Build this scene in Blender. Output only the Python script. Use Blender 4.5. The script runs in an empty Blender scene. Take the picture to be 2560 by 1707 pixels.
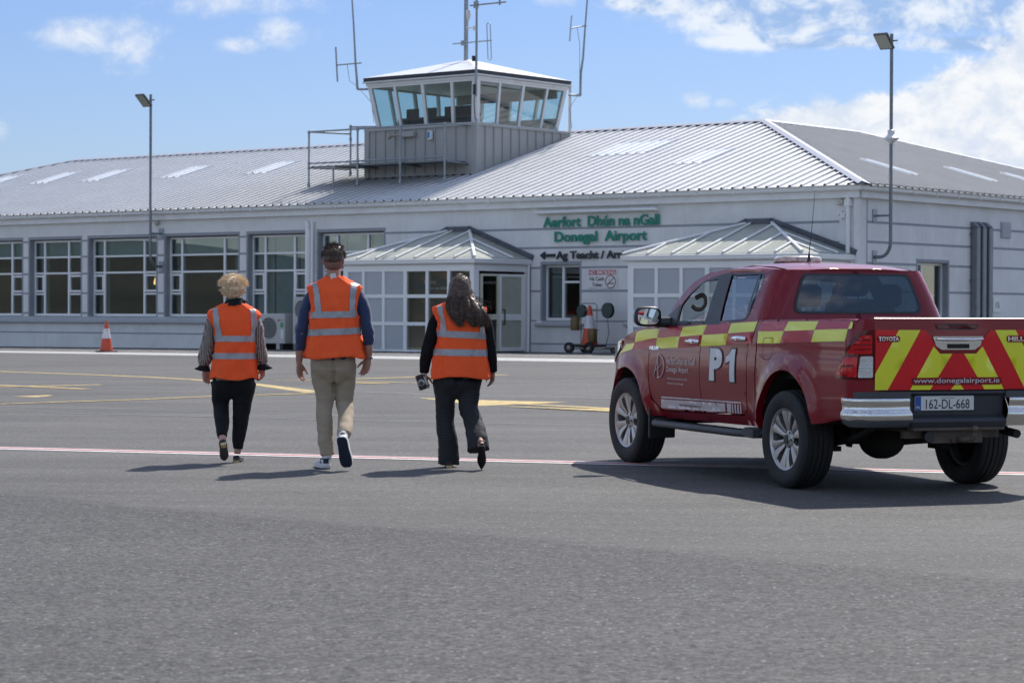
import bpy, bmesh, math, random
from math import sin, cos, pi, radians, sqrt, atan2, exp
from mathutils import Vector, Matrix, noise as mnoise
from mathutils.geometry import delaunay_2d_cdt

SC = bpy.context.scene
COL = SC.collection
R0 = random.Random(7)

# ------------------------------------------------------------------ camera
cam_d = bpy.data.cameras.new("camera")
cam = bpy.data.objects.new("camera", cam_d)
COL.objects.link(cam)
cam_d.lens = 84.51
cam_d.sensor_width = 36.0
cam_d.clip_start = 0.1
cam_d.clip_end = 9000.0
cam_d.dof.use_dof = True
cam_d.dof.focus_distance = 20.6
cam_d.dof.aperture_fstop = 6.3
cam.matrix_world = (Matrix.Translation((0, 0, 1.5)) @ Matrix.Rotation(pi / 2 - 0.0103, 4, 'X')
                    @ Matrix.Rotation(0.004, 4, 'Z'))
SC.camera = cam
SC.view_settings.view_transform = 'Standard'
SC.view_settings.look = 'None'
SC.view_settings.exposure = 0.55
SC.view_settings.gamma = 1.0
SC.view_settings.use_curve_mapping = False
SC.cycles.max_bounces = 8
SC.cycles.transparent_max_bounces = 16
SC.cycles.caustics_reflective = False
SC.cycles.caustics_refractive = False
SC.cycles.use_denoising = True

# ------------------------------------------------------------------ sun and sky
SUN_EL = radians(51.0)
SUN_AZ = radians(29.8)          # from +Y towards +X
sd = bpy.data.lights.new("sun", 'SUN')
sd.energy = 4.2
sd.angle = radians(0.53)
sd.color = (1.0, 0.955, 0.885)
sun = bpy.data.objects.new("sun", sd)
COL.objects.link(sun)
sdir = Vector((sin(SUN_AZ) * cos(SUN_EL), cos(SUN_AZ) * cos(SUN_EL), sin(SUN_EL)))
sun.rotation_euler = sdir.to_track_quat('Z', 'Y').to_euler()
sun.location = (20, 30, 60)

world = bpy.data.worlds.new("World")
SC.world = world
world.use_nodes = True
WT = world.node_tree
WT.nodes.clear()


def wn(t, **kw):
    n = WT.nodes.new(t)
    for k, v in kw.items():
        setattr(n, k, v)
    return n


def wl(a, b):
    WT.links.new(a, b)


def wmath(op, a, b=None, c=None, clamp=False):
    n = WT.nodes.new("ShaderNodeMath")
    n.operation = op
    n.use_clamp = clamp
    for i, v in enumerate((a, b, c)):
        if v is None:
            continue
        if isinstance(v, (int, float)):
            n.inputs[i].default_value = v
        else:
            WT.links.new(v, n.inputs[i])
    return n.outputs[0]


def wmix(f, a, b):
    n = WT.nodes.new("ShaderNodeMix")
    n.data_type = 'RGBA'
    for sock, v in ((n.inputs[0], f), (n.inputs[6], a), (n.inputs[7], b)):
        if isinstance(v, (int, float)):
            sock.default_value = v
        elif isinstance(v, tuple):
            sock.default_value = (*v, 1)
        else:
            WT.links.new(v, sock)
    return n.outputs[2]


sky = wn("ShaderNodeTexSky", sky_type='NISHITA', sun_disc=False, sun_elevation=SUN_EL, sun_rotation=SUN_AZ,
         altitude=10.0, air_density=1.0, dust_density=0.6, ozone_density=1.6)
wtc = wn("ShaderNodeTexCoord")
wsep = wn("ShaderNodeSeparateXYZ")
wl(wtc.outputs["Generated"], wsep.inputs[0])
vx, vy, vz = wsep.outputs
vyc = wmath('MAXIMUM', vy, 0.05)
U = wmath('DIVIDE', vx, vyc)
V = wmath('DIVIDE', vz, vyc)


def wnoise(scale, detail, rough, dist=0.0, off=(0, 0, 0), stretch=1.0):
    mp = wn("ShaderNodeMapping")
    mp.inputs["Location"].default_value = off
    mp.inputs["Scale"].default_value = (1, 1, stretch)
    wl(wtc.outputs["Generated"], mp.inputs[0])
    n = wn("ShaderNodeTexNoise")
    n.inputs["Scale"].default_value = scale
    n.inputs["Detail"].default_value = detail
    n.inputs["Roughness"].default_value = rough
    n.inputs["Distortion"].default_value = dist
    wl(mp.outputs[0], n.inputs["Vector"])
    return n.outputs[0]


def blob(u, v, ru, rv):
    # soft bell in tangent direction space round a bearing of the sky
    a = wmath('DIVIDE', wmath('SUBTRACT', U, u), ru)
    b = wmath('DIVIDE', wmath('SUBTRACT', V, v), rv)
    d = wmath('ADD', wmath('MULTIPLY', a, a), wmath('MULTIPLY', b, b))
    return wmath('POWER', 2.0, wmath('MULTIPLY', d, -1.0))


def vmax(L):
    o = L[0]
    for k in L[1:]:
        o = wmath('MAXIMUM', o, k)
    return o


def smooth(x, a, b):
    n = WT.nodes.new("ShaderNodeMapRange")
    n.interpolation_type = 'SMOOTHSTEP'
    WT.links.new(x, n.inputs[0])
    n.inputs[1].default_value = a
    n.inputs[2].default_value = b
    return n.outputs[0]


def bearing(px, py):
    return (px - 1280) / 6010.0, (791.0 + (px - 1280) * 0.004 - py) / 6010.0


nA = wnoise(24.0, 8.0, 0.60, 0.3, stretch=1.6)
nB = wnoise(85.0, 7.0, 0.62, 0.4, off=(3, 1, 2), stretch=1.3)
nC = wnoise(13.0, 6.0, 0.55, 0.1, off=(5, 2, 7), stretch=2.2)
nD = wnoise(46.0, 6.0, 0.62, 0.5, off=(1, 7, 4), stretch=1.5)
nsum = wmath('ADD', wmath('MULTIPLY', wmath('SUBTRACT', nA, 0.5), 1.6), wmath('ADD', wmath('MULTIPLY', wmath('SUBTRACT', nB, 0.5), 1.0), wmath('MULTIPLY', wmath('SUBTRACT', nD, 0.5), 1.5)))


def bl(px, py, rx, ry):
    u, v = bearing(px, py)
    return blob(u, v, rx / 6010.0, ry / 6010.0)


# thick bright cumulus low in the south west, wispy scraps, a grey-based bank above
cum = vmax([bl(2330, 420, 520, 160), bl(2600, 330, 300, 190), bl(1980, 385, 250, 80), bl(2760, 250, 260, 240)])
cumm = smooth(wmath('ADD', wmath('MULTIPLY', cum, 2.2), wmath('MULTIPLY', nsum, 0.50)), 0.72, 1.05)
wis = vmax([bl(215, 85, 150, 62), bl(320, 110, 90, 90), bl(600, 5, 260, 42), bl(700, 80, 90, 50), bl(600, 115, 75, 26), bl(1735, 250, 46, 26),
            bl(1810, 255, 34, 22), bl(-10, 325, 46, 36), bl(1390, 5, 90, 22)])
wism = wmath('MULTIPLY', smooth(wmath('ADD', wmath('MULTIPLY', wis, 1.5), nsum), 0.75, 2.1), 0.78)
bank = vmax([bl(2300, 10, 620, 78), bl(1980, 35, 300, 60), bl(1700, 0, 200, 40), bl(2480, 110, 220, 22), bl(2000, 104, 240, 20)])
bankm = wmath('MULTIPLY', smooth(wmath('ADD', wmath('MULTIPLY', bank, 1.6), wmath('MULTIPLY', nsum, 0.6)), 0.42, 1.15), 0.9)
front = wmath('GREATER_THAN', vy, 0.05)
# scattered cloud over the rest of the sky
gen = smooth(nC, 0.5, 0.66)
inframe = smooth(wmath('ADD', wmath('ABSOLUTE', U), wmath('MULTIPLY', wmath('MAXIMUM', wmath('SUBTRACT', V, 0.10), 0.0), 2.0)), 0.26, 0.42)
offm = wmath('MAXIMUM', inframe, wmath('SUBTRACT', 1.0, front))
gen = wmath('MULTIPLY', wmath('MULTIPLY', gen, offm), 0.8)
cmask = wmath('MULTIPLY', vmax([cumm, wism]), front)
bmask = wmath('MULTIPLY', bankm, front)
shade = smooth(wmath('ADD', wmath('MULTIPLY', nD, 0.6), wmath('MULTIPLY', nB, 0.4)), 0.38, 0.60)
CW = 6.6
white = wmix(shade, (CW * 0.72, CW * 0.80, CW * 0.94), (CW * 0.98, CW * 1.0, CW * 1.02))
grey = wmix(smooth(wmath('ADD', nA, wmath('MULTIPLY', nB, 0.35)), 0.60, 0.80), (CW * 0.36, CW * 0.54, CW * 0.86), (CW * 0.92, CW * 0.97, CW * 1.03))
hz = wmix(1.0, sky.outputs[0], sky.outputs[0])
# clear sky dimmed in view, left brighter out of view for ambient light
cgain = wn("ShaderNodeMix", data_type='RGBA', blend_type='MULTIPLY')
cgain.inputs[0].default_value = 1.0
wl(sky.outputs[0], cgain.inputs[6])
wl(wmix(offm, (0.48, 0.565, 0.80), (0.86, 0.90, 1.06)), cgain.inputs[7])
far_white = wmix(shade, (9.5, 9.9, 10.6), (13.6, 13.5, 13.3))  # unseen clouds set brighter than those in view, to lift ambient light
c1 = wmix(gen, cgain.outputs[2], far_white)
c2 = wmix(bmask, c1, grey)
c3 = wmix(cmask, c2, white)
bg = wn("ShaderNodeBackground")
bg.inputs[1].default_value = 0.10
wl(c3, bg.inputs[0])
wo = wn("ShaderNodeOutputWorld")
wl(bg.outputs[0], wo.inputs[0])


# ------------------------------------------------------------------ helpers
def tag(o, label=None, cat=None, group=None, kind=None):
    if label:
        o["label"] = label
    if cat:
        o["category"] = cat
    if group:
        o["group"] = group
    if kind:
        o["kind"] = kind
    return o


def empty(name, loc=(0, 0, 0), M=None):
    o = bpy.data.objects.new(name, None)
    COL.objects.link(o)
    o.empty_display_size = 0.2
    if M is not None:
        o.matrix_world = M
    else:
        o.location = loc
    return o


def link_mesh(name, me, mat, parent=None, smooth=False):
    o = bpy.data.objects.new(name, me)
    COL.objects.link(o)
    if mat is not None:
        if isinstance(mat, (list, tuple)):
            for m in mat:
                me.materials.append(m)
        else:
            me.materials.append(mat)
    if parent is not None:
        o.parent = parent
    if smooth:
        me.shade_smooth()
    return o


class MB:
    """collects shapes into ONE mesh"""

    def __init__(s):
        s.v = []
        s.f = []
        s.mi = []
        s.cur = 0

    def add(s, vs, fs):
        b = len(s.v)
        s.v += [tuple(p) for p in vs]
        s.f += [tuple(b + i for i in q) for q in fs]
        s.mi += [s.cur] * len(fs)
        return s

    def box(s, x0, x1, y0, y1, z0, z1, M=None, bev=0.0):
        if bev > 0:
            b = bev
            rings = []
            for z, k in ((z0, b), (z0 + b, 0), (z1 - b, 0), (z1, b)):
                xs0, xs1, ys0, ys1 = x0 + k, x1 - k, y0 + k, y1 - k
                c = b if k == 0 else b * 0.6
                rings.append([(xs0 + c, ys0, z), (xs1 - c, ys0, z), (xs1, ys0 + c, z), (xs1, ys1 - c, z),
                              (xs1 - c, ys1, z), (xs0 + c, ys1, z), (xs0, ys1 - c, z), (xs0, ys0 + c, z)])
            if M is not None:
                rings = [[tuple(M @ Vector(p)) for p in r] for r in rings]
            return s.loft(rings)
        vs = [(x, y, z) for z in (z0, z1) for y in (y0, y1) for x in (x0, x1)]
        if M is not None:
            vs = [tuple(M @ Vector(p)) for p in vs]
        return s.add(vs, [(0, 2, 3, 1), (4, 5, 7, 6), (0, 1, 5, 4), (2, 6, 7, 3), (0, 4, 6, 2), (1, 3, 7, 5)])

    def loft(s, rings, cap0=True, cap1=True, closed=True):
        n = len(rings[0])
        b = len(s.v)
        for r in rings:
            s.v += [tuple(p) for p in r]
        fs = []
        for i in range(len(rings) - 1):
            for j in range(n if closed else n - 1):
                k = (j + 1) % n
                fs.append((b + i * n + j, b + i * n + k, b + (i + 1) * n + k, b + (i + 1) * n + j))
        if cap0:
            fs.append(tuple(b + j for j in reversed(range(n))))
        if cap1:
            m = b + (len(rings) - 1) * n
            fs.append(tuple(m + j for j in range(n)))
        s.f += fs
        s.mi += [s.cur] * len(fs)
        return s

    def tube(s, pts, rad, seg=10, cap=True, closed=False):
        pts = [Vector(p) for p in pts]
        n = len(pts)
        if isinstance(rad, (int, float)):
            rad = [rad] * n
        rings = []
        up = None
        for i, p in enumerate(pts):
            a = pts[(i - 1) % n] if (i > 0 or closed) else p
            c = pts[(i + 1) % n] if (i < n - 1 or closed) else p
            t = (c - a).normalized()
            if up is None:
                ref = Vector((0, 0, 1)) if abs(t.z) < 0.9 else Vector((1, 0, 0))
                up = (ref - t * ref.dot(t)).normalized()
            else:
                up = (up - t * up.dot(t)).normalized()
            side = t.cross(up)
            r = rad[i]
            rx, ry = r if isinstance(r, (tuple, list)) else (r, r)
            rings.append([p + side * (rx * cos(2 * pi * k / seg)) + up * (ry * sin(2 * pi * k / seg)) for k in range(seg)])
        if closed:
            rings.append(rings[0])
            return s.loft(rings, False, False)
        return s.loft(rings, cap, cap)

    def ellipsoid(s, c, r, seg=16, rng=10, M=None):
        rings = []
        for i in range(1, rng):
            th = pi * i / rng
            rings.append([(c[0] + r[0] * sin(th) * cos(2 * pi * k / seg), c[1] + r[1] * sin(th) * sin(2 * pi * k / seg), c[2] - r[2] * cos(th))
                          for k in range(seg)])
        if M is not None:
            rings = [[tuple(M @ Vector(p)) for p in q] for q in rings]
        return s.loft(rings)

    def cyl(s, c, axis, r, h, seg=20, r2=None):
        a = Vector(axis).normalized()
        c = Vector(c)
        return s.tube([c, c + a * h], [r, r if r2 is None else r2], seg)

    def lathe(s, prof, c, axis=(0, 0, 1), seg=32, caps=True):
        """prof: list of (radius, height along axis)"""
        a = Vector(axis).normalized()
        ref = Vector((0, 0, 1)) if abs(a.z) < 0.9 else Vector((1, 0, 0))
        u = (ref - a * ref.dot(a)).normalized()
        w = a.cross(u)
        c = Vector(c)
        rings = [[c + a * h + u * (r * cos(2 * pi * k / seg)) + w * (r * sin(2 * pi * k / seg)) for k in range(seg)] for r, h in prof]
        return s.loft(rings, caps, caps)

    def prism(s, poly, y0, y1, M=None):
        """poly in (x, z) extruded along y"""
        n = len(poly)
        vs = [(p[0], y0, p[1]) for p in poly] + [(p[0], y1, p[1]) for p in poly]
        if M is not None:
            vs = [tuple(M @ Vector(p)) for p in vs]
        fs = [tuple(range(n)), tuple(range(2 * n - 1, n - 1, -1))]
        for i in range(n):
            j = (i + 1) % n
            fs.append((i, i + n, j + n, j))
        return s.add(vs, fs)

    def mesh(s, name):
        me = bpy.data.meshes.new(name)
        me.from_pydata(s.v, [], s.f)
        if any(s.mi):
            me.polygons.foreach_set("material_index", s.mi)
        bm = bmesh.new()
        bm.from_mesh(me)
        bmesh.ops.recalc_face_normals(bm, faces=bm.faces)
        bm.to_mesh(me)
        bm.free()
        me.update()
        return me

    def build(s, name, mat, parent=None, smooth=None):
        me = s.mesh(name)
        o = link_mesh(name, me, mat, parent)
        if smooth is not None:
            me.shade_smooth()
            me.set_sharp_from_angle(angle=radians(smooth))
        return o


# ------------------------------------------------------------------ materials
MATS = {}


def pm(name, col, rough=0.6, metal=0.0, var=0.0, vscale=4.0, bump=0.0, bscale=40.0, coat=0.0, spec=0.5, streak=0.0, sheen=0.0,
       dirt=None, dscale=1.2, damt=0.0):
    """procedural principled material: colour mottling, optional vertical streaks, dirt and bump"""
    m = bpy.data.materials.new(name)
    m.use_nodes = True
    nt = m.node_tree
    b = nt.nodes["Principled BSDF"]
    b.inputs["Roughness"].default_value = rough
    b.inputs["Metallic"].default_value = metal
    b.inputs["Coat Weight"].default_value = coat
    b.inputs["Coat Roughness"].default_value = 0.04
    b.inputs["Specular IOR Level"].default_value = spec
    if sheen:
        b.inputs["Sheen Weight"].default_value = sheen
    tc = nt.nodes.new("ShaderNodeTexCoord")

    def noise(scale, det=4.0, stretch=(1, 1, 1), ro=0.6):
        mp = nt.nodes.new("ShaderNodeMapping")
        mp.inputs["Scale"].default_value = stretch
        nt.links.new(tc.outputs["Object"], mp.inputs[0])
        n = nt.nodes.new("ShaderNodeTexNoise")
        n.inputs["Scale"].default_value = scale
        n.inputs["Detail"].default_value = det
        n.inputs["Roughness"].default_value = ro
        nt.links.new(mp.outputs[0], n.inputs["Vector"])
        return n.outputs[0]

    def ramp(sock, a, b_):
        r = nt.nodes.new("ShaderNodeMapRange")
        nt.links.new(sock, r.inputs[0])
        r.inputs[1].default_value = a
        r.inputs[2].default_value = b_
        return r.outputs[0]

    def mix(f, a, c):
        n = nt.nodes.new("ShaderNodeMix")
        n.data_type = 'RGBA'
        for sk, v in ((n.inputs[0], f), (n.inputs[6], a), (n.inputs[7], c)):
            if isinstance(v, tuple):
                sk.default_value = (*v, 1)
            elif isinstance(v, (int, float)):
                sk.default_value = v
            else:
                nt.links.new(v, sk)
        return n.outputs[2]

    c = col
    if var > 0:
        lo = tuple(k * (1 - var) for k in col)
        hi = tuple(min(1, k * (1 + var)) for k in col)
        c = mix(ramp(noise(vscale, 6.0), 0.3, 0.7), lo, hi)
    if streak > 0:
        dk = tuple(k * (1 - streak) for k in col)
        c = mix(ramp(noise(9.0, 4.0, (1, 1, 0.06)), 0.52, 0.78), c, dk)
    if dirt:
        f = nt.nodes.new("ShaderNodeMath")
        f.operation = 'MULTIPLY'
        nt.links.new(ramp(noise(dscale, 8.0, ro=0.7), 0.48, 0.72), f.inputs[0])
        f.inputs[1].default_value = damt
        c = mix(f.outputs[0], c, dirt)
    if isinstance(c, tuple):
        b.inputs["Base Color"].default_value = (*c, 1)
    else:
        nt.links.new(c, b.inputs["Base Color"])
    if bump > 0:
        bn = nt.nodes.new("ShaderNodeBump")
        bn.inputs["Strength"].default_value = min(1.0, bump)
        bn.inputs["Distance"].default_value = 0.01
        nt.links.new(noise(bscale, 4.0), bn.inputs["Height"])
        nt.links.new(bn.outputs[0], b.inputs["Normal"])
    MATS[name] = m
    return m


def glass(name, tint=(0.85, 0.9, 0.9), refl=1.0, rough=0.0, base=0.0):
    """thin pane: tinted see-through plus mirror reflection by Fresnel"""
    m = bpy.data.materials.new(name)
    m.use_nodes = True
    nt = m.node_tree
    nt.nodes.clear()
    o = nt.nodes.new("ShaderNodeOutputMaterial")
    t = nt.nodes.new("ShaderNodeBsdfTransparent")
    t.inputs[0].default_value = (*tint, 1)
    g = nt.nodes.new("ShaderNodeBsdfGlossy")
    g.inputs["Roughness"].default_value = rough
    g.inputs[0].default_value = (refl, refl, refl, 1)
    fr = nt.nodes.new("ShaderNodeFresnel")
    geo = nt.nodes.new("ShaderNodeNewGeometry")
    io = nt.nodes.new("ShaderNodeMapRange")     # same reflectance from both faces of the sheet
    nt.links.new(geo.outputs["Backfacing"], io.inputs[0])
    io.inputs[3].default_value = 1.52
    io.inputs[4].default_value = 1 / 1.52
    nt.links.new(io.outputs[0], fr.inputs[0])
    ad = nt.nodes.new("ShaderNodeMath")
    ad.operation = 'MULTIPLY_ADD'
    ad.use_clamp = True
    nt.links.new(fr.outputs[0], ad.inputs[0])
    ad.inputs[1].default_value = 1.5
    ad.inputs[2].default_value = base
    mx = nt.nodes.new("ShaderNodeMixShader")
    nt.links.new(ad.outputs[0], mx.inputs[0])
    nt.links.new(t.outputs[0], mx.inputs[1])
    nt.links.new(g.outputs[0], mx.inputs[2])
    nt.links.new(mx.outputs[0], o.inputs[0])
    return m


WALL = pm("wall_render", (0.74, 0.74, 0.72), 0.85, var=0.06, vscale=1.3, bump=0.25, bscale=60, streak=0.10, dirt=(0.52, 0.49, 0.43), dscale=0.7, damt=0.40)
BAND = pm("grey_band", (0.30, 0.315, 0.34), 0.8, var=0.08)
PVC = pm("white_pvc", (0.80, 0.805, 0.80), 0.35, var=0.03, dirt=(0.55, 0.53, 0.47), dscale=2.0, damt=0.25)
FASCIA = pm("white_fascia", (0.76, 0.765, 0.76), 0.5, var=0.04, dirt=(0.5, 0.48, 0.44), dscale=1.5, damt=0.35)
SILL = pm("sill_paint", (0.42, 0.435, 0.455), 0.7, var=0.06)
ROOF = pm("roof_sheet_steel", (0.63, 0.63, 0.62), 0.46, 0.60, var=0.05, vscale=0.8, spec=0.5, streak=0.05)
ROOFG = pm("shaded_slope_roof_steel", (0.33, 0.335, 0.335), 0.5, 0.0, var=0.06, vscale=0.8, spec=0.5)  # darker copy of the roof sheet: the right slope's shade put into colour
RIDGE = pm("ridge_flashing", (0.33, 0.35, 0.42), 0.65, 0.0, var=0.05)
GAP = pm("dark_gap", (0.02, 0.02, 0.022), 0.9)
SKYL = pm("skylight_sheet", (0.80, 0.82, 0.83), 0.3, var=0.03)
STEEL = pm("galvanised_steel", (0.30, 0.33, 0.35), 0.5, 0.75, var=0.18, vscale=12)
PIPE = pm("grey_pipe", (0.20, 0.22, 0.24), 0.5, 0.5, var=0.12, vscale=6)
CLAD = pm("grey_cladding", (0.40, 0.40, 0.385), 0.55, 0.0, var=0.05, vscale=1.5, streak=0.08)
DARKF = pm("dark_fascia", (0.035, 0.038, 0.045), 0.6, var=0.1)
BLACK = pm("black_plastic", (0.018, 0.019, 0.021), 0.5, var=0.2)
RUBBER = pm("rubber", (0.016, 0.016, 0.017), 0.75, var=0.3, vscale=8, bump=0.2, bscale=80)
LEAD = pm("lead_flashing", (0.10, 0.105, 0.12), 0.6, var=0.25, vscale=6)
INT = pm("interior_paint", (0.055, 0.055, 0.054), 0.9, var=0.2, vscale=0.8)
BLIND = pm("roller_blind", (0.42, 0.50, 0.47), 0.8, var=0.05)
VBLIND = pm("vertical_blind", (0.30, 0.40, 0.45), 0.8, var=0.15, vscale=3)
PANE = glass("window_pane", (0.75, 0.82, 0.82), base=0.03)
TPANE = glass("tower_pane", (0.66, 0.80, 0.80), base=0.03)
CPANE = glass("conservatory_pane", (0.82, 0.86, 0.84), base=0.02)
FROST = pm("frosted_panel", (0.40, 0.425, 0.455), 0.35, var=0.03, vscale=2)
GREEN = pm("green_letter", (0.003, 0.22, 0.15), 0.45, var=0.05)
BLKL = pm("black_letter", (0.012, 0.014, 0.018), 0.45)


# ------------------------------------------------------------------ frames
AL = -0.6832
Dv = Vector((cos(AL), sin(AL), 0))          # along the long front wall towards the corner
Nv = Vector((sin(AL), -cos(AL), 0))         # out of the front wall
C0 = Vector((8.28775, 57.80346, 0.56134))
# building frame: x = -s (s counted from the corner along the front), y = depth into the building, z up
BM = Matrix(((Dv.x, -Nv.x, 0, C0.x), (Dv.y, -Nv.y, 0, C0.y), (0, 0, 1, C0.z), (0, 0, 0, 1)))


def gz(x, y):
    """height of the gently falling apron"""
    P = Vector((x - C0.x, y - C0.y, 0))
    q = P.dot(Nv)
    s = -P.dot(Dv)
    t = min(1.0, max(0.0, (28 - q) / 25))
    t = t * t * (3 - 2 * t)
    sc_ = min(60.0, max(-60.0, s))
    return (1 - t) * (0.0062 - 0.0014 * max(-300, min(300, x)) + 0.0079 * max(-80, min(60, y))) + t * (C0.z - 0.004 * (sc_ - 9.8))


def base_empty(name, s, n, z=0.0):
    """an Empty in the building's own directions at s along the front, n deep, z up"""
    return empty(name, M=BM @ Matrix.Translation((-s, n, z)))


def text_mesh(txt, bold=0.0, ext=0.0, space=1.0):
    cu = bpy.data.curves.new("t", 'FONT')
    cu.body = txt
    cu.size = 1.0
    cu.offset = bold
    cu.extrude = ext
    cu.space_character = space
    cu.resolution_u = 5
    ob = bpy.data.objects.new("t", cu)
    COL.objects.link(ob)
    bpy.context.view_layer.update()
    dg = bpy.context.evaluated_depsgraph_get()
    me = bpy.data.meshes.new_from_object(ob.evaluated_get(dg))
    bpy.data.objects.remove(ob)
    bpy.data.curves.remove(cu)
    me.materials.clear()
    return me


def text(name, txt, fn, w, h, mat, parent=None, bold=0.0, ext=0.0, space=1.0, caps=None):
    """letters fitted into a w x h box (0..w, 0..h) then placed by fn(u, v, d)"""
    me = text_mesh(txt, bold, ext, space)
    xs = [v.co.x for v in me.vertices]
    ys = [v.co.y for v in me.vertices]
    x0, x1, y0, y1 = min(xs), max(xs), min(ys), max(ys)
    if caps:
        y0, y1 = caps
    for v in me.vertices:
        v.co = Vector(fn((v.co.x - x0) / (x1 - x0) * w, (v.co.y - y0) / (y1 - y0) * h, v.co.z))
    return link_mesh(name, me, mat, parent)


def pip(p, poly):
    x, y = p
    c = False
    n = len(poly)
    j = n - 1
    for i in range(n):
        xi, yi = poly[i][0], poly[i][1]
        xj, yj = poly[j][0], poly[j][1]
        if (yi > y) != (yj > y) and x < (xj - xi) * (y - yi) / (yj - yi) + xi:
            c = not c
        j = i
    return c


def resample(poly, step):
    out = []
    n = len(poly)
    for i in range(n):
        a, b = poly[i], poly[(i + 1) % n]
        L = math.hypot(b[0] - a[0], b[1] - a[1])
        k = max(1, int(L / step))
        for j in range(k):
            t = j / k
            out.append((a[0] + (b[0] - a[0]) * t, a[1] + (b[1] - a[1]) * t))
    return out


def rounded(poly, r, seg=4):
    """round the corners of a polygon"""
    out = []
    n = len(poly)
    for i in range(n):
        p = Vector(poly[i])
        a = Vector(poly[i - 1]) - p
        b = Vector(poly[(i + 1) % n]) - p
        rr = r[i] if isinstance(r, (list, tuple)) else r
        k = min(rr, a.length * 0.45, b.length * 0.45)
        p0 = p + a.normalized() * k
        p1 = p + b.normalized() * k
        if k < 1e-4:
            out.append(tuple(p))
            continue
        for j in range(seg + 1):
            t = j / seg
            q = p0 * (1 - t) ** 2 + p * 2 * t * (1 - t) + p1 * t * t
            out.append(tuple(q))
    return out


def panel_mesh(outer, holes, fn, step, flip=False, skirt=0.0, sdir=None):
    """a curved sheet cut to a 2-D outline with holes, mapped to space by fn(u, v)"""
    loops = [resample(outer, step)] + [resample(h, step) for h in holes]
    pts, edges = [], []
    for lp in loops:
        b = len(pts)
        pts += [Vector(p) for p in lp]
        edges += [(b + i, b + (i + 1) % len(lp)) for i in range(len(lp))]
    nb = len(pts)
    xs = [p[0] for p in outer]
    ys = [p[1] for p in outer]
    x = min(xs) + step * 0.5
    while x < max(xs):
        y = min(ys) + step * 0.5
        while y < max(ys):
            if pip((x, y), outer) and not any(pip((x, y), h) for h in holes):
                q = Vector((x, y))
                if all((q - p).length_squared > (step * 0.45) ** 2 for p in pts[:nb]):
                    pts.append(q)
            y += step
        x += step
    V2, E2, F2, _, _, _ = delaunay_2d_cdt(pts, edges, [], 0, 1e-7)
    fs = []
    for f in F2:
        c = sum((V2[i] for i in f), Vector((0, 0))) / len(f)
        if pip(c, outer) and not any(pip(c, h) for h in holes):
            fs.append(tuple(reversed(f)) if flip else tuple(f))
    vs = [Vector(fn(p[0], p[1])) for p in V2]
    if skirt:
        sd_ = Vector(sdir)
        cnt = {}
        for f in fs:
            for i in range(len(f)):
                e = (f[i], f[(i + 1) % len(f)])
                cnt[e] = 1
        for (a, b) in [e for e in cnt if (e[1], e[0]) not in cnt]:
            k = len(vs)
            vs += [vs[a].copy(), vs[b].copy(), vs[b] + sd_ * skirt, vs[a] + sd_ * skirt]
            fs.append((k + 1, k, k + 3, k + 2))
    me = bpy.data.meshes.new("panel")
    me.from_pydata([tuple(v) for v in vs], [], fs)
    # drop loose vertices
    bm = bmesh.new()
    bm.from_mesh(me)
    bmesh.ops.delete(bm, geom=[v for v in bm.verts if not v.link_faces], context='VERTS')
    bm.to_mesh(me)
    bm.free()
    me.shade_smooth()
    return me


def panel(name, outer, fn, mat, parent=None, holes=(), step=0.05, flip=False, skirt=0.0, sdir=(0, 0, 0)):
    return link_mesh(name, panel_mesh(outer, list(holes), fn, step, flip, skirt, sdir), mat, parent)


def organic(name, mb, voxel, mat, parent=None, smooth_it=4, fac=0.5, disp=None):
    """fuse overlapping closed volumes into one continuous smooth surface"""
    me = mb.mesh(name)
    ob = bpy.data.objects.new(name, me)
    COL.objects.link(ob)
    r = ob.modifiers.new("r", 'REMESH')
    r.mode = 'VOXEL'
    r.voxel_size = voxel
    if smooth_it:
        sm = ob.modifiers.new("s", 'SMOOTH')
        sm.factor = fac
        sm.iterations = smooth_it
    bpy.context.view_layer.update()
    dg = bpy.context.evaluated_depsgraph_get()
    me2 = bpy.data.meshes.new_from_object(ob.evaluated_get(dg))
    bpy.data.objects.remove(ob)
    bpy.data.meshes.remove(me)
    if disp:
        for v in me2.vertices:
            v.co += v.normal * disp(v.co)
    me2.materials.clear()
    o = link_mesh(name, me2, mat, parent, smooth=True)
    return o

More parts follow.
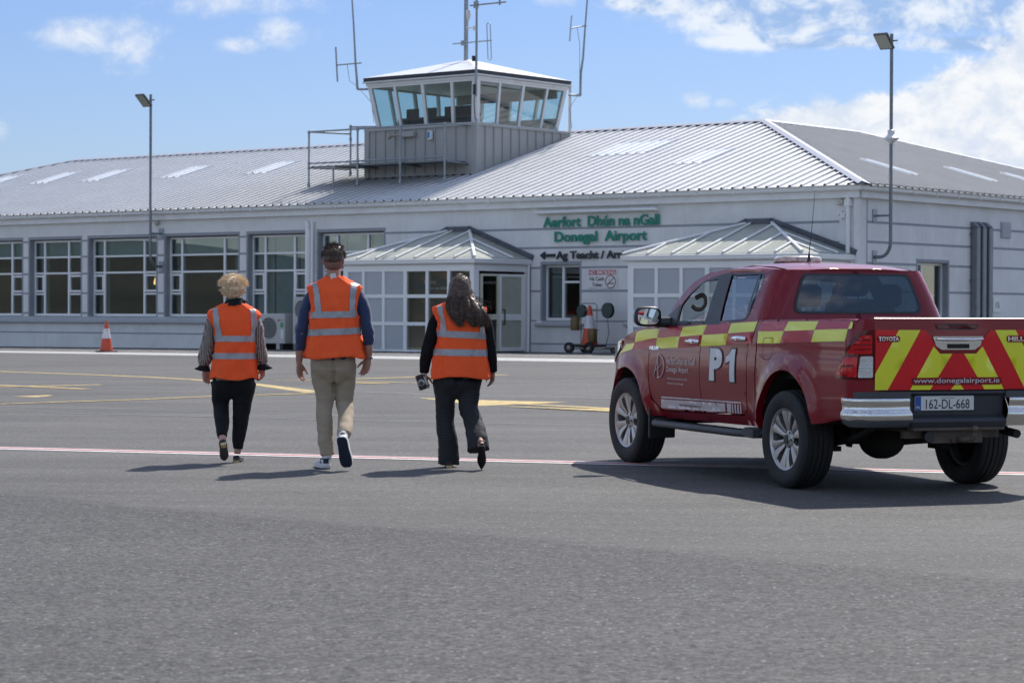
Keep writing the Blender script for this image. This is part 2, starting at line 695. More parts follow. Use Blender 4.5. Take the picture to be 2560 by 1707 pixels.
# ------------------------------------------------------------------ ground
def asphalt_mat():
    m = bpy.data.materials.new("asphalt")
    m.use_nodes = True
    nt = m.node_tree
    b = nt.nodes["Principled BSDF"]
    L = nt.links.new
    tc = nt.nodes.new("ShaderNodeTexCoord")

    def mapping(scale, rot=0.0, loc=(0, 0, 0)):
        mp = nt.nodes.new("ShaderNodeMapping")
        mp.inputs["Scale"].default_value = scale
        mp.inputs["Rotation"].default_value = (0, 0, rot)
        mp.inputs["Location"].default_value = loc
        L(tc.outputs["Object"], mp.inputs[0])
        return mp.outputs[0]

    def noise(vec, scale, det, ro=0.6):
        n = nt.nodes.new("ShaderNodeTexNoise")
        n.inputs["Scale"].default_value = scale
        n.inputs["Detail"].default_value = det
        n.inputs["Roughness"].default_value = ro
        L(vec, n.inputs["Vector"])
        return n.outputs[0]

    def rng(s, a, c, lo=0.0, hi=1.0, sm=False):
        r = nt.nodes.new("ShaderNodeMapRange")
        if sm:
            r.interpolation_type = 'SMOOTHSTEP'
        L(s, r.inputs[0])
        r.inputs[1].default_value = a
        r.inputs[2].default_value = c
        r.inputs[3].default_value = lo
        r.inputs[4].default_value = hi
        return r.outputs[0]

    def math_(op, a, c):
        n = nt.nodes.new("ShaderNodeMath")
        n.operation = op
        for i, v in enumerate((a, c)):
            if isinstance(v, (int, float)):
                n.inputs[i].default_value = v
            else:
                L(v, n.inputs[i])
        return n.outputs[0]

    def mix(f, a, c):
        n = nt.nodes.new("ShaderNodeMix")
        n.data_type = 'RGBA'
        for sk, v in ((n.inputs[0], f), (n.inputs[6], a), (n.inputs[7], c)):
            if isinstance(v, tuple):
                sk.default_value = (*v, 1)
            elif isinstance(v, (int, float)):
                sk.default_value = v
            else:
                L(v, sk)
        return n.outputs[2]

    obj = mapping((1, 1, 1))
    lane = mapping((0.10, 1, 1), radians(21.5))       # laid along the paving lanes
    lane2 = mapping((0.05, 1, 1), radians(24.0), (3, 7, 0))
    big = noise(lane, 1.0, 5.0)
    fine = noise(lane2, 3.2, 6.0, 0.65)
    patch = noise(obj, 0.35, 5.0)
    grain = noise(obj, 75.0, 3.0, 0.75)
    vo = nt.nodes.new("ShaderNodeTexVoronoi")
    vo.inputs["Scale"].default_value = 85.0
    L(obj, vo.inputs["Vector"])
    vo2 = nt.nodes.new("ShaderNodeTexVoronoi")
    vo2.inputs["Scale"].default_value = 42.0
    L(obj, vo2.inputs["Vector"])
    sepc = nt.nodes.new("ShaderNodeSeparateColor")
    L(vo.outputs["Color"], sepc.inputs[0])
    sepc2 = nt.nodes.new("ShaderNodeSeparateColor")
    L(vo2.outputs["Color"], sepc2.inputs[0])
    # a coarser, darker lane begins at a laying joint that runs across the apron
    sp = nt.nodes.new("ShaderNodeSeparateXYZ")
    L(obj, sp.inputs[0])
    w = math_('ADD', math_('MULTIPLY', sp.outputs[0], 0.80), sp.outputs[1])     # distance across the joint
    wob = math_('ADD', w, math_('MULTIPLY', math_('SUBTRACT', noise(obj, 0.6, 4.0), 0.5), 0.5))
    joint = rng(wob, 15.15, 14.75, sm=True)
    jfade = rng(wob, 11.6, 14.6, sm=True)
    dark_lane = math_('MULTIPLY', joint, jfade)
    c = mix(rng(big, 0.32, 0.68), (0.062, 0.060, 0.0575), (0.094, 0.091, 0.0865))
    c = mix(math_('MULTIPLY', rng(fine, 0.45, 0.72), 0.65), c, (0.056, 0.055, 0.054))
    c = mix(math_('MULTIPLY', rng(patch, 0.45, 0.7), 0.35), c, (0.122, 0.117, 0.110))
    c = mix(math_('MULTIPLY', joint, 0.48), c, (0.042, 0.0412, 0.0405))
    c = mix(math_('MULTIPLY', dark_lane, 0.40), c, (0.036, 0.0355, 0.035))
    mid = noise(obj, 17.0, 5.0, 0.85)
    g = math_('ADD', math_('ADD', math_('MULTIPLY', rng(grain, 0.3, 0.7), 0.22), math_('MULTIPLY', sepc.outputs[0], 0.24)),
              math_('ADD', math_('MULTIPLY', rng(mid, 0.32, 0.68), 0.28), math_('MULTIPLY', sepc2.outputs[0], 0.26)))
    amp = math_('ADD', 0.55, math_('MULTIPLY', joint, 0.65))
    k = math_('ADD', 1.0, math_('MULTIPLY', math_('SUBTRACT', g, 0.5), math_('MULTIPLY', amp, 3.0)))  # stone speckle plus the shade of its relief, put into the colour
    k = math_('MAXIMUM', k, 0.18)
    spark = rng(sepc2.outputs[1], 0.93, 0.97)
    vm = nt.nodes.new("ShaderNodeMix")
    vm.data_type = 'RGBA'
    vm.blend_type = 'MULTIPLY'
    vm.inputs[0].default_value = 1.0
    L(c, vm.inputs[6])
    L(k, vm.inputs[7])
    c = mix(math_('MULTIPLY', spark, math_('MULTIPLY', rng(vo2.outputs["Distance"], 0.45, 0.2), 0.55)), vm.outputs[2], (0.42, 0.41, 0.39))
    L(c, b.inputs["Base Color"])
    b.inputs["Roughness"].default_value = 0.82
    b.inputs["Specular IOR Level"].default_value = 0.35
    bn = nt.nodes.new("ShaderNodeBump")
    bn.inputs["Strength"].default_value = 0.8
    bn.inputs["Distance"].default_value = 0.006
    L(g, bn.inputs["Height"])
    L(bn.outputs[0], b.inputs["Normal"])
    return m


ASPH = asphalt_mat()


def axis(lo, hi, near_lo, near_hi, step):
    a = []
    x = near_lo
    while x <= near_hi + 1e-6:
        a.append(x)
        x += step
    k = step
    x = near_hi
    while x < hi:
        k *= 1.7
        x = min(hi, x + k)
        a.append(x)
    k = step
    x = near_lo
    while x > lo:
        k *= 1.7
        x = max(lo, x - k)
        a.insert(0, x)
    return a


gx = axis(-3000, 3000, -40, 40, 2.0)
gy = axis(-3000, 4000, -10, 110, 2.0)
mb = MB()
nx = len(gx)
mb.v = [(x, y, gz(x, y)) for y in gy for x in gx]
mb.f = [(j * nx + i, j * nx + i + 1, (j + 1) * nx + i + 1, (j + 1) * nx + i) for j in range(len(gy) - 1) for i in range(nx - 1)]
mb.mi = [0] * len(mb.f)
ground = mb.build("ground", ASPH, None, 180)
tag(ground, kind="structure")


def paint(name, col, wear=0.5, scale=14.0):
    m = bpy.data.materials.new(name)
    m.use_nodes = True
    nt = m.node_tree
    b = nt.nodes["Principled BSDF"]
    tc = nt.nodes.new("ShaderNodeTexCoord")
    n = nt.nodes.new("ShaderNodeTexNoise")
    n.inputs["Scale"].default_value = scale
    n.inputs["Detail"].default_value = 8.0
    n.inputs["Roughness"].default_value = 0.75
    nt.links.new(tc.outputs["Object"], n.inputs["Vector"])
    r = nt.nodes.new("ShaderNodeMapRange")
    nt.links.new(n.outputs[0], r.inputs[0])
    r.inputs[1].default_value = 0.44
    r.inputs[2].default_value = 0.68
    r.inputs[4].default_value = wear
    mx = nt.nodes.new("ShaderNodeMix")
    mx.data_type = 'RGBA'
    nt.links.new(r.outputs[0], mx.inputs[0])
    mx.inputs[6].default_value = (*col, 1)
    mx.inputs[7].default_value = (0.10, 0.097, 0.093, 1)
    nt.links.new(mx.outputs[2], b.inputs["Base Color"])
    b.inputs["Roughness"].default_value = 0.7
    return m


P_WHITE = paint("road_paint_white", (0.72, 0.71, 0.69), 0.45)
P_RED = paint("road_paint_red", (0.50, 0.11, 0.12), 0.6)
P_YEL = paint("road_paint_yellow", (0.50, 0.355, 0.10), 0.95, 9.0)
P_PALE = paint("pale_joint", (0.20, 0.205, 0.215), 0.8)
P_STRIP = paint("pale_concrete", (0.37, 0.37, 0.36), 0.5, 6.0)


def strip(name, pts, widths, mat, lift=0.004, sub=1.2):
    """flat painted line along pts (x, y) with half widths"""
    P = []
    W = []
    if isinstance(widths, (int, float)):
        widths = [widths] * len(pts)
    for i in range(len(pts) - 1):
        a, c = Vector(pts[i]), Vector(pts[i + 1])
        k = max(1, int((c - a).length / sub))
        for j in range(k):
            P.append(a.lerp(c, j / k))
            W.append(widths[i] + (widths[i + 1] - widths[i]) * j / k)
    P.append(Vector(pts[-1]))
    W.append(widths[-1])
    b = MB()
    for i, p in enumerate(P):
        t = (P[min(i + 1, len(P) - 1)] - P[max(i - 1, 0)]).normalized()
        nn = Vector((-t.y, t.x))
        for sgn in (1, -1):
            q = p + nn * (W[i] / 2 * sgn)
            b.v.append((q.x, q.y, gz(q.x, q.y) + lift))
    b.f = [(2 * i, 2 * i + 1, 2 * i + 3, 2 * i + 2) for i in range(len(P) - 1)]
    b.mi = [0] * len(b.f)
    o = b.build(name, mat)
    tag(o, kind="structure")
    return o


RA, RB = (-16.0, 26.62), (9.5, 19.22)
strip("path_marking_white_edge", [RA, RB], 0.32, P_WHITE, 0.004)
strip("path_marking_red_centre", [RA, RB], 0.10, P_RED, 0.008)
strip("path_marking_yellow", [(-14.0, 48.6), (-9.72, 45.64), (-7.48, 43.75), (-6.51, 42.77), (-5.43, 41.5), (-4.27, 39.75), (-3.0, 36.8)],
      [0.17, 0.17, 0.18, 0.18, 0.20, 0.24, 0.36], P_YEL)
strip("path_marking_yellow", [(-12, 28.8), (-6.99, 32.82), (-5.25, 34.49), (-4.43, 35.44), (-2.99, 36.4)], [0.12, 0.12, 0.13, 0.14, 0.15], P_YEL, 0.008)
strip("path_marking_yellow", [(-11, 37.5), (-8.26, 38.79), (-6.78, 39.64)], [0.18, 0.18, 0.2], P_YEL)
strip("path_marking_yellow", [(-11, 42.0), (-8.38, 39.3), (-6.71, 37.89)], [0.14, 0.17, 0.22], P_YEL, 0.008)
strip("path_marking_yellow", [(-7.15, 35.25), (-7.0, 35.5), (-6.87, 35.83)], [0.5, 0.3, 0.1], P_YEL)
strip("path_marking_yellow", [(-4.08, 41.09), (-2.73, 41.68), (-1.45, 42.4), (-0.34, 42.87), (-0.11, 43.05)], [0.06, 0.2, 0.24, 0.25, 0.18], P_YEL)
strip("path_marking_yellow", [(-2.9, 40.75), (-1.6, 40.0), (-0.6, 39.4)], [0.12, 0.12, 0.08], P_YEL)
strip("path_marking_yellow", [(-3.1, 40.4), (-2.04, 39.6)], [0.3, 0.15], P_YEL, 0.008)


def patch(name, poly, mat, lift=0.004):
    b = MB()
    b.v = [(x, y, gz(x, y) + lift) for x, y in poly]
    b.f = [tuple(range(len(poly)))]
    b.mi = [0]
    o = b.build(name, mat)
    tag(o, kind="structure")
    return o


patch("path_marking_yellow_arrow", [(-1.36, 35.05), (-0.48, 34.35), (0.79, 33.66), (-0.45, 32.72)], P_YEL)
strip("path_marking_yellow", [(0.05, 33.28), (1.24, 32.02), (2.6, 30.9)], [0.16, 0.22, 0.2], P_YEL, 0.008)
patch("path_marking_yellow_edge", [(-0.19, 32.55), (1.23, 31.75), (2.4, 31.0), (2.3, 30.6), (1.21, 31.25)], P_YEL, 0.012)
strip("path_marking_pale", [(-6.0, 30.6), (-1.89, 29.01), (1.16, 28.15), (6, 26.9)], 0.07, P_PALE)
strip("path_marking_pale", [(-9.0, 39.7), (-2.41, 36.99), (-1.18, 35.98), (4, 33.5)], 0.09, P_PALE)
strip("path_marking_pale", [(-9.0, 33.0), (-3.6, 30.9), (-2.0, 30.1)], 0.06, P_PALE)


def bw(s, n, z=0.0):
    return C0 - Dv * s - Nv * n + Vector((0, 0, z))


# pale strip laid a few metres out from the front wall, hatched between it and the wall
for k, (s0, s1, q0, q1) in enumerate([(-4, 60, 7.9, 10.3)]):
    a, c = bw(s0, -(q0 + q1) / 2), bw(s1, -(q0 + q1) / 2)
    strip("path_pale_strip", [(a.x, a.y), (c.x, c.y)], q1 - q0, P_STRIP, 0.004, 2.0)
b = MB()
for i in range(44):
    s = -3 + i * 1.35
    P = [bw(s, -7.4), bw(s + 0.34, -7.4), bw(s - 2.2, -1.6), bw(s - 2.54, -1.6)]
    b.add([(p.x, p.y, gz(p.x, p.y) + 0.005) for p in P], [(0, 1, 2, 3)])
tag(b.build("path_marking_hatching", P_STRIP), kind="structure")

# low hills of the surrounding country, behind the viewer
def hills():
    hb = MB()
    r = random.Random(3)
    cols = 90
    for j, (dist, hk) in enumerate([(420, 0.0), (600, 0.7), (900, 1.0), (1400, 0.4)]):
        for i in range(cols + 1):
            a = pi * 0.92 + i / cols * pi * 1.16
            h = hk * (26 + 30 * mnoise.noise((cos(a) * 3, sin(a) * 3, j * 0.2)) + 9 * mnoise.noise((cos(a) * 14, sin(a) * 14, 2)))
            hb.v.append((cos(a) * dist, sin(a) * dist, max(-8, h) - 3))
    n = cols + 1
    hb.f = [(j * n + i, j * n + i + 1, (j + 1) * n + i + 1, (j + 1) * n + i) for j in range(3) for i in range(cols)]
    hb.mi = [0] * len(hb.f)
    return hb


HILL = pm("hill_heath", (0.034, 0.036, 0.022), 0.95, var=0.4, vscale=0.02, dirt=(0.085, 0.07, 0.05), dscale=0.014, damt=0.8)
tag(hills().build("hills", HILL, None, 60), kind="structure")

# ------------------------------------------------------------------ terminal building
T = empty("airport_terminal", M=BM)
tag(T, "long white single storey airport terminal with grey corrugated hipped roof", "building")


def rect(s0, s1, z0, z1):
    return [(-s0, z0), (-s1, z0), (-s1, z1), (-s0, z1)]


WIN_Z0, WIN_Z1 = 0.89, 3.335
wins = [(33.6, 31.03), (30.655, 28.176), (27.80, 24.69), (24.30, 21.136), (20.744, 18.36), (17.872, 15.33)]
holes = [(a, c, WIN_Z0, WIN_Z1) for a, c in wins] + [(9.655, 8.401, 0.83, 2.32)]
LEN, DEP = 45.2, 20.4


def wall_with_holes(bld, u0, u1, z0, z1, hs, place):
    """wall sheet as rectangles round the openings; place(u, z, d) gives the point"""
    us = sorted({u0, u1} | {h[0] for h in hs} | {h[1] for h in hs})
    zs = sorted({z0, z1} | {h[2] for h in hs} | {h[3] for h in hs})
    for i in range(len(us) - 1):
        for j in range(len(zs) - 1):
            uc, zc = (us[i] + us[i + 1]) / 2, (zs[j] + zs[j + 1]) / 2
            if any(min(h[0], h[1]) < uc < max(h[0], h[1]) and h[2] < zc < h[3] for h in hs):
                continue
            bld.add([place(us[i], zs[j], 0), place(us[i + 1], zs[j], 0), place(us[i + 1], zs[j + 1], 0), place(us[i], zs[j + 1], 0)], [(0, 1, 2, 3)])
    for h in hs:
        c = [(h[0], h[2]), (h[1], h[2]), (h[1], h[3]), (h[0], h[3])]
        for i in range(4):
            p, q = c[i], c[(i + 1) % 4]
            bld.add([place(*p, 0), place(*q, 0), place(*q, 0.30), place(*p, 0.30)], [(0, 1, 2, 3)])


fw_ = MB()
wall_with_holes(fw_, 0.0, LEN, -0.6, 4.0, holes, lambda u, z, d: (-u, d, z))
rh = [(2.895, 4.453, 0.956, 2.345)]
wall_with_holes(fw_, 0.0, DEP, -0.6, 4.0, rh, lambda u, z, d: (-d, u, z))
fw_.add([(-LEN, 0, -0.6), (-LEN, 16, -0.6), (-LEN, 16, 4), (-LEN, 0, 4)], [(0, 1, 2, 3)])
fw_.add([(0, DEP, -0.6), (-16, DEP, -0.6), (-16, DEP, 4), (0, DEP, 4)], [(0, 1, 2, 3)])
fw_.add([(-LEN, 16, -0.6), (-16, 16, -0.6), (-16, 16, 4), (-LEN, 16, 4)], [(0, 1, 2, 3)])
wall = fw_.build("wall", WALL, T)
# rooms behind the windows
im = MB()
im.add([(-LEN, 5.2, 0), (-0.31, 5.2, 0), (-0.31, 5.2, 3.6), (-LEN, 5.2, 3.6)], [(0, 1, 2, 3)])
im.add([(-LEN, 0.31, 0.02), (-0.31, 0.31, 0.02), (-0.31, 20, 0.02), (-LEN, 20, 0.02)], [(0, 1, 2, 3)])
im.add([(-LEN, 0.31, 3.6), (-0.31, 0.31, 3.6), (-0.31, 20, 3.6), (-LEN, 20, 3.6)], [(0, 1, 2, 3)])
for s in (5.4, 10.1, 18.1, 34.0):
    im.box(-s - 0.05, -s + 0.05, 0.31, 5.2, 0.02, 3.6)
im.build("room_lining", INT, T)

# grey bands scored across the render
bands = MB()


def hseg(z, s_from, s_to, z_half=0.03, skip=()):
    segs = [(s_from, s_to)]
    for a, c in skip:
        lo, hi = min(a, c), max(a, c)
        new = []
        for p, q in segs:
            if hi <= p or lo >= q:
                new.append((p, q))
            else:
                if lo > p:
                    new.append((p, lo))
                if hi < q:
                    new.append((hi, q))
        segs = new
    for p, q in segs:
        bands.box(-q, -p, -0.004, 0.02, z - z_half, z + z_half)


wskip = [(a + 0.07, c - 0.07) for a, c in wins]
pskip = [(14.75, 10.15), (5.2, 0.15)]
for z in (3.265, 2.765, 2.235, 1.62):
    hseg(z, 0.5, LEN, skip=(wskip if z < WIN_Z1 else []) + ([(9.72, 8.34)] if z < 2.3 else []) + (pskip if z < 2.4 else []))
hseg(1.0, 18.0, LEN, skip=wskip)
hseg(0.83, 5.2, 10.1, 0.02, skip=[(9.85, 8.2)])
hseg(0.383, 14.8, LEN, 0.022)
hseg(0.223, 5.2, 10.1, 0.022)
for s in (10.06, 5.30):
    bands.box(-s - 0.025, -s + 0.025, -0.0045, 0.02, 0.0, 2.256)
for z in (3.265, 2.786, 2.27, 1.597, 0.94, 0.38):
    seg = [(0.46, DEP)]
    if 0.95 < z < 2.35:
        seg = [(0.46, 2.83), (4.52, DEP)]
    for p, q in seg:
        bands.box(-0.02, 0.004, p, q, z - 0.03, z + 0.03)
bands.box(-0.02, 0.0045, 0.43, 0.47, 0.0, 3.8)
bands.build("band", BAND, T)
# painted surrounds of the openings
for a, c, z0, z1 in holes:
    sur = MB()
    sur.box(-a - 0.06, -c + 0.06, -0.006, 0.02, z1, z1 + 0.085)
    sur.box(-a - 0.06, -a, -0.006, 0.02, z0, z1)
    sur.box(-c, -c + 0.06, -0.006, 0.02, z0, z1)
    # reveals
    sur.box(-a, -a + 0.012, 0.021, 0.30, z0, z1)
    sur.box(-a, -c, 0.021, 0.30, z1 - 0.012, z1)
    sur.build("window_surround", BAND, T)
sur = MB()
sur.box(-0.02, 0.006, 2.83, 4.52, 2.345, 2.42)
sur.box(-0.02, 0.006, 4.453, 4.52, 0.956, 2.345)
sur.box(-0.02, 0.006, 2.83, 2.895, 0.956, 2.345)
sur.box(-0.30, -0.021, 4.441, 4.453, 0.956, 2.345)
sur.build("window_surround", BAND, T)
sl = MB()
sl.box(-LEN, -18.35, -0.13, 0.26, 0.70, 0.80, bev=0.01)
sl.box(-LEN, -18.35, -0.02, 0.26, 0.80, WIN_Z0 + 0.002)
sl.build("sill", SILL, T)
sl = MB()
sl.box(-17.9, -15.3, -0.10, 0.26, 0.79, 0.89, bev=0.01)
sl.build("sill", SILL, T)
sl = MB()
sl.box(-9.84, -8.26, -0.12, 0.22, 0.69, 0.772, bev=0.01)
sl.box(-9.66, -8.40, -0.01, 0.22, 0.772, 0.832)
sl.build("sill", SILL, T)
sl = MB()
sl.box(-6.9, -5.35, -0.12, 0.22, 0.69, 0.772, bev=0.01)
sl.build("sill", SILL, T)


def window(name, a, c, z0, z1, muls, trs_c, trs_s, n, sash=None, blind=None, axis_='front', lab=None, vb=False):
    """frame with mullions and transoms, pane, blind; a > c run along the wall"""
    def P(u0, u1, d0, d1, zz0, zz1, bld):
        if axis_ == 'front':
            bld.box(-u0, -u1, d0, d1, zz0, zz1)
        else:
            bld.box(-d1, -d0, min(u0, u1), max(u0, u1), zz0, zz1)
    f = MB()
    fwid, d0, d1 = 0.06, n - 0.02, n + 0.05
    edges = [a] + muls + [c]
    P(a, c, d0, d1, z0, z0 + 0.075, f)
    P(a, c, d0, d1, z1 - 0.06, z1, f)
    P(a, a - fwid if a > c else a + fwid, d0, d1, z0 + 0.075, z1 - 0.06, f)
    P(c + fwid if a > c else c - fwid, c, d0, d1, z0 + 0.075, z1 - 0.06, f)
    sg = 1 if a > c else -1
    for mu in muls:
        P(mu + 0.04 * sg, mu - 0.04 * sg, d0 - 0.006, d1, z0 + 0.075, z1 - 0.06, f)
    for i in range(len(edges) - 1):
        lft = edges[i] - sg * (0.06 if i == 0 else 0.04)
        rgt = edges[i + 1] + sg * (0.06 if i == len(edges) - 2 else 0.04)
        tr = trs_c if (i == 1 or len(edges) == 2) else trs_s
        for t in tr:
            P(lft, rgt, d0 + 0.002, d1 - 0.002, t - 0.028, t + 0.028, f)
        if sash and i != 1:
            lo, hi = sash
            P(lft, rgt, d0 - 0.02, d1 - 0.004, lo, lo + 0.06, f)
            P(lft, rgt, d0 - 0.02, d1 - 0.004, hi - 0.06, hi, f)
            P(lft, lft - sg * 0.05, d0 - 0.02, d1 - 0.004, lo + 0.06, hi - 0.06, f)
            P(rgt + sg * 0.05, rgt, d0 - 0.02, d1 - 0.004, lo + 0.06, hi - 0.06, f)
    w = f.build(name, PVC, T)
    if lab:
        w["label"] = lab
    p = MB()
    P(a - sg * 0.055, c + sg * 0.055, n + 0.012, n + 0.018, z0 + 0.07, z1 - 0.055, p)
    p.build("pane", PANE, w)
    if blind is not None:
        bmb = MB()
        if vb:
            k = int(abs(a - c) / 0.11)
            for i in range(k):
                u = a - sg * (0.07 + i * 0.11)
                if i % 9 == 7:
                    continue
                if axis_ == 'front':
                    M = Matrix.Translation((-u - 0.05, n + 0.16, 0)) @ Matrix.Rotation(radians(28 + 12 * mnoise.noise((u * 3, 0, 0))), 4, 'Z')
                else:
                    M = Matrix.Translation((-(n + 0.16), u + 0.05, 0)) @ Matrix.Rotation(radians(60), 4, 'Z')
                bmb.box(-0.06, 0.06, -0.002, 0.002, blind, z1 - 0.05, M=M)
            bmb.build("blind", VBLIND, w)
        else:
            P(a - sg * 0.08, c + sg * 0.08, n + 0.10, n + 0.106, blind, z1 - 0.05, bmb)
            bmb.build("blind", BLIND, w)
    return w


Z0i, Z1i = 0.905, 3.30
mulset = [(32.9, 31.75), (30.132, 28.967), (27.268, 25.438), (23.755, 21.912), (20.196, 18.997), (17.301, 16.11)]
for i, ((a, c), (m1, m2)) in enumerate(zip(wins, mulset)):
    window("window", a, c, Z0i, Z1i, [m1, m2], [2.77, 2.26], [2.77, 2.26, 1.60], 0.21, sash=(1.66, 2.20),
           blind=(0.95 if i >= 4 else 2.80), vb=i >= 4)
window("window", 9.655, 8.401, 0.84, 2.31, [9.065], [1.86], [], 0.18)
window("window", 2.895, 4.453, 0.966, 2.335, [3.38], [], [1.90], 0.18, axis_='side')
# side curtains
ct = MB()
for s in (30.35, 28.35, 27.45, 25.0, 24.0, 21.5, 9.45):
    for k in range(7):
        ct.cyl((-s + k * 0.05 - 0.15, 0.42 + 0.015 * (k % 2), 0.95), (0, 0, 1), 0.03, 2.3 if s > 10 else 1.35, 8)
ct.build("curtain", pm("pale_curtain", (0.30, 0.34, 0.33), 0.9), T)
lampm = bpy.data.materials.new("lamp_glow")
lampm.use_nodes = True
lampm.node_tree.nodes["Principled BSDF"].inputs["Emission Color"].default_value = (1.0, 0.55, 0.2, 1)
lampm.node_tree.nodes["Principled BSDF"].inputs["Emission Strength"].default_value = 1.6
for s_, n_ in ((26.0, 1.6), (28.2, 3.2), (23.0, 3.6), (22.4, 2.4)):
    lm = MB()
    lm.lathe([(0.03, 0.24), (0.075, 0.10), (0.085, 0.0), (0.05, -0.02)], (-s_, n_, 1.95), seg=14)
    lm.build("pendant_lamp", lampm, T, 40)
    lm = MB()
    lm.cyl((-s_, n_, 2.18), (0, 0, 1), 0.006, 1.4, 6)
    lm.build("lamp_flex", BLACK, T)
fn_ = MB()
for s_, n_ in ((29.6, 1.4), (27.2, 1.8), (25.2, 1.3), (23.6, 1.7), (22.0, 1.4)):
    fn_.box(-s_ - 0.6, -s_ + 0.6, n_ - 0.4, n_ + 0.4, 0.72, 0.76)
    fn_.cyl((-s_, n_, 0.02), (0, 0, 1), 0.05, 0.7, 8)
    for dx in (-0.45, 0.1, 0.55):
        fn_.box(-s_ + dx - 0.2, -s_ + dx + 0.2, n_ - 0.62, n_ - 0.58, 0.5, 0.98, bev=0.015)
fn_.build("hall_furniture", pm("brown_wood", (0.10, 0.06, 0.035), 0.6), T)

# fascia, gutters
fa = MB()
fa.box(-LEN, 0.13, -0.13, 0.0, 3.83, 4.015)
fa.box(0.0, 0.13, -0.129, DEP, 3.832, 4.013)
fa.build("fascia", FASCIA, T)


def gutter_prof(o):
    return [(o + 0.0, 4.0), (o + 0.10, 4.0), (o + 0.135, 4.035), (o + 0.135, 4.085), (o + 0.15, 4.10), (o + 0.15, 4.13), (o + 0.128, 4.13), (o + 0.118, 4.05), (o + 0.0, 4.05)]


gt = MB()
pr = gutter_prof(0.131)
rings = []
for x, y in ((-LEN, None),):
    pass
r0 = [(-LEN, -o, z) for o, z in pr]
r1 = [(o, -o, z) for o, z in pr]
r2 = [(o, DEP, z) for o, z in pr]
gt.loft([r0, r1, r2])
for s in range(1, 40):
    gt.box(-s * 1.13 - 0.02, -s * 1.13 + 0.02, -0.286, -0.12, 3.994, 4.135)
for s in range(1, 17):
    gt.box(0.12, 0.286, s * 1.13 - 0.02, s * 1.13 + 0.02, 3.994, 4.135)
gt.build("gutter", PVC, T)
dp = MB()
dp.cyl((-0.20, -0.10, -0.05), (0, 0, 1), 0.052, 3.9, 14)
dp.box(-0.28, -0.12, -0.17, -0.01, 3.62, 3.80, bev=0.01)
dp.build("downpipe", PVC, T, 40)
dp = MB()
dp.cyl((-18.16, -0.13, 1.2), (0, 0, 1), 0.085, 2.25, 14)
dp.tube([(-18.16, -0.13, 3.45), (-18.18, -0.13, 3.56), (-18.26, -0.08, 3.62), (-18.30, 0.0, 3.6)], 0.07, 12)
dp.cyl((-18.02, -0.10, -0.05), (0, 0, 1), 0.05, 3.70, 12)
dp.box(-18.33, -17.95, -0.03, 0.0, 0.0, 3.66)
dp.build("downpipe", PVC, T, 40)
crn = MB()
crn.cyl((-0.04, 0.05, -0.1), (0, 0, 1), 0.10, 3.95, 16)
crn.build("corner_post", WALL, T, 40)

# roof: trapezoid-profile sheets
PITCH, EAVE, EZ, RISE, RUN = 0.3333, 0.30, 4.14, 2.39, 8.05


def prof(u):
    t = (u / PITCH) % 1.0
    return 0.034 if t < 0.22 else 0.0


def slope_sheet(u0, u1, top, place, bld):
    """corrugated sheet: u along the eave, d up the slope to top(u)"""
    brk = []
    k0 = int(u0 / PITCH) - 1
    while k0 * PITCH < u1:
        base_ = k0 * PITCH
        for t, h in ((0.0, 0.0), (0.025, 0.047), (0.20, 0.047), (0.26, 0.0), (0.55, 0.0), (0.56, 0.006), (0.62, 0.006), (0.63, 0.0)):
            u = base_ + t * PITCH
            if u0 <= u <= u1:
                brk.append((u, h))
        k0 += 1
    brk = [(u0, 0.0)] + brk + [(u1, 0.0)]
    b0 = len(bld.v)
    for u, h in brk:
        tp = max(0.01, top(u))
        for d in (-0.05, tp):
            bld.v.append(place(u, d, h))
    n0 = len(bld.f)
    for i in range(len(brk) - 1):
        a = b0 + 2 * i
        bld.f.append((a, a + 2, a + 3, a + 1))
        bld.mi.append(bld.cur)


sl_ = RISE / RUN


def front_pt(s, d, h):
    return (-s, -EAVE + d, EZ + d * sl_ + h)


def right_pt(n, d, h):
    return (EAVE - d, n, EZ + d * sl_ + h)


rf = MB()
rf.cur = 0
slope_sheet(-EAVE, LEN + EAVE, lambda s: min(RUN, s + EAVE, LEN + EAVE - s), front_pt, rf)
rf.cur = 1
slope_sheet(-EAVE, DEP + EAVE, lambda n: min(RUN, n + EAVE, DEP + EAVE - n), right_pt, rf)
zt = EZ + RISE
rs = RUN - EAVE
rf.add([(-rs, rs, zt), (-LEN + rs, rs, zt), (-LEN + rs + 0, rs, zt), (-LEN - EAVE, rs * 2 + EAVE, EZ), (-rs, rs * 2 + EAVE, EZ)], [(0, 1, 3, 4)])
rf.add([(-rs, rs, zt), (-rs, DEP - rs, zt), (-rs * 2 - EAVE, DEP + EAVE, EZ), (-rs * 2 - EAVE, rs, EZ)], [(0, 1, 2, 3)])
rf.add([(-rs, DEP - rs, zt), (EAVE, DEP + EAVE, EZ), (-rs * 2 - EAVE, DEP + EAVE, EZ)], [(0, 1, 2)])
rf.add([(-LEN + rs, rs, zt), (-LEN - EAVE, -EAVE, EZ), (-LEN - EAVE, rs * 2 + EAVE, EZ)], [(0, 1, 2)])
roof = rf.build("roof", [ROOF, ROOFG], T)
# ridge and hip flashings, dark strips below for shade in open rib ends
fl = MB()
gaps = MB()


def flash(p, q, w, lift=0.05):
    p, q = Vector(p), Vector(q)
    t = (q - p).normalized()
    return p, q, t


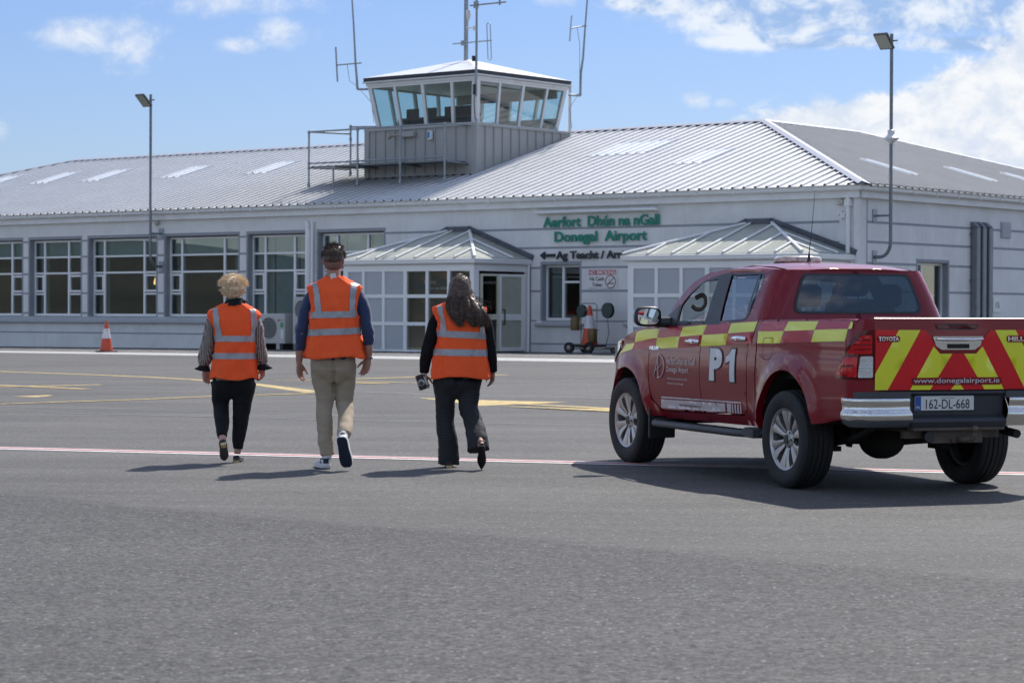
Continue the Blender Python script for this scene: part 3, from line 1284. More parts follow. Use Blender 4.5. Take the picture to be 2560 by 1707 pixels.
def flashing(p, q, n1, n2, w):
    """two-sided capping along p-q leaning on planes with downhill directions n1, n2"""
    p, q = Vector(p), Vector(q)
    up = Vector((0, 0, 0.055))
    a = [p + up + n1 * w, p + up + Vector((0, 0, 0.02)), p + up + n2 * w]
    c = [q + up + n1 * w, q + up + Vector((0, 0, 0.02)), q + up + n2 * w]
    fl.add(a + c, [(0, 1, 4, 3), (1, 2, 5, 4)])
    # closing lips
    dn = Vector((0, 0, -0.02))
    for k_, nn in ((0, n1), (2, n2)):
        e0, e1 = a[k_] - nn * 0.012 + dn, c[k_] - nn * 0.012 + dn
        gaps.add([e0, e1, e1 + Vector((0, 0, -0.036)), e0 + Vector((0, 0, -0.036))], [(0, 1, 2, 3)])  # dark strip painted in for the shade of the open rib ends
    fl.add([a[0], c[0], c[0] + dn, a[0] + dn, a[2], c[2], c[2] + dn, a[2] + dn], [(0, 1, 2, 3), (4, 5, 6, 7)])


dnF = Vector((0, -1, -sl_)).normalized()
dnB = Vector((0, 1, -sl_)).normalized()
dnR = Vector((1, 0, -sl_)).normalized()
dnL = Vector((-1, 0, -sl_)).normalized()
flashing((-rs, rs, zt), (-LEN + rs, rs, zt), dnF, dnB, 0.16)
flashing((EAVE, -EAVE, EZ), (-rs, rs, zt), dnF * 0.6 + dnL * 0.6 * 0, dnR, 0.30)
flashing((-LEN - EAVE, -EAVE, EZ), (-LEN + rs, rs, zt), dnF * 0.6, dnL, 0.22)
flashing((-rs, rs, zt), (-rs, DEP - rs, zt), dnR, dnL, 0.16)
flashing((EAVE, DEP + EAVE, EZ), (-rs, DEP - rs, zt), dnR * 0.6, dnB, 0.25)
fl.build("ridge_capping", RIDGE, roof)
gaps.build("rib_end_shade", GAP, roof)
for s0, d0, d1 in [(37.7, 4.45, 5.8), (34.6, 4.45, 5.9), (32.1, 4.45, 5.9), (28.1, 4.40, 5.85), (24.15, 4.40, 5.85), (10.3, 4.5, 6.0), (9.25, 4.55, 6.05),
                   (6.45, 3.0, 4.5)]:
    k = round(s0 / PITCH) * PITCH
    m_ = MB()
    slope_sheet(k, k + PITCH * 3, lambda s: d1, lambda s, d, h: front_pt(s, max(d, d0), h + 0.014), m_)
    sk_ = m_.build("skylight", SKYL, roof)
for n0, d0, d1 in [(4.95, 1.7, 3.25), (9.7, 1.85, 3.35), (13.0, 1.9, 3.35)]:
    k = round(n0 / PITCH) * PITCH
    m_ = MB()
    slope_sheet(k, k + PITCH * 2, lambda s: d1, lambda s, d, h: right_pt(s, max(d, d0), h + 0.014), m_)
    m_.build("skylight", SKYL, roof)
# ducts on the right wall
for i, (n_, c_) in enumerate([(5.72, 0), (6.02, 1), (6.33, 2)]):
    d_ = MB()
    d_.box(0.02, 0.20 + 0.02 * i, n_ - 0.10, n_ + 0.10, -0.1, 3.30, bev=0.02)
    d_.loft([[(0.02, n_ - 0.10, 3.30), (0.20 + 0.02 * i, n_ - 0.10, 3.30), (0.20 + 0.02 * i, n_ + 0.10, 3.30), (0.02, n_ + 0.10, 3.30)],
             [(0.02, n_ - 0.10, 3.44), (0.06, n_ - 0.10, 3.44), (0.06, n_ + 0.10, 3.44), (0.02, n_ + 0.10, 3.44)]])
    for zz in (0.8, 1.9, 3.1):
        d_.box(0.01, 0.06, n_ - 0.14, n_ + 0.14, zz, zz + 0.05)
    d_.build("duct", PIPE, T)
ve = MB()
ve.box(0.0, 0.05, 7.264, 7.773, 3.07, 3.49, bev=0.008)
for i in range(8):
    ve.box(0.05, 0.062, 7.30, 7.74, 3.10 + i * 0.045, 3.125 + i * 0.045)
ve.build("vent_grille", pm("grille_grey", (0.40, 0.43, 0.46), 0.5), T)


# ------------------------------------------------------------------ wall signs
def on_front(s, z, n=-0.05):
    return lambda u, v, d: (-s + u, n + d, z + v)


def sign_letters(name, words, label, mat, depth=0.01):
    t = empty(name, M=BM)
    tag(t, label, "sign")
    for wds, s, z, w, h, caps, bold in words:
        text("lettering", wds, on_front(s, z), w, h, mat, t, bold=bold, ext=depth, caps=caps)
    return t


sign_letters("wall_sign", [("Aerfort  Dhún na nGall", 9.60, 3.315, 3.79, 0.275, (0.0, 0.74), 0.026)],
             "upper line of green raised letters reading Aerfort Dhún na nGall", GREEN)
sign_letters("wall_sign", [("Donegal  Airport", 9.215, 2.925, 3.01, 0.272, (0.0, 0.74), 0.026)],
             "lower line of green raised letters reading Donegal Airport", GREEN)
ar = sign_letters("arrivals_sign", [("Ag Teacht / Arrivals", 9.16, 2.47, 2.72, 0.205, (0.0, 0.74), 0.03)],
                  "black letters reading Ag Teacht / Arrivals with an arrow pointing left", BLKL)
am = MB()
am.prism([(-9.69, 2.56), (-9.545, 2.665), (-9.545, 2.60), (-9.20, 2.60), (-9.20, 2.525), (-9.545, 2.525), (-9.545, 2.46)], -0.08, -0.02)
am.build("arrow", BLKL, ar)
cn = empty("sign_light_canopy", M=BM)
tag(cn, "white half round strip hood over the green airport lettering", "canopy")
m_ = MB()
m_.tube([(-9.79, -0.10, 3.70), (-5.83, -0.10, 3.70)], [(0.10, 0.055), (0.10, 0.055)], 16)
m_.build("hood", PVC, cn, 40)
m_ = MB()
for s in (9.4, 7.8, 6.2):
    m_.box(-s - 0.02, -s + 0.02, -0.10, 0.0, 3.66, 3.73)
m_.build("bracket", PVC, cn)

ns = empty("no_smoking_sign", M=BM)
tag(ns, "white sign reading No Smoking Ná Caith Tobac with red heading", "sign")
SW = pm("sign_white", (0.74, 0.74, 0.72), 0.5, var=0.03)
SR = pm("sign_red", (0.50, 0.03, 0.04), 0.5)
m_ = MB()
m_.box(-8.13, -7.17, -0.022, 0.0, 1.69, 2.185, bev=0.006)
m_.build("plate", SW, ns)
m_ = MB()
m_.box(-8.10, -7.20, -0.025, -0.021, 2.035, 2.165)
hd = m_.build("heading", SR, ns)
text("lettering", "NO SMOKING", on_front(8.09, 2.045, -0.029), 0.88, 0.105, SW, hd, bold=0.03)
text("lettering", "Ná Caith", on_front(8.06, 1.885, -0.026), 0.48, 0.10, BLKL, ns, bold=0.02)
text("lettering", "Tobac", on_front(7.98, 1.735, -0.026), 0.34, 0.10, BLKL, ns, bold=0.02)
m_ = MB()
cpt = [(-7.375 + 0.16 * cos(a * pi / 18), -0.026, 1.86 + 0.16 * sin(a * pi / 18)) for a in range(36)]
m_.tube(cpt, 0.012, 6, closed=True)
m_.tube([(-7.49, -0.026, 1.75), (-7.26, -0.026, 1.97)], 0.010, 6)
m_.build("ring", pm("faded_red", (0.30, 0.12, 0.14), 0.5), ns)
m_ = MB()
m_.box(-7.48, -7.27, -0.028, -0.022, 1.80, 1.825)
m_.tube([(-7.40, -0.026, 1.85), (-7.42, -0.026, 1.89), (-7.39, -0.026, 1.93)], 0.005, 5)
m_.build("cigarette", BLKL, ns)

st = empty("bay_number_sign", M=BM)
tag(st, "small white plate with the number 15 on the right hand wall", "sign")
m_ = MB()
m_.box(0.0, 0.02, 6.86, 7.30, 1.10, 1.51, bev=0.008)
m_.build("plate", SW, st)
text("lettering", "15", lambda u, v, d: (0.024, 6.99 + u, 1.22 + v), 0.19, 0.15, BLKL, st, bold=0.01)
dm = empty("hazard_sign", M=BM)
tag(dm, "white diamond shaped plate with four dark corner dots near the roof corner", "sign")
m_ = MB()
m_.prism([(-0.52, 3.42), (-0.40, 3.54), (-0.28, 3.42), (-0.40, 3.30)], -0.03, -0.006)
m_.build("plate", SW, dm)
m_ = MB()
for dx, dz in ((-0.085, 0), (0.085, 0), (0, 0.085), (0, -0.085)):
    m_.cyl((-0.40 + dx, -0.031, 3.42 + dz), (0, -1, 0), 0.014, 0.004, 10)
m_.build("dot", BLKL, dm)


# ------------------------------------------------------------------ entrance porches
def porch(name, s0, s1, off, label, door):
    """lean-to conservatory against the front wall, from s0 (left) to s1 (right); off deep"""
    t = empty(name, M=BM)
    tag(t, label, "porch")
    zt_, zg, ze = 2.13, 2.36, 2.47
    fr = MB()
    nF = -off
    # front frame: posts, rails
    w = s0 - s1
    np_ = 7 if door else 6
    if door:
        xs = [s0, 14.02, 13.29, 12.51, 11.74, 10.99, s1 + 0.04]
    else:
        k = 0.76
        xs = [s0 - 0.03 - i * k for i in range(6)] + [s1 + 0.04]
        xs = [s0, 4.30, 3.56, 2.80, 2.02, 1.25, s1 + 0.04]
    P0 = xs[0]
    fr.box(-s0, -s1, nF, nF + 0.07, 0.0, 0.05)
    fr.box(-s0, -s1, nF - 0.004, nF + 0.075, zt_, 2.30)
    for i, x in enumerate(xs):
        hw = 0.06 if i in (0, 3, len(xs) - 1) else 0.047
        if i == len(xs) - 1:
            fr.box(-x - 0.10, -s1, nF - 0.006, nF + 0.10, 0.05, zt_)
        elif i == 0:
            fr.box(-x, -x + 0.17, nF - 0.006, nF + 0.08, 0.05, zt_)
        else:
            fr.box(-x - hw, -x + hw, nF - 0.006, nF + 0.08, 0.05, zt_)
            if i == 3:
                fr.box(-x - 0.004, -x + 0.004, nF - 0.010, nF, 0.05, zt_ - 0.0)
    for z in (0.74, 1.472):
        fr.box(-s0 + 0.05, -s1 - 0.05, nF - 0.002, nF + 0.068, z - 0.045, z + 0.045)
    # left and right returns
    for sx, sgn in ((s0, 1), (s1, -1)):
        a, c = (-sx, -sx + 0.07) if sgn > 0 else (-sx - 0.07, -sx)
        fr.box(a, c, nF + 0.08, -0.004, zt_, 2.30)
        fr.box(a, c, -0.12, -0.004, 0.0, zt_)
        fr.box(a, c, nF + 0.10, nF + 0.20, 0.0, zt_)
        if sgn > 0 or not door:
            fr.box(a, c, nF + 0.2, -0.12, 0.0, 0.05)
            for z in (0.74, 1.472):
                fr.box(a + 0.002, c - 0.002, nF + 0.2, -0.12, z - 0.045, z + 0.045)
            for q in (0.8, 1.5):
                fr.box(a - 0.002, c + 0.002, -off + q - 0.04, -off + q + 0.04, 0.05, zt_)
    fr.build("frame", PVC, t)
    # infill panels
    pn = MB()
    gl = MB()
    for i in range(len(xs) - 1):
        tgt = gl if (door and i >= 3) else pn
        tgt.box(-xs[i] + 0.01, -xs[i + 1] - 0.01, nF + 0.03, nF + 0.036, 0.05, zt_)
    for sx, sgn in ((s0, 1), (s1, -1)):
        if sgn > 0 or not door:
            a = -sx + 0.03 * sgn
            pn.box(a, a + 0.006, nF + 0.15, -0.06, 0.05, zt_)
    pn.build("infill_panel", FROST, t)
    if door:
        gl.build("glazing", CPANE, t)
    # gutter
    g = MB()
    o_ = 0.13
    prg = [(0.0, zg - 0.05), (0.085, zg - 0.05), (0.125, zg - 0.01), (0.125, zg + 0.05), (0.0, zg + 0.05)]
    rr = [[(-s0 - o, -0.004, z) for o, z in prg], [(-s0 - o, nF - o, z) for o, z in prg], [(-s1 + o, nF - o, z) for o, z in prg], [(-s1 + o, -0.004, z) for o, z in prg]]
    g.loft(rr)
    pre = [(-0.02, zg + 0.05), (0.14, zg + 0.052), (0.14, zg + 0.085), (0.06, zg + 0.115), (-0.02, zg + 0.115)]
    rr = [[(-s0 - o, -0.004, z) for o, z in pre], [(-s0 - o, nF - o, z) for o, z in pre], [(-s1 + o, nF - o, z) for o, z in pre], [(-s1 + o, -0.004, z) for o, z in pre]]
    g.loft(rr)
    g.cyl((-s1 + 0.05, -0.07, 0.0), (0, 0, 1), 0.035, 2.32, 10)
    g.build("gutter", PVC, t, 40)
    # glazed hipped roof leaning on the wall
    mid = (s0 + s1) / 2 - (0.15 if door else 0.0)
    rl, rr_ = (12.95, 12.17) if door else (3.16, 2.42)
    zr = 3.26
    A = Vector((-s0 - 0.1, nF - 0.1, ze))
    B = Vector((-s1 + 0.1, nF - 0.1, ze))
    Cc = Vector((-rr_, -0.03, zr))
    Dd = Vector((-rl, -0.03, zr))
    WL = Vector((-s0 - 0.1, -0.02, ze))
    WR = Vector((-s1 + 0.1, -0.02, ze))
    rg = MB()
    rg.add([A, B, Cc, Dd, WL, WR], [(0, 1, 2, 3), (1, 5, 2), (4, 0, 3)])
    rg.build("roof_glazing", pm("roof_polycarbonate", (0.40, 0.415, 0.36), 0.25, var=0.05) if not MATS.get("roof_polycarbonate") else MATS["roof_polycarbonate"], t)
    rb = MB()
    up = Vector((0, 0, 0.03))

    def bar(p, q, r=0.035):
        rb.tube([p + up, q + up], [(r, r * 0.8)] * 2, 8)
    bar(A, Dd, 0.045)
    bar(B, Cc, 0.045)
    nb = 6

    def ray_to(px):
        """front rafter from the eave at x=px straight up the slope to a hip or the ridge"""
        t_ = None
        # limits: along hips
        base_ = Vector((px, A.y, ze))
        if px < Dd.x:
            k = (px - A.x) / (Dd.x - A.x)
        elif px > Cc.x:
            k = (B.x - px) / (B.x - Cc.x)
        else:
            k = 1.0
        top_ = Vector((px, A.y + (Cc.y - A.y) * k, ze + (zr - ze) * k))
        bar(base_, top_)
    for i in range(1, nb + 1):
        ray_to(A.x + (B.x - A.x) * i / (nb + 1))
    for W_, E_, top_ in ((WR, B, Cc), (WL, A, Dd)):
        for i in (1, 2):
            k = i / 3.0
            y = E_.y + (W_.y - E_.y) * k
            kk = min(1.0, (y - E_.y) / (top_.y - E_.y))
            bar(Vector((E_.x, y, ze)), Vector((E_.x + (top_.x - E_.x) * kk, y, ze + (zr - ze) * kk)))
    rb.build("rafter", PVC, t, 40)
    lf = MB()
    for p, q in ((WL, Dd), (Dd, Cc), (Cc, WR)):
        d_ = (q - p).normalized()
        nrm = Vector((-d_.z, 0, d_.x))
        if nrm.z < 0:
            nrm = -nrm
        a0, a1 = p + nrm * 0.13, q + nrm * 0.13
        b0_, b1 = p - nrm * 0.05, q - nrm * 0.05
        ov = Vector((0, -0.06, 0))
        e_ = d_ * 0.05
        vs = [a0 - e_, a1 + e_, b1 + e_, b0_ - e_]
        lf.add([Vector((v.x, -0.010, v.z)) for v in vs] + [Vector((v.x, -0.07, v.z)) for v in vs],
               [(0, 1, 2, 3), (4, 5, 6, 7), (0, 1, 5, 4), (1, 2, 6, 5), (2, 3, 7, 6), (3, 0, 4, 7)])
    lf.build("lead_flashing", LEAD, t)
    if door:
        # open doorway with one leaf in the right return
        dr = MB()
        xa, xb = -s1 - 0.065, -s1 - 0.005
        n1, n2 = -1.22, -0.14
        dr.box(xa, xb, n1, n1 + 0.09, 0.03, 2.06)
        dr.box(xa, xb, n2 - 0.12, n2, 0.03, 2.06)
        dr.box(xa, xb, n1 + 0.09, n2 - 0.12, 1.99, 2.06)
        dr.box(xa, xb, n1 + 0.09, n2 - 0.12, 0.84, 1.01)
        dr.box(xa, xb, n1 + 0.09, n2 - 0.12, 0.03, 0.13)
        dl = dr.build("door", PVC, t)
        q_ = MB()
        q_.box(xa + 0.02, xa + 0.026, n1 + 0.08, n2 - 0.11, 0.1, 2.0)
        q_.build("door_pane", pm("greenish_panel", (0.40, 0.42, 0.34), 0.25, var=0.08), dl)
        q_ = MB()
        hx = -s1 + 0.045
        q_.tube([(-s1 - 0.02, -1.05, 0.74), (hx, -1.05, 0.74), (hx, -1.05, 0.78), (hx, -1.05, 1.08), (hx, -1.05, 1.12), (-s1 - 0.02, -1.05, 1.12)], 0.018, 8)
        q_.build("door_handle", BLACK, dl, 40)
        # second leaf folded inwards, darker
        d2 = MB()
        d2.box(xa, xb, -1.98, -1.90, 0.03, 2.06)
        d2.box(xa, xb, -1.30, -1.24, 0.03, 2.06)
        d2.box(xa, xb, -1.90, -1.30, 2.0, 2.06)
        d2.box(xa, xb, -1.90, -1.30, 0.86, 1.0)
        d2.box(xa, xb, -1.90, -1.30, 0.03, 0.1)
        dd_ = d2.build("door", pm("cream_frame", (0.60, 0.58, 0.47), 0.5), t)
        q_ = MB()
        q_.box(xa + 0.02, xa + 0.026, -1.91, -1.29, 0.08, 2.02)
        q_.build("door_pane", glass("dark_door_pane", (0.22, 0.22, 0.22), base=0.02), dd_)
        # sunset mural on the inner screen behind the glazing
        mu = bpy.data.materials.new("sunset_mural")
        mu.use_nodes = True
        nt = mu.node_tree
        bsd = nt.nodes["Principled BSDF"]
        tc = nt.nodes.new("ShaderNodeTexCoord")
        mp = nt.nodes.new("ShaderNodeMapping")
        mp.inputs["Scale"].default_value = (1.0, 1, 2.6)
        nt.links.new(tc.outputs["Object"], mp.inputs[0])
        nz = nt.nodes.new("ShaderNodeTexNoise")
        nz.inputs["Scale"].default_value = 1.9
        nz.inputs["Detail"].default_value = 5
        nt.links.new(mp.outputs[0], nz.inputs[0])
        sp = nt.nodes.new("ShaderNodeSeparateXYZ")
        nt.links.new(tc.outputs["Object"], sp.inputs[0])
        rp = nt.nodes.new("ShaderNodeValToRGB")
        rp.color_ramp.elements[0].position = 0.36
        rp.color_ramp.elements[0].color = (0.022, 0.045, 0.075, 1)
        rp.color_ramp.elements[1].position = 0.66
        rp.color_ramp.elements[1].color = (0.30, 0.10, 0.04, 1)
        e = rp.color_ramp.elements.new(0.5)
        e.color = (0.06, 0.045, 0.05, 1)
        nt.links.new(nz.outputs[0], rp.inputs[0])
        rp2 = nt.nodes.new("ShaderNodeValToRGB")
        rp2.color_ramp.elements[0].position = 0.0
        rp2.color_ramp.elements[0].color = (0.09, 0.10, 0.03, 1)
        rp2.color_ramp.elements[1].position = 0.62
        rp2.color_ramp.elements[1].color = (0.02, 0.02, 0.02, 1)
        e = rp2.color_ramp.elements.new(0.42)
        e.color = (0.12, 0.06, 0.03, 1)
        dv = nt.nodes.new("ShaderNodeMath")
        dv.operation = 'DIVIDE'
        nt.links.new(sp.outputs[2], dv.inputs[0])
        dv.inputs[1].default_value = 2.1
        nt.links.new(dv.outputs[0], rp2.inputs[0])
        gt_ = nt.nodes.new("ShaderNodeMapRange")
        nt.links.new(sp.outputs[2], gt_.inputs[0])
        gt_.inputs[1].default_value = 1.1
        gt_.inputs[2].default_value = 1.35
        mx = nt.nodes.new("ShaderNodeMix")
        mx.data_type = 'RGBA'
        nt.links.new(gt_.outputs[0], mx.inputs[0])
        nt.links.new(rp2.outputs[0], mx.inputs[6])
        nt.links.new(rp.outputs[0], mx.inputs[7])
        nt.links.new(mx.outputs[2], bsd.inputs["Base Color"])
        bsd.inputs["Roughness"].default_value = 0.6
        q_ = MB()
        q_.box(-12.45, -10.25, nF + 0.22, nF + 0.235, 0.05, 2.12)
        scn = q_.build("mural", mu, t)
        SG = pm("mural_letters", (0.55, 0.56, 0.56), 0.6)
        text("lettering", "Fáilte", lambda u, v, d: (-12.02 + u, nF + 0.215, 1.80 + v), 0.40, 0.10, SG, scn, bold=0.02)
        text("lettering", "Dún na nGall", lambda u, v, d: (-11.92 + u, nF + 0.215, 1.645 + v), 0.70, 0.085, SG, scn, bold=0.02)
    return t


porch("entrance_porch", 14.75, 10.12, 2.27, "white conservatory porch with an open glazed door and a sunset mural", True)
porch("entrance_porch", 5.16, 0.16, 2.27, "white conservatory porch with frosted panels partly behind the red pickup", False)

# ------------------------------------------------------------------ control tower on the roof
S0, S1, N0, N1 = 14.13, 18.42, 2.585, 6.88
SCN, NCN = (S0 + S1) / 2, (N0 + N1) / 2
CT = empty("control_tower", M=BM)
tag(CT, "grey clad control tower cab with outward leaning windows rising from the roof", "control tower")
t_ = MB()
t_.box(-S1, -S0, N0, N1, 4.4, 6.47)
t_.build("clad_base", CLAD, CT)
t_ = MB()
for i in range(1, 11):
    x = -S1 + i * (S1 - S0) / 11
    t_.box(x - 0.016, x + 0.016, N0 - 0.035, N0 + 0.01, 5.1, 6.40)
for i in range(1, 11):
    y = N0 + i * (N1 - N0) / 11
    t_.box(-S0 - 0.01, -S0 + 0.035, y - 0.016, y + 0.016, 5.0, 6.40)
t_.box(-S1 - 0.03, -S0 + 0.045, N0 - 0.045, N0 + 0.02, 6.40, 6.47)
t_.box(-S0 - 0.02, -S0 + 0.043, N0 + 0.021, N1 + 0.03, 6.402, 6.468)
t_.box(-S1 - 0.02, -S1 + 0.16, N0 - 0.038, N0 + 0.01, 4.9, 6.40)
t_.box(-S0 - 0.16, -S0 + 0.038, N0 - 0.038, N0 + 0.01, 4.9, 6.40)
t_.box(-S0 - 0.01, -S0 + 0.038, N0 + 0.012, N0 + 0.16, 4.9, 6.40)
t_.build("cladding_seam", CLAD, CT)
t_ = MB()
t_.box(-S1 - 0.02, -S0 - 0.16, N0 - 0.05, N0 - 0.02, 4.97, 5.02)
t_.build("base_flashing", GAP, CT)
HB, HT, ZB, ZT = 1.90, 2.10, 6.48, 7.74


def cabp(x, y, k):
    """x, y in -1..1 on the cab outline, k 0..1 up the leaning glass"""
    h = HB + (HT - HB) * k
    return Vector((-SCN + x * h, NCN + y * h, ZB + (ZT - ZB) * k))


fr = MB()
sides = [lambda u: (u, -1), lambda u: (1, u), lambda u: (-u, 1), lambda u: (-1, -u)]
outs = [Vector((0, -1, 0)), Vector((1, 0, 0)), Vector((0, 1, 0)), Vector((-1, 0, 0))]
for i, sf in enumerate(sides):
    alongv = Vector((sf(1)[0] - sf(-1)[0], sf(1)[1] - sf(-1)[1], 0)) / 2
    for u, hw in ((-0.965, 0.07), (-0.50, 0.045), (0.02, 0.055), (0.56, 0.045), (0.965, 0.07)):
        a, c = cabp(*sf(u), 0.0), cabp(*sf(u), 1.0)
        rings = []
        for p in (a, c):
            rings.append([p + alongv * (-hw) + outs[i] * 0.03, p + alongv * hw + outs[i] * 0.03, p + alongv * hw - outs[i] * 0.05, p + alongv * (-hw) - outs[i] * 0.05])
        fr.loft(rings)
    for k0, k1 in ((0.0, 0.035), (0.955, 1.0)):
        rings = []
        for u in (-1, 1):
            p0, p1 = cabp(*sf(u), k0), cabp(*sf(u), k1)
            rings.append([p0 + outs[i] * 0.024, p1 + outs[i] * 0.024, p1 - outs[i] * 0.04, p0 - outs[i] * 0.04])
        fr.loft(rings)
cabf = fr.build("window_frame", PVC, CT)
gl = MB()
for i, sf in enumerate(sides):
    gl.add([cabp(*sf(-1), 0), cabp(*sf(1), 0), cabp(*sf(1), 1), cabp(*sf(-1), 1)], [(0, 1, 2, 3)])
gl.build("window_pane", TPANE, cabf)
t_ = MB()
t_.box(-SCN - 2.03, -SCN + 2.03, NCN - 2.03, NCN + 2.03, 6.40, 6.479)
t_.build("cab_floor", INT, CT)
t_ = MB()
t_.box(-SCN - HT - 0.05, -SCN + HT + 0.05, NCN - HT - 0.05, NCN + HT + 0.05, 7.74, 7.83, bev=0.01)
t_.box(-SCN - HT - 0.13, -SCN + HT + 0.13, NCN - HT - 0.13, NCN + HT + 0.13, 7.832, 7.875, bev=0.01)
t_.build("eaves_board", FASCIA, CT)
t_ = MB()
t_.box(-SCN - HT - 0.10, -SCN + HT + 0.10, NCN - HT - 0.10, NCN + HT + 0.10, 7.877, 7.985)
t_.build("fascia", DARKF, CT)
t_ = MB()
e = HT + 0.12
b0 = [(-SCN - e, NCN - e, 7.99), (-SCN + e, NCN - e, 7.99), (-SCN + e, NCN + e, 7.99), (-SCN - e, NCN + e, 7.99)]
t_.add(b0 + [(-SCN, NCN, 8.60)], [(0, 1, 4), (1, 2, 4), (2, 3, 4), (3, 0, 4), (3, 2, 1, 0)])
nrf = t_.build("roof", pm("tower_roof_sheet", (0.60, 0.61, 0.62), 0.4, var=0.04), CT)
# inside the cab: consoles, chair backs, ceiling, rear wall piers
t_ = MB()
t_.box(-SCN - 1.5, -SCN + 1.2, NCN - 1.45, NCN - 0.95, 6.48, 6.80)
for x in (-1.2, -0.5, 0.3, 0.9):
    t_.box(-SCN + x - 0.24, -SCN + x + 0.24, NCN - 1.15, NCN - 1.08, 6.80, 7.10, bev=0.02)
t_.box(-SCN - 0.2, -SCN + 0.2, NCN - 0.55, NCN - 0.45, 6.6, 7.15, bev=0.04)
t_.build("console", BLACK, CT)
t_ = MB()
t_.box(-SCN - 1.95, -SCN + 1.95, NCN + 1.80, NCN + 1.84, 6.48, 6.86)
t_.box(-SCN - 1.95, -SCN + 1.95, NCN + 1.80, NCN + 1.84, 7.45, 7.74)
t_.box(-SCN - 1.95, -SCN - 1.0, NCN + 1.80, NCN + 1.84, 7.08, 7.18)
t_.box(-SCN - 0.3, -SCN + 0.1, NCN + 1.81, NCN + 1.85, 6.86, 7.45)
t_.build("inner_wall", pm("cab_lining", (0.38, 0.38, 0.35), 0.8), CT)
t_ = MB()
t_.cyl((-S0 - 0.02, N1 + 0.08, 6.0), (0, 0, 1), 0.05, 1.85, 10)
t_.build("downpipe", PVC, CT, 40)


# masts
def rod_thing(name, label, cat):
    t = empty(name, M=BM)
    tag(t, label, cat)
    return t


t = rod_thing("antenna_mast", "tallest aerial mast on the tower corner with a T shaped cross arm", "antenna")
m_ = MB()
m_.tube([(-14.02, 2.42, 7.2), (-14.0, 2.42, 8.6), (-14.0, 2.42, 10.6)], [0.042, 0.036, 0.03], 10)
m_.build("pole", STEEL, t, 40)
m_ = MB()
m_.tube([(-14.21, 2.38, 9.79), (-12.9, 2.38, 9.79)], 0.024, 8)
m_.box(-14.06, -13.95, 2.35, 2.45, 9.70, 9.90)
m_.tube([(-13.12, 2.38, 9.72), (-13.12, 2.38, 10.7)], [0.03, 0.016], 8)
m_.build("cross_arm", STEEL, t, 40)
m_ = MB()
m_.tube([(-14.03, 2.42, 9.15), (-14.38, 2.42, 9.18)], 0.018, 8)
m_.box(-14.08, -14.0, 2.36, 2.44, 9.07, 9.2)
m_.cyl((-14.31, 2.42, 9.10), (0, 0, 1), 0.012, 0.28, 8)
m_.lathe([(0.02, 0), (0.055, 0.08), (0.07, 0.16), (0.07, 0.30), (0.055, 0.32)], (-14.31, 2.42, 9.36), seg=14)
m_.build("weather_sensor", PVC, t, 40)
m_ = MB()
m_.box(-14.08, -13.98, 2.34, 2.40, 7.25, 7.55, bev=0.015)
m_.box(-14.13, -14.03, 2.36, 2.44, 8.20, 8.36, bev=0.01)
m_.tube([(-14.05, 2.40, 7.3), (-14.06, 2.39, 7.0), (-14.03, 2.40, 6.6), (-13.98, 2.42, 6.5)], 0.014, 6)
m_.build("junction_box", BLACK, t, 40)

t = rod_thing("antenna_mast", "square section aerial mast behind the tower roof peak with a folded dipole loop", "antenna")
m_ = MB()
m_.box(-16.30, -16.20, NCN - 0.17, NCN - 0.07, 8.45, 10.5, bev=0.01)
m_.build("pole", STEEL, t)
m_ = MB()
m_.tube([(-16.67, 4.5, 9.06), (-15.18, 4.5, 9.06)], 0.020, 8)
m_.box(-16.33, -16.17, 4.46, 4.56, 8.99, 9.13)
m_.build("cross_arm", STEEL, t, 40)
m_ = MB()
loop = []
for k in range(9):
    a = pi * k / 8
    loop.append((-15.29 + 0.065 * cos(a), 4.5, 9.52 + 0.065 * sin(a)))
for k in range(9):
    a = pi + pi * k / 8
    loop.append((-15.24 + 0.065 * cos(a), 4.5, 8.55 + 0.065 * sin(a)))
m_.tube(loop, 0.014, 6, closed=True)
m_.build("dipole", STEEL, t, 40)

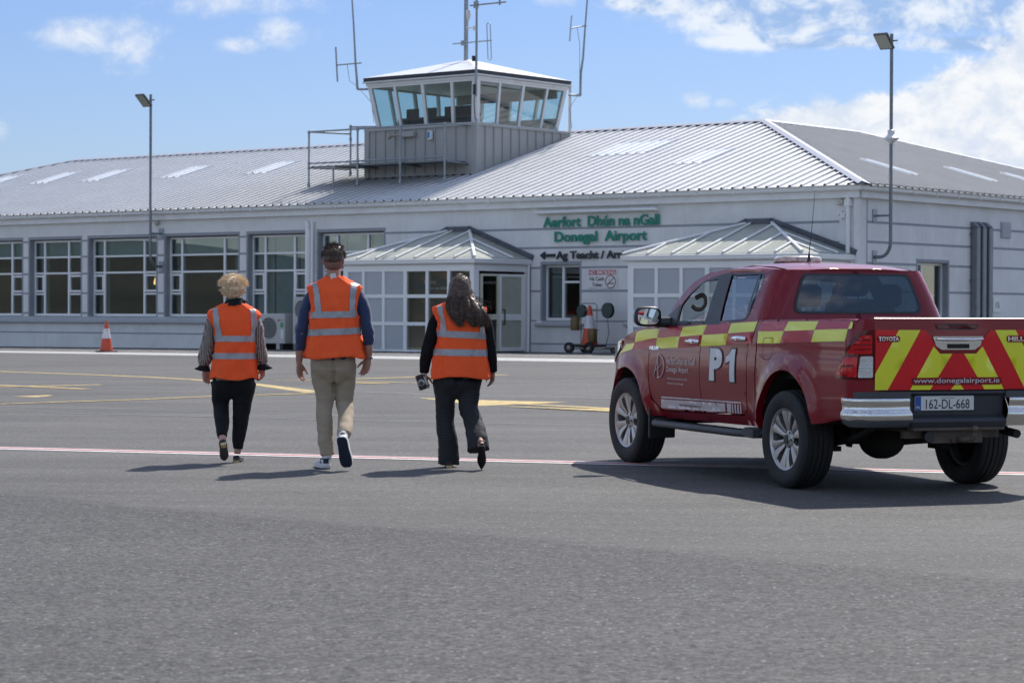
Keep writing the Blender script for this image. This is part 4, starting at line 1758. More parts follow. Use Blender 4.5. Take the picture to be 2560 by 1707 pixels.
for (pts, arm, dip, lab) in [
    ([(-18.73, 2.55, 7.68), (-18.76, 2.55, 8.05), (-18.81, 2.55, 8.47), (-18.89, 2.55, 9.59), (-18.98, 2.55, 10.6)],
     [(-18.57, 2.55, 8.45), (-19.55, 2.55, 8.45)], [(-19.62, 2.55, 8.99), (-19.545, 2.55, 7.95)],
     "whip aerial bracketed to the left end of the tower eaves with a side dipole"),
    ([(-14.02, 7.30, 7.58), (-14.02, 7.32, 8.25), (-14.02, 7.43, 8.73), (-14.02, 7.54, 9.77), (-14.02, 7.65, 10.7)],
     [(-14.02, 7.62, 9.72), (-14.02, 6.80, 9.55)], [(-14.02, 6.86, 9.94), (-14.02, 6.765, 9.16)],
     "whip aerial bracketed to the right end of the tower eaves with a pale dipole")]:
    t = rod_thing("antenna_mast", lab, "antenna")
    m_ = MB()
    m_.tube(pts, [0.04, 0.038, 0.034, 0.028, 0.024], 8)
    ex = Vector(pts[0])
    inn = Vector((-18.30, 2.70, 7.67)) if pts[0][0] < -18 else Vector((-14.05, 6.80, 7.57))
    m_.tube([ex, inn], 0.035, 8)
    m_.build("pole", STEEL, t, 40)
    m_ = MB()
    m_.tube(arm, 0.02, 8)
    m_.build("arm", STEEL, t, 40)
    m_ = MB()
    m_.tube(dip, 0.026, 8)
    m_.build("dipole", STEEL if pts[0][0] < -18 else pm("pale_fibreglass", (0.45, 0.55, 0.68), 0.4), t, 40)
    m_ = MB()
    a0 = Vector(arm[1]).lerp(Vector(arm[0]), 0.4)
    m_.tube([a0, a0 + Vector((0.06, 0.05, -0.5)), Vector(pts[0]) + Vector((-0.02, 0, 0.1)), inn + Vector((0, 0, -0.4)), inn + Vector((0.1, 0, -1.0))], 0.007, 5)
    m_.build("cable", BLACK, t)

# tubular access platform in front of the tower
t = rod_thing("access_platform", "galvanised tube walkway with handrails along the tower front above the roof", "walkway")


def roof_z(n):
    return EZ + (n + EAVE) * sl_


nR = 1.70
posts = [(19.90, nR), (17.93, nR), (16.25, nR), (14.56, nR), (19.42, 3.0)]
for i, (s, n) in enumerate(posts):
    m_ = MB()
    m_.cyl((-s, n, roof_z(n) + 0.02), (0, 0, 1), 0.030, (6.42 if i < 4 else 6.66) - roof_z(n), 10)
    m_.cyl((-s, n, roof_z(n) + 0.02), (0, 0, 1), 0.05, 0.14, 10)
    for z in ((6.40, 5.47, 5.34) if i < 4 else (6.62, 6.25, 5.50)):
        m_.cyl((-s, n, z - 0.045), (0, 0, 1), 0.045, 0.09, 10)
    m_.build("post", STEEL, t, 40)
m_ = MB()
m_.cyl((-18.9, nR, roof_z(nR)), (0, 0, 1), 0.028, 0.62, 10)
m_.build("post", STEEL, t, 40)
rails = [[(-19.90, nR, 6.41), (-14.52, nR, 6.41), (-14.45, nR + 0.06, 6.41), (-14.45, N0, 6.41)], [(-19.90, nR, 5.47), (-14.50, nR, 5.47)],
         [(-19.90, nR, 6.41), (-19.42, 3.0, 6.41)], [(-19.42, 3.0, 6.62), (-18.3, 3.02, 6.58)], [(-19.42, 3.0, 5.52), (-18.42, 3.02, 5.48)],
         [(-14.45, nR, 5.34), (-14.45, N0, 5.30)], [(-17.93, nR, 5.33), (-17.93, N0, 5.30)], [(-16.25, nR, 5.33), (-16.25, N0, 5.30)],
         [(-19.90, nR, 5.34), (-19.42, 3.0, 5.34)], [(-18.9, nR, 5.34), (-18.45, 3.0, 5.34)]]
m_ = MB()
for r_ in rails:
    m_.tube(r_, 0.027, 8)
m_.build("handrail", STEEL, t, 40)
m_ = MB()
m_.box(-19.85, -14.5, nR + 0.04, N0 - 0.04, 5.345, 5.38)
m_.box(-19.55, -18.44, N0 - 0.04, 3.0, 5.345, 5.38)
for i in range(34):
    m_.box(-19.84 + i * 0.158, -19.80 + i * 0.158, nR + 0.045, N0 - 0.045, 5.38, 5.392)
m_.build("deck_grating", pm("deck_grating", (0.22, 0.24, 0.25), 0.55, 0.6, var=0.2), t)

t = rod_thing("loudspeaker_horn", "cream loudspeaker horn on the tower wall behind the handrail", "loudspeaker")
m_ = MB()
M = Matrix.Translation((-17.0, N0 - 0.16, 6.21))
m_.lathe([(0.02, 0), (0.035, 0.1), (0.05, 0.2), (0.085, 0.28), (0.125, 0.32), (0.115, 0.30), (0.07, 0.24), (0.02, 0.2)], (-16.95, N0 - 0.14, 6.23), axis=(-0.75, -0.55, -0.05), seg=20)
m_.build("horn", pm("cream_enamel", (0.42, 0.38, 0.28), 0.5), t, 40)
m_ = MB()
m_.box(-16.92, -16.4, N0 - 0.16, N0 - 0.03, 6.16, 6.32, bev=0.02)
m_.build("driver_box", CLAD, t)
t = rod_thing("alarm_box", "small pale box with a blue front on the tower wall", "box")
m_ = MB()
m_.box(-15.9, -15.74, N0 - 0.12, N0 - 0.03, 6.05, 6.31, bev=0.012)
m_.build("casing", PVC, t)
m_ = MB()
m_.box(-15.885, -15.795, N0 - 0.124, N0 - 0.12, 6.10, 6.28)
m_.build("front_cover", pm("blue_plastic", (0.03, 0.28, 0.52), 0.4), t)

# ------------------------------------------------------------------ flood light poles
def pole(name, base, wall_dir, top_z, label, cam_z=None):
    """tube standing off the wall on two brackets, bent into the wall at its foot"""
    t = empty(name, M=BM)
    tag(t, label, "lamp post")
    o = Vector(wall_dir)                     # out of the wall (building frame)
    side = Vector((0, 0, 0))
    bx, by = base
    W = Vector((bx, by, 0))
    P = W + o * 0.45
    m_ = MB()
    pts = [W + Vector((0, 0, 2.42)), W + o * 0.16 + Vector((0, 0, 2.42))]
    for k in range(1, 7):
        a = pi / 2 * k / 6
        pts.append(W + o * (0.16 + 0.29 * sin(a)) + Vector((0, 0, 2.42 + 0.36 * (1 - cos(a)))))
    pts += [P + Vector((0, 0, 3.2)), P + Vector((0, 0, top_z))]
    m_.tube(pts, 0.042, 12)
    m_.build("tube", PIPE, t, 40)
    m_ = MB()
    up = Vector((0, 0, 1))
    al = o.cross(up)
    for z in (2.42, 3.42):
        c = W + Vector((0, 0, z))
        rr = []
        for d in (0.002, 0.02):
            rr.append([c + o * d + al * 0.11 + up * 0.16, c + o * d - al * 0.11 + up * 0.16, c + o * d - al * 0.09 - up * 0.16, c + o * d + al * 0.09 - up * 0.16])
        m_.loft(rr)
    m_.tube([W + o * 0.02 + up * 3.42, P + up * 3.42], 0.028, 8)
    m_.build("bracket", STEEL, t)
    # flood head leans out of the front, face down
    out = Vector((0, -1, 0))
    nx_ = Vector((1, 0, 0))
    c = P + up * (top_z - 0.27) + out * 0.16
    ax1 = (out * 0.72 + up * 0.69).normalized()
    nrm = (out * 0.69 - up * 0.72).normalized()
    M = Matrix((
        (nx_.x, ax1.x, nrm.x, (c + ax1 * 0.08).x), (nx_.y, ax1.y, nrm.y, (c + ax1 * 0.08).y), (nx_.z, ax1.z, nrm.z, (c + ax1 * 0.08).z), (0, 0, 0, 1)))
    m_ = MB()
    m_.box(-0.30, 0.10, -0.25, 0.25, -0.07, 0.0, M=M, bev=0.02)
    lamp = m_.build("lamp_head", pm("lamp_casing", (0.12, 0.125, 0.13), 0.5, 0.4), t)
    m_ = MB()
    m_.box(-0.26, 0.06, -0.20, 0.22, 0.0, 0.006, M=M)
    m_.build("lamp_glass", pm("lamp_glass", (0.38, 0.39, 0.33), 0.15), lamp)
    m_ = MB()
    m_.tube([P + up * (top_z - 0.17) - nx_ * 0.05, P + up * (top_z - 0.17) + nx_ * 0.16], 0.022, 8)
    m_.build("lamp_arm", STEEL, t)
    if cam_z:
        m_ = MB()
        m_.lathe([(0.06, 0.22), (0.085, 0.20), (0.085, 0.10), (0.13, 0.05), (0.19, 0.02), (0.19, -0.01), (0.12, -0.05), (0.09, -0.08), (0.04, -0.12)], P + up * cam_z, seg=20)
        m_.build("camera_dome", pm("camera_white", (0.66, 0.67, 0.68), 0.4), t, 40)
    return t


pole("lamp_post", (-24.47, 0.0), (0, -1, 0), 7.62, "tall wall bracketed floodlight pole in front of the left windows")
pole("lamp_post", (0.0, 0.80), (1, 0, 0), 7.80, "tall floodlight pole with a domed camera at the right roof corner", 5.27)
t = rod_thing("security_light", "small cream sensor light under the eaves above the left windows", "light")
m_ = MB()
m_.ellipsoid((-24.6, -0.09, 3.74), (0.07, 0.07, 0.055), 12, 8)
m_.cyl((-24.6, -0.09, 3.64), (0, 0, 1), 0.03, 0.1, 10)
m_.box(-24.66, -24.54, -0.06, 0.0, 3.70, 3.80)
m_.build("sensor_body", pm("cream_plastic", (0.55, 0.53, 0.44), 0.5), t, 40)
t = rod_thing("security_light", "small cream junction light under the gutter beside the corner downpipe", "light")
m_ = MB()
m_.box(-0.52, -0.36, -0.10, 0.0, 3.66, 3.80, bev=0.015)
m_.ellipsoid((-0.44, -0.12, 3.70), (0.045, 0.04, 0.04), 10, 8)
m_.build("sensor_body", MATS["cream_plastic"], t, 40)


# ------------------------------------------------------------------ air conditioning units
def ac_unit(s0, s1, q0, q1, h, fans, label, logo):
    t = empty("air_conditioner", M=BM)
    tag(t, label, "air conditioner", "air conditioning units by the front wall")
    CAS = MATS.get("ac_casing") or pm("ac_casing", (0.50, 0.50, 0.475), 0.45, var=0.04)
    m_ = MB()
    m_.box(-s0, -s1, -q1, -q0, 0.14, h, bev=0.012)
    m_.build("casing", CAS, t)
    m_ = MB()
    m_.box(-s0 + 0.1, -s0 + 0.22, -q1 + 0.02, -q0 + 0.1, -0.06, 0.14)
    m_.box(-s1 - 0.22, -s1 - 0.1, -q1 + 0.02, -q0 + 0.1, -0.06, 0.14)
    m_.build("foot", BLACK, t)
    DK = MATS.get("ac_dark") or pm("ac_dark", (0.09, 0.09, 0.09), 0.7)
    GR = MATS.get("ac_guard") or pm("ac_guard", (0.27, 0.27, 0.26), 0.5)
    fh = (h - 0.3) / fans
    for k in range(fans):
        cz = 0.14 + 0.10 + fh * (k + 0.5)
        cx = -s0 + 0.37
        r_ = min(0.30, fh * 0.46)
        m_ = MB()
        m_.lathe([(r_, 0.0), (r_, 0.008), (r_ * 0.2, 0.004), (r_ * 0.2, 0.0)], (cx, -q1 - 0.002, cz), axis=(0, -1, 0), seg=32)
        fn_ = m_.build("fan", DK, t)
        m_ = MB()
        for j in range(9):
            zz = cz - r_ + (j + 0.5) * r_ * 2 / 9
            hw = sqrt(max(0.0, r_ ** 2 - (zz - cz) ** 2))
            m_.box(cx - hw, cx + hw, -q1 - 0.025, -q1 - 0.014, zz - 0.012, zz + 0.012)
        for j in range(4):
            rr = r_ * (j + 1) / 4
            m_.tube([(cx + rr * cos(a * pi / 14), -q1 - 0.02, cz + rr * sin(a * pi / 14)) for a in range(28)], 0.006, 5, closed=True)
        m_.build("fan_guard", GR, fn_)
    if logo:
        m_ = MB()
        for a in (90, 210, 330):
            d_ = Vector((cos(radians(a)), 0, sin(radians(a))))
            p_ = Vector((-d_.z, 0, d_.x)) * 0.024
            c = Vector((-s1 - 0.24, -q1 - 0.004, h - 0.19))
            m_.add([c, c + d_ * 0.03 + p_, c + d_ * 0.06, c + d_ * 0.03 - p_], [(0, 1, 2, 3)])
        m_.build("emblem", SR, t)
        text("maker_name", "Mr.SLIM", lambda u, v, d: (-s1 - 0.19 + u, -q1 - 0.004, h - 0.20 + v), 0.16, 0.032, BLKL, t)
        m_ = MB()
        m_.box(-s1 - 0.17, -s1 - 0.05, -q1 - 0.004, -q1, h - 0.40, h - 0.26)
        m_.build("rating_label", pm("label_green", (0.08, 0.28, 0.10), 0.5), t)
        m_ = MB()
        m_.box(-s1 - 0.15, -s1 - 0.06, -q1 - 0.004, -q1, h - 0.72, h - 0.46)
        m_.build("notice_label", SW, t)
    return t


ac_unit(19.33, 18.33, 0.55, 0.90, 1.00, 1, "squat grey single fan air conditioner standing below the blinds window", True)
ac_unit(18.01, 17.0, 0.55, 0.90, 1.47, 2, "tall two fan air conditioner half hidden behind the tall man", False)

# ------------------------------------------------------------------ traffic cone by the left windows
def cone(x, y, hgt, label, lean=0.0):
    t = empty("traffic_cone", (x, y, gz(x, y)))
    t.rotation_euler = (0, lean, 0.4)
    tag(t, label, "traffic cone")
    CR = MATS.get("cone_orange") or pm("cone_orange", (0.52, 0.07, 0.028), 0.55, var=0.12)
    k = hgt / 0.8
    m_ = MB()
    m_.lathe([(0.17 * k, 0.04 * k), (0.155 * k, 0.10 * k), (0.112 * k, 0.36 * k), (0.066 * k, 0.60 * k), (0.03 * k, 0.80 * k), (0.022 * k, 0.80 * k)], (0, 0, 0), seg=24)
    m_.build("body", CR, t, 40)
    m_ = MB()
    m_.lathe([(0.1155 * k, 0.355 * k), (0.0685 * k, 0.605 * k)], (0, 0, 0), seg=24, caps=False)
    m_.build("sleeve", pm("cone_sleeve", (0.62, 0.60, 0.62), 0.4, var=0.12, dirt=(0.35, 0.2, 0.2), dscale=6, damt=0.6), t, 40)
    m_ = MB()
    m_.box(-0.24 * k, 0.24 * k, -0.24 * k, 0.24 * k, 0.0, 0.04 * k, bev=0.015)
    m_.build("base", RUBBER, t)
    return t


cone(-10.63, 63.0, 0.82, "red and white traffic cone standing alone below the left windows")

# ------------------------------------------------------------------ wheeled aircraft tow trolley with a cone
tx_, ty_ = 1.98, 61.95
t = empty("ground_cart", (tx_, ty_, gz(tx_, ty_)))
t.rotation_euler = (0, 0, AL + 0.1)
tag(t, "small wheeled hose cart with a cable reel and hanging canisters by the wall", "trolley")
CARTS = pm("cart_steel", (0.30, 0.29, 0.24), 0.55, 0.4, var=0.2)
m_ = MB()
for x in (-0.24, 0.24):
    m_.tube([(x, 0, 0.12), (x, 0, 1.22), (x * 0.75, 0, 1.28), (0, 0, 1.28)], 0.016, 8)
m_.tube([(-0.35, 0, 1.10), (0.75, 0, 1.12)], 0.028, 8)
m_.tube([(-0.26, 0, 0.62), (0.30, 0, 0.60)], 0.014, 8)
m_.tube([(-0.3, -0.25, 0.12), (0.55, -0.25, 0.12), (0.55, 0.25, 0.12), (-0.3, 0.25, 0.12)], 0.02, 8, closed=True)
m_.box(-0.35, 0.62, -0.22, 0.22, 0.12, 0.16)
m_.build("frame", CARTS, t, 40)
for x, y in ((-0.42, -0.28), (0.18, -0.30), (0.6, 0.25), (-0.3, 0.3)):
    m_ = MB()
    r_ = 0.14 if x < 0.5 else 0.08
    m_.lathe([(0.05, -0.035), (r_, -0.04), (r_, 0.04), (0.05, 0.035)], (x, y, r_), axis=(0, 1, 0), seg=20)
    wh = m_.build("wheel", RUBBER, t, 40)
    m_ = MB()
    m_.lathe([(0.02, -0.05), (0.06, -0.042), (0.06, 0.042), (0.02, 0.05)], (x, y, r_), axis=(0, 1, 0), seg=16)
    m_.build("hub", CARTS, wh, 40)
m_ = MB()
m_.lathe([(0.19, -0.05), (0.20, -0.04), (0.09, -0.03), (0.09, 0.03), (0.20, 0.04), (0.19, 0.05)], (0.60, -0.05, 1.10), axis=(0.25, 1, 0), seg=24)
m_.build("reel", pm("reel_dark", (0.03, 0.05, 0.045), 0.5), t, 40)
m_ = MB()
m_.lathe([(0.15, -0.05), (0.16, -0.04), (0.07, -0.03), (0.07, 0.03), (0.16, 0.04), (0.15, 0.05)], (-0.20, -0.02, 1.08), axis=(0.25, 1, 0), seg=24)
m_.build("reel", MATS["reel_dark"], t, 40)
m_ = MB()
m_.tube([(0.62, -0.1, 0.95), (0.66, -0.1, 0.5), (0.55, -0.1, 0.1)], 0.008, 6)
m_.build("cord", BLACK, t)
for x, z in ((-0.33, 0.72), (0.20, 0.42)):
    m_ = MB()
    m_.lathe([(0.05, 0.0), (0.115, 0.01), (0.12, 0.04), (0.12, 0.30), (0.10, 0.34), (0.03, 0.36)], (x, -0.14, z - 0.14), seg=20)
    m_.build("canister", pm("brass_canister", (0.13, 0.085, 0.03), 0.45, 0.3, var=0.3), t, 40)
c2 = cone(tx_ + 0.02, ty_ - 0.05, 1.06, "orange cone standing on the small cart by the wall")
c2.location.z = gz(tx_, ty_) + 0.165


def cr_path(P, n=5):
    """Catmull-Rom through control points (any length tuples)"""
    out = []
    m = len(P)
    for i in range(m - 1):
        p0, p1, p2, p3 = P[max(0, i - 1)], P[i], P[i + 1], P[min(m - 1, i + 2)]
        for j in range(n):
            t = j / n
            out.append(tuple(0.5 * (2 * b + (c - a) * t + (2 * a - 5 * b + 4 * c - d) * t * t + (-a + 3 * b - 3 * c + d) * t ** 3)
                             for a, b, c, d in zip(p0, p1, p2, p3)))
    out.append(tuple(P[-1]))
    return out



# ------------------------------------------------------------------ red pickup truck
PT = (3.0045, 19.3324)
PYAW = 0.3735
pn_ = Vector((0.0014, -0.0079, 1)).normalized()
pf = Vector((-sin(PYAW), cos(PYAW), 0))
pf = (pf - pn_ * pf.dot(pn_)).normalized()
pl = pn_.cross(pf)
PO = Vector((PT[0], PT[1], gz(*PT)))
PM = Matrix(((pf.x, pl.x, pn_.x, PO.x), (pf.y, pl.y, pn_.y, PO.y), (pf.z, pl.z, pn_.z, PO.z), (0, 0, 0, 1)))
TR = empty("pickup_truck", M=PM)
tag(TR, "crimson four door pickup with yellow checker band, chevron tailgate and P1 on the door", "pickup truck")

CRIM = pm("crimson_paint", (0.215, 0.0018, 0.0115), 0.30, 0.0, var=0.05, vscale=2, spec=0.25, coat=0.40, dirt=(0.16, 0.09, 0.08), dscale=3.0, damt=0.035)
CHECKY = pm("fluorescent_yellow_film", (0.74, 0.75, 0.022), 0.35, var=0.05, coat=0.4)
CHECKR = pm("faded_red_film", (0.42, 0.022, 0.042), 0.4, 0.0, var=0.05, spec=0.3, coat=0.3)
CHEVR = pm("chevron_red_film", (0.62, 0.006, 0.012), 0.4, var=0.06, spec=0.3, coat=0.2)
SILV = pm("silver_film", (0.62, 0.55, 0.56), 0.5, 0.0, var=0.05, spec=0.3)
WHITEF = pm("white_film", (0.62, 0.63, 0.65), 0.35, var=0.04)
CHROME = pm("chrome", (0.80, 0.81, 0.83), 0.07, 1.0, var=0.03)
DULLC = pm("dull_chrome", (0.62, 0.62, 0.61), 0.16, 1.0, var=0.06, dirt=(0.35, 0.32, 0.28), dscale=4, damt=0.3)
ALLOY = pm("alloy_wheel", (0.46, 0.45, 0.44), 0.35, 0.75, var=0.08, vscale=9, dirt=(0.20, 0.17, 0.14), dscale=9, damt=0.5)
TRIM = pm("black_trim", (0.020, 0.022, 0.026), 0.45, var=0.15)
STEPG = pm("step_grey", (0.055, 0.058, 0.064), 0.6, var=0.15)
TGLASS = glass("cab_glass", (0.42, 0.46, 0.46), base=0.03)
CGLASS = glass("clear_cab_glass", (0.72, 0.80, 0.78), base=0.02)
PRIV = glass("tinted_back_glass", (0.13, 0.19, 0.24), base=0.02)
SEAT = pm("seat_fabric", (0.022, 0.023, 0.026), 0.9, var=0.2)
CABIN = pm("cabin_trim", (0.05, 0.048, 0.045), 0.8, var=0.2)
UNDER = pm("underbody_grime", (0.018, 0.017, 0.016), 0.85, var=0.4, vscale=5)
RUST = pm("rusty_steel", (0.10, 0.075, 0.06), 0.75, 0.2, var=0.4, vscale=7)
REDL = pm("red_lens", (0.55, 0.006, 0.012), 0.10, var=0.1, spec=0.4)
DKRED = pm("dark_red_lens", (0.10, 0.003, 0.006), 0.08, var=0.2, spec=0.35)
CLRL = pm("clear_lens", (0.62, 0.63, 0.62), 0.12, 0.3, var=0.25, vscale=40, coat=1.0)


def lerp_tab(x, xs, ys):
    if x <= xs[0]:
        return ys[0]
    for i in range(len(xs) - 1):
        if x <= xs[i + 1]:
            t = (x - xs[i]) / (xs[i + 1] - xs[i])
            t = t * t * (3 - 2 * t) * 0.5 + t * 0.5
            return ys[i] + (ys[i + 1] - ys[i]) * t
    return ys[-1]


ZT_ = [0.40, 0.46, 0.53, 0.62, 0.74, 0.88, 1.00, 1.08, 1.16, 1.24, 1.30, 1.35]
YT_ = [0.780, 0.820, 0.862, 0.888, 0.901, 0.907, 0.903, 0.893, 0.893, 0.884, 0.868, 0.848]
FWX, RWX, WZ = 3.085, 0.0, 0.388


def yside(x, z):
    y = lerp_tab(z, ZT_, YT_)
    if x > 2.4:
        y -= 0.050 * ((x - 2.4) / 1.1) ** 2.0
    if x > 3.25:
        y -= 0.55 * (x - 3.25) ** 2
    for cx, rx, rz in ((FWX, 0.455, 0.485), (RWX, 0.485, 0.548)):
        r = sqrt(((x - cx) / rx) ** 2 + ((z - WZ) / rz) ** 2)
        if r > 0.9:
            k = exp(-((r - 1.0) / 0.17) ** 2)
            y += 0.030 * k + 0.055 * k * max(0.0, min(1.0, (0.75 - z) / 0.35))
    return y


def side(sg, off=0.0):
    return lambda x, z: (x, sg * (yside(x, z) + off), z)


RX = -1.06        # tailgate face
TQ = 0.214


def bedmap(sg, off=0.0):
    """t runs from the tailgate edge outward round the rear corner and forward along the bed side"""
    def f(t, z):
        H = yside(-0.97, z)
        if t <= 0.073:
            return (RX - off, sg * (0.727 + t), z)
        if t < TQ:
            a = (t - 0.073) / (TQ - 0.073) * pi / 2
            return (RX + 0.09 * (1 - cos(a)) - off * cos(a), sg * (0.80 + (H - 0.80) * sin(a) + off * sin(a)), z)
        x = -0.97 + (t - TQ)
        return (x, sg * (yside(x, z) + off), z)
    return f


def t_of(x):
    return TQ + x + 0.97


def arch(cx, rx, rz, a0, a1, n=18):
    return [(cx + rx * cos(radians(a0 + (a1 - a0) * i / n)), WZ + rz * sin(radians(a0 + (a1 - a0) * i / n))) for i in range(n + 1)]


body_parts = {}
for sg in (1, -1):
    fl_ = sg > 0
    sd_ = (0, -sg, 0)
    fender = [(2.425, 1.252), (2.70, 1.240), (3.0, 1.192), (3.20, 1.135), (3.24, 1.03), (3.50, 0.905), (3.66, 0.88), (3.66, 0.62), (3.62, 0.44)] + \
        arch(FWX, 0.455, 0.485, 0, 178) + [(2.60, 0.45), (2.41, 0.452), (2.41, 0.50), (2.565, 0.60), (2.612, 0.80), (2.598, 1.045), (2.448, 1.237)]
    panel("front_fender", fender, side(sg), CRIM, TR, step=0.042, flip=fl_, skirt=0.05, sdir=sd_)
    fdoor = [(2.436, 1.240), (2.587, 1.045), (2.601, 0.80), (2.553, 0.605), (2.40, 0.512), (1.535, 0.53), (1.560, 0.75), (1.567, 1.092), (1.484, 1.285),
             (1.52, 1.287), (2.09, 1.252)]
    fdoor = [(2.436, 1.240), (2.587, 1.045), (2.601, 0.80), (2.553, 0.605), (2.40, 0.512), (1.535, 0.53), (1.560, 0.75), (1.567, 1.092), (1.484, 1.287), (2.09, 1.252)]
    d1_ = panel("door", rounded(fdoor, [0.03, 0.02, 0.1, 0.12, 0.06, 0.04, 0.05, 0.05, 0.0, 0.0]), side(sg), CRIM, TR, step=0.042, flip=fl_, skirt=0.04, sdir=sd_)
    rdoor = [(1.474, 1.288), (1.557, 1.092), (1.550, 0.75), (1.525, 0.53), (0.77, 0.547), (0.705, 0.60), (0.683, 0.85), (0.692, 1.086), (0.636, 1.221), (0.548, 1.322),
             (0.80, 1.326)]
    d2_ = panel("door", rounded(rdoor, [0, 0.04, 0.05, 0.04, 0.06, 0.05, 0.1, 0.1, 0.05, 0.0, 0.0]), side(sg), CRIM, TR, step=0.042, flip=fl_, skirt=0.04, sdir=sd_)
    cside = [(0.538, 1.322), (0.626, 1.221), (0.682, 1.086), (0.673, 0.85), (0.695, 0.598), (0.765, 0.537), (2.40, 0.50), (2.40, 0.44), (0.56, 0.455), (0.535, 0.60), (0.535, 1.13), (0.495, 1.33)]
    panel("sill", cside, side(sg), CRIM, TR, step=0.05, flip=fl_, skirt=0.05, sdir=sd_)
    bed = [(0.0, 1.345), (0.0, 0.62), (0.10, 0.60), (t_of(-0.75), 0.575), (t_of(-0.55), 0.54), (t_of(-0.468), 0.53)]
    bed += [(t_of(x), z) for x, z in reversed(arch(RWX, 0.485, 0.548, 4, 165))]
    bed += [(t_of(0.50), 0.47), (t_of(0.515), 0.60), (t_of(0.518), 1.13), (t_of(0.478), 1.325), (t_of(-0.3), 1.338)]
    bedp = panel("cargo_bed", bed, bedmap(sg), CRIM, TR, step=0.042, flip=fl_, skirt=0.06, sdir=sd_)
    body_parts[sg] = (d1_, d2_, bedp)
    # wheel housings
    for cx, rx, rz in ((FWX, 0.455, 0.485), (RWX, 0.485, 0.548)):
        wm = MB()
        rr = []
        for yy in (0.40, 0.86):
            rr.append([(x, sg * yy, z) for x, z in arch(cx, rx + 0.015, rz + 0.012, 0, 166, 20)])
        wm.loft(rr, False, False, closed=False)
        wm.add([(x, sg * 0.40, z) for x, z in arch(cx, rx + 0.015, rz + 0.012, 0, 166, 20)], [tuple(range(21))])
        wm.build("wheel_housing", UNDER, TR, 60)
    # checker film in two rows
    T_ = {'a': (2.905, 2.94, 2.99), 'c': (2.403, 2.432, 2.463), 'd': (1.926, 1.972, 2.008), 'e': (1.476, 1.524, 1.56), 'f': (1.022, 1.052, 1.078),
          'g': (0.56, 0.585, 0.610), 'h': (0.488, 0.508, 0.512), 'i': (0.031, 0.070, 0.118), 'j': (-0.451, -0.430, -0.397), 'k': (-0.956, -0.942, -0.926)}
    ztop = lambda x: lerp_tab(x, [-1.0, 0.5, 1.48, 2.09, 2.44, 2.75, 3.2], [1.332, 1.312, 1.272, 1.240, 1.225, 1.215, 1.12])
    zmid = lambda x: lerp_tab(x, [-1.0, 0.5, 1.5, 2.0, 2.44, 3.0, 3.3], [1.272, 1.232, 1.188, 1.163, 1.145, 1.095, 1.06])
    zbot = lambda x: lerp_tab(x, [-1.0, 0.5, 1.5, 2.0, 2.44, 3.0, 3.3], [1.180, 1.135, 1.093, 1.068, 1.052, 1.030, 1.005])

    def cell(p, q, row):
        a, b_ = T_[p], T_[q]
        k = (0, 1) if row == 0 else (1, 2)
        zf = (ztop, zmid) if row == 0 else (zmid, zbot)
        top = [(a[k[0]] + (b_[k[0]] - a[k[0]]) * i / 6, zf[0](a[k[0]] + (b_[k[0]] - a[k[0]]) * i / 6)) for i in range(7)]
        bot = [(b_[k[1]] + (a[k[1]] - b_[k[1]]) * i / 6, zf[1](b_[k[1]] + (a[k[1]] - b_[k[1]]) * i / 6)) for i in range(7)]
        return top + bot

    def film(name, poly, mat, par):
        o = panel(name, poly, side(sg, 0.0035), mat, par, step=0.05, flip=fl_)
        return o
    seam1 = lambda z: lerp_tab(z, [1.0, 1.045, 1.24], [2.592, 2.592, 2.442])
    cells = [('a', 'c', 0, 1), ('c', 'd', 0, 0), ('d', 'e', 0, 1), ('e', 'f', 0, 0), ('f', 'g', 0, 1), ('h', 'i', 0, 0), ('i', 'j', 0, 1), ('j', 'k', 0, 0),
             ('a', 'c', 1, 0), ('c', 'd', 1, 1), ('d', 'e', 1, 0), ('e', 'f', 1, 1), ('f', 'g', 1, 0), ('h', 'i', 1, 1), ('i', 'j', 1, 0), ('j', 'k', 1, 1)]
    for p, q, row, yel in cells:
        par = d1_ if p in 'cd' else d2_ if p in 'ef' else bedp if p in 'hij' else TR
        film("checker_film", cell(p, q, row), CHECKY if yel else CHECKR, par)
    film("checker_film", [(-0.956, 1.325), (-0.942, 1.272), (-1.0, 1.275), (-1.0, 1.31), (-0.975, 1.33)], CHECKY, bedp)
    film("checker_film", [(2.99, 1.03), (2.945, 1.09), (3.15, 1.075), (3.235, 1.02), (3.30, 0.985), (3.2, 1.0)], CHECKY, TR)
    # door handles
    for xh, zh, par in ((1.71, 1.128, d1_), (0.835, 1.168, d2_)):
        hb = MB()
        y0 = yside(xh, zh)
        hb.ellipsoid((xh + 0.02, sg * (y0 - 0.002), zh - 0.018), (0.075, 0.006, 0.035), 18, 8)
        hb.build("handle_cup", CHECKR, par, 60)
        hb = MB()
        hb.tube([(xh + 0.125, sg * (y0 + 0.006), zh - 0.004), (xh + 0.09, sg * (y0 + 0.026), zh), (xh, sg * (y0 + 0.032), zh + 0.002), (xh - 0.09, sg * (y0 + 0.026), zh),
                 (xh - 0.125, sg * (y0 + 0.006), zh - 0.002)], [(0.008, 0.012), (0.011, 0.017), (0.012, 0.019), (0.012, 0.021), (0.009, 0.016)], 10)
        hb.build("handle", CHROME, par, 60)
    # side step
    sb = MB()
    path = [(2.50, 0.74, 0.42), (2.49, 0.88, 0.40), (2.40, 0.93, 0.395), (1.6, 0.94, 0.395), (0.8, 0.94, 0.395), (0.50, 0.92, 0.40), (0.40, 0.84, 0.405)]
    sb.tube([(x, sg * y, z) for x, y, z in path], [(0.032, 0.030)] * 7, 10)
    sb.box(0.42, 2.46, sg * 0.72 if sg > 0 else -0.93, 0.93 if sg > 0 else -0.72, 0.385, 0.412)
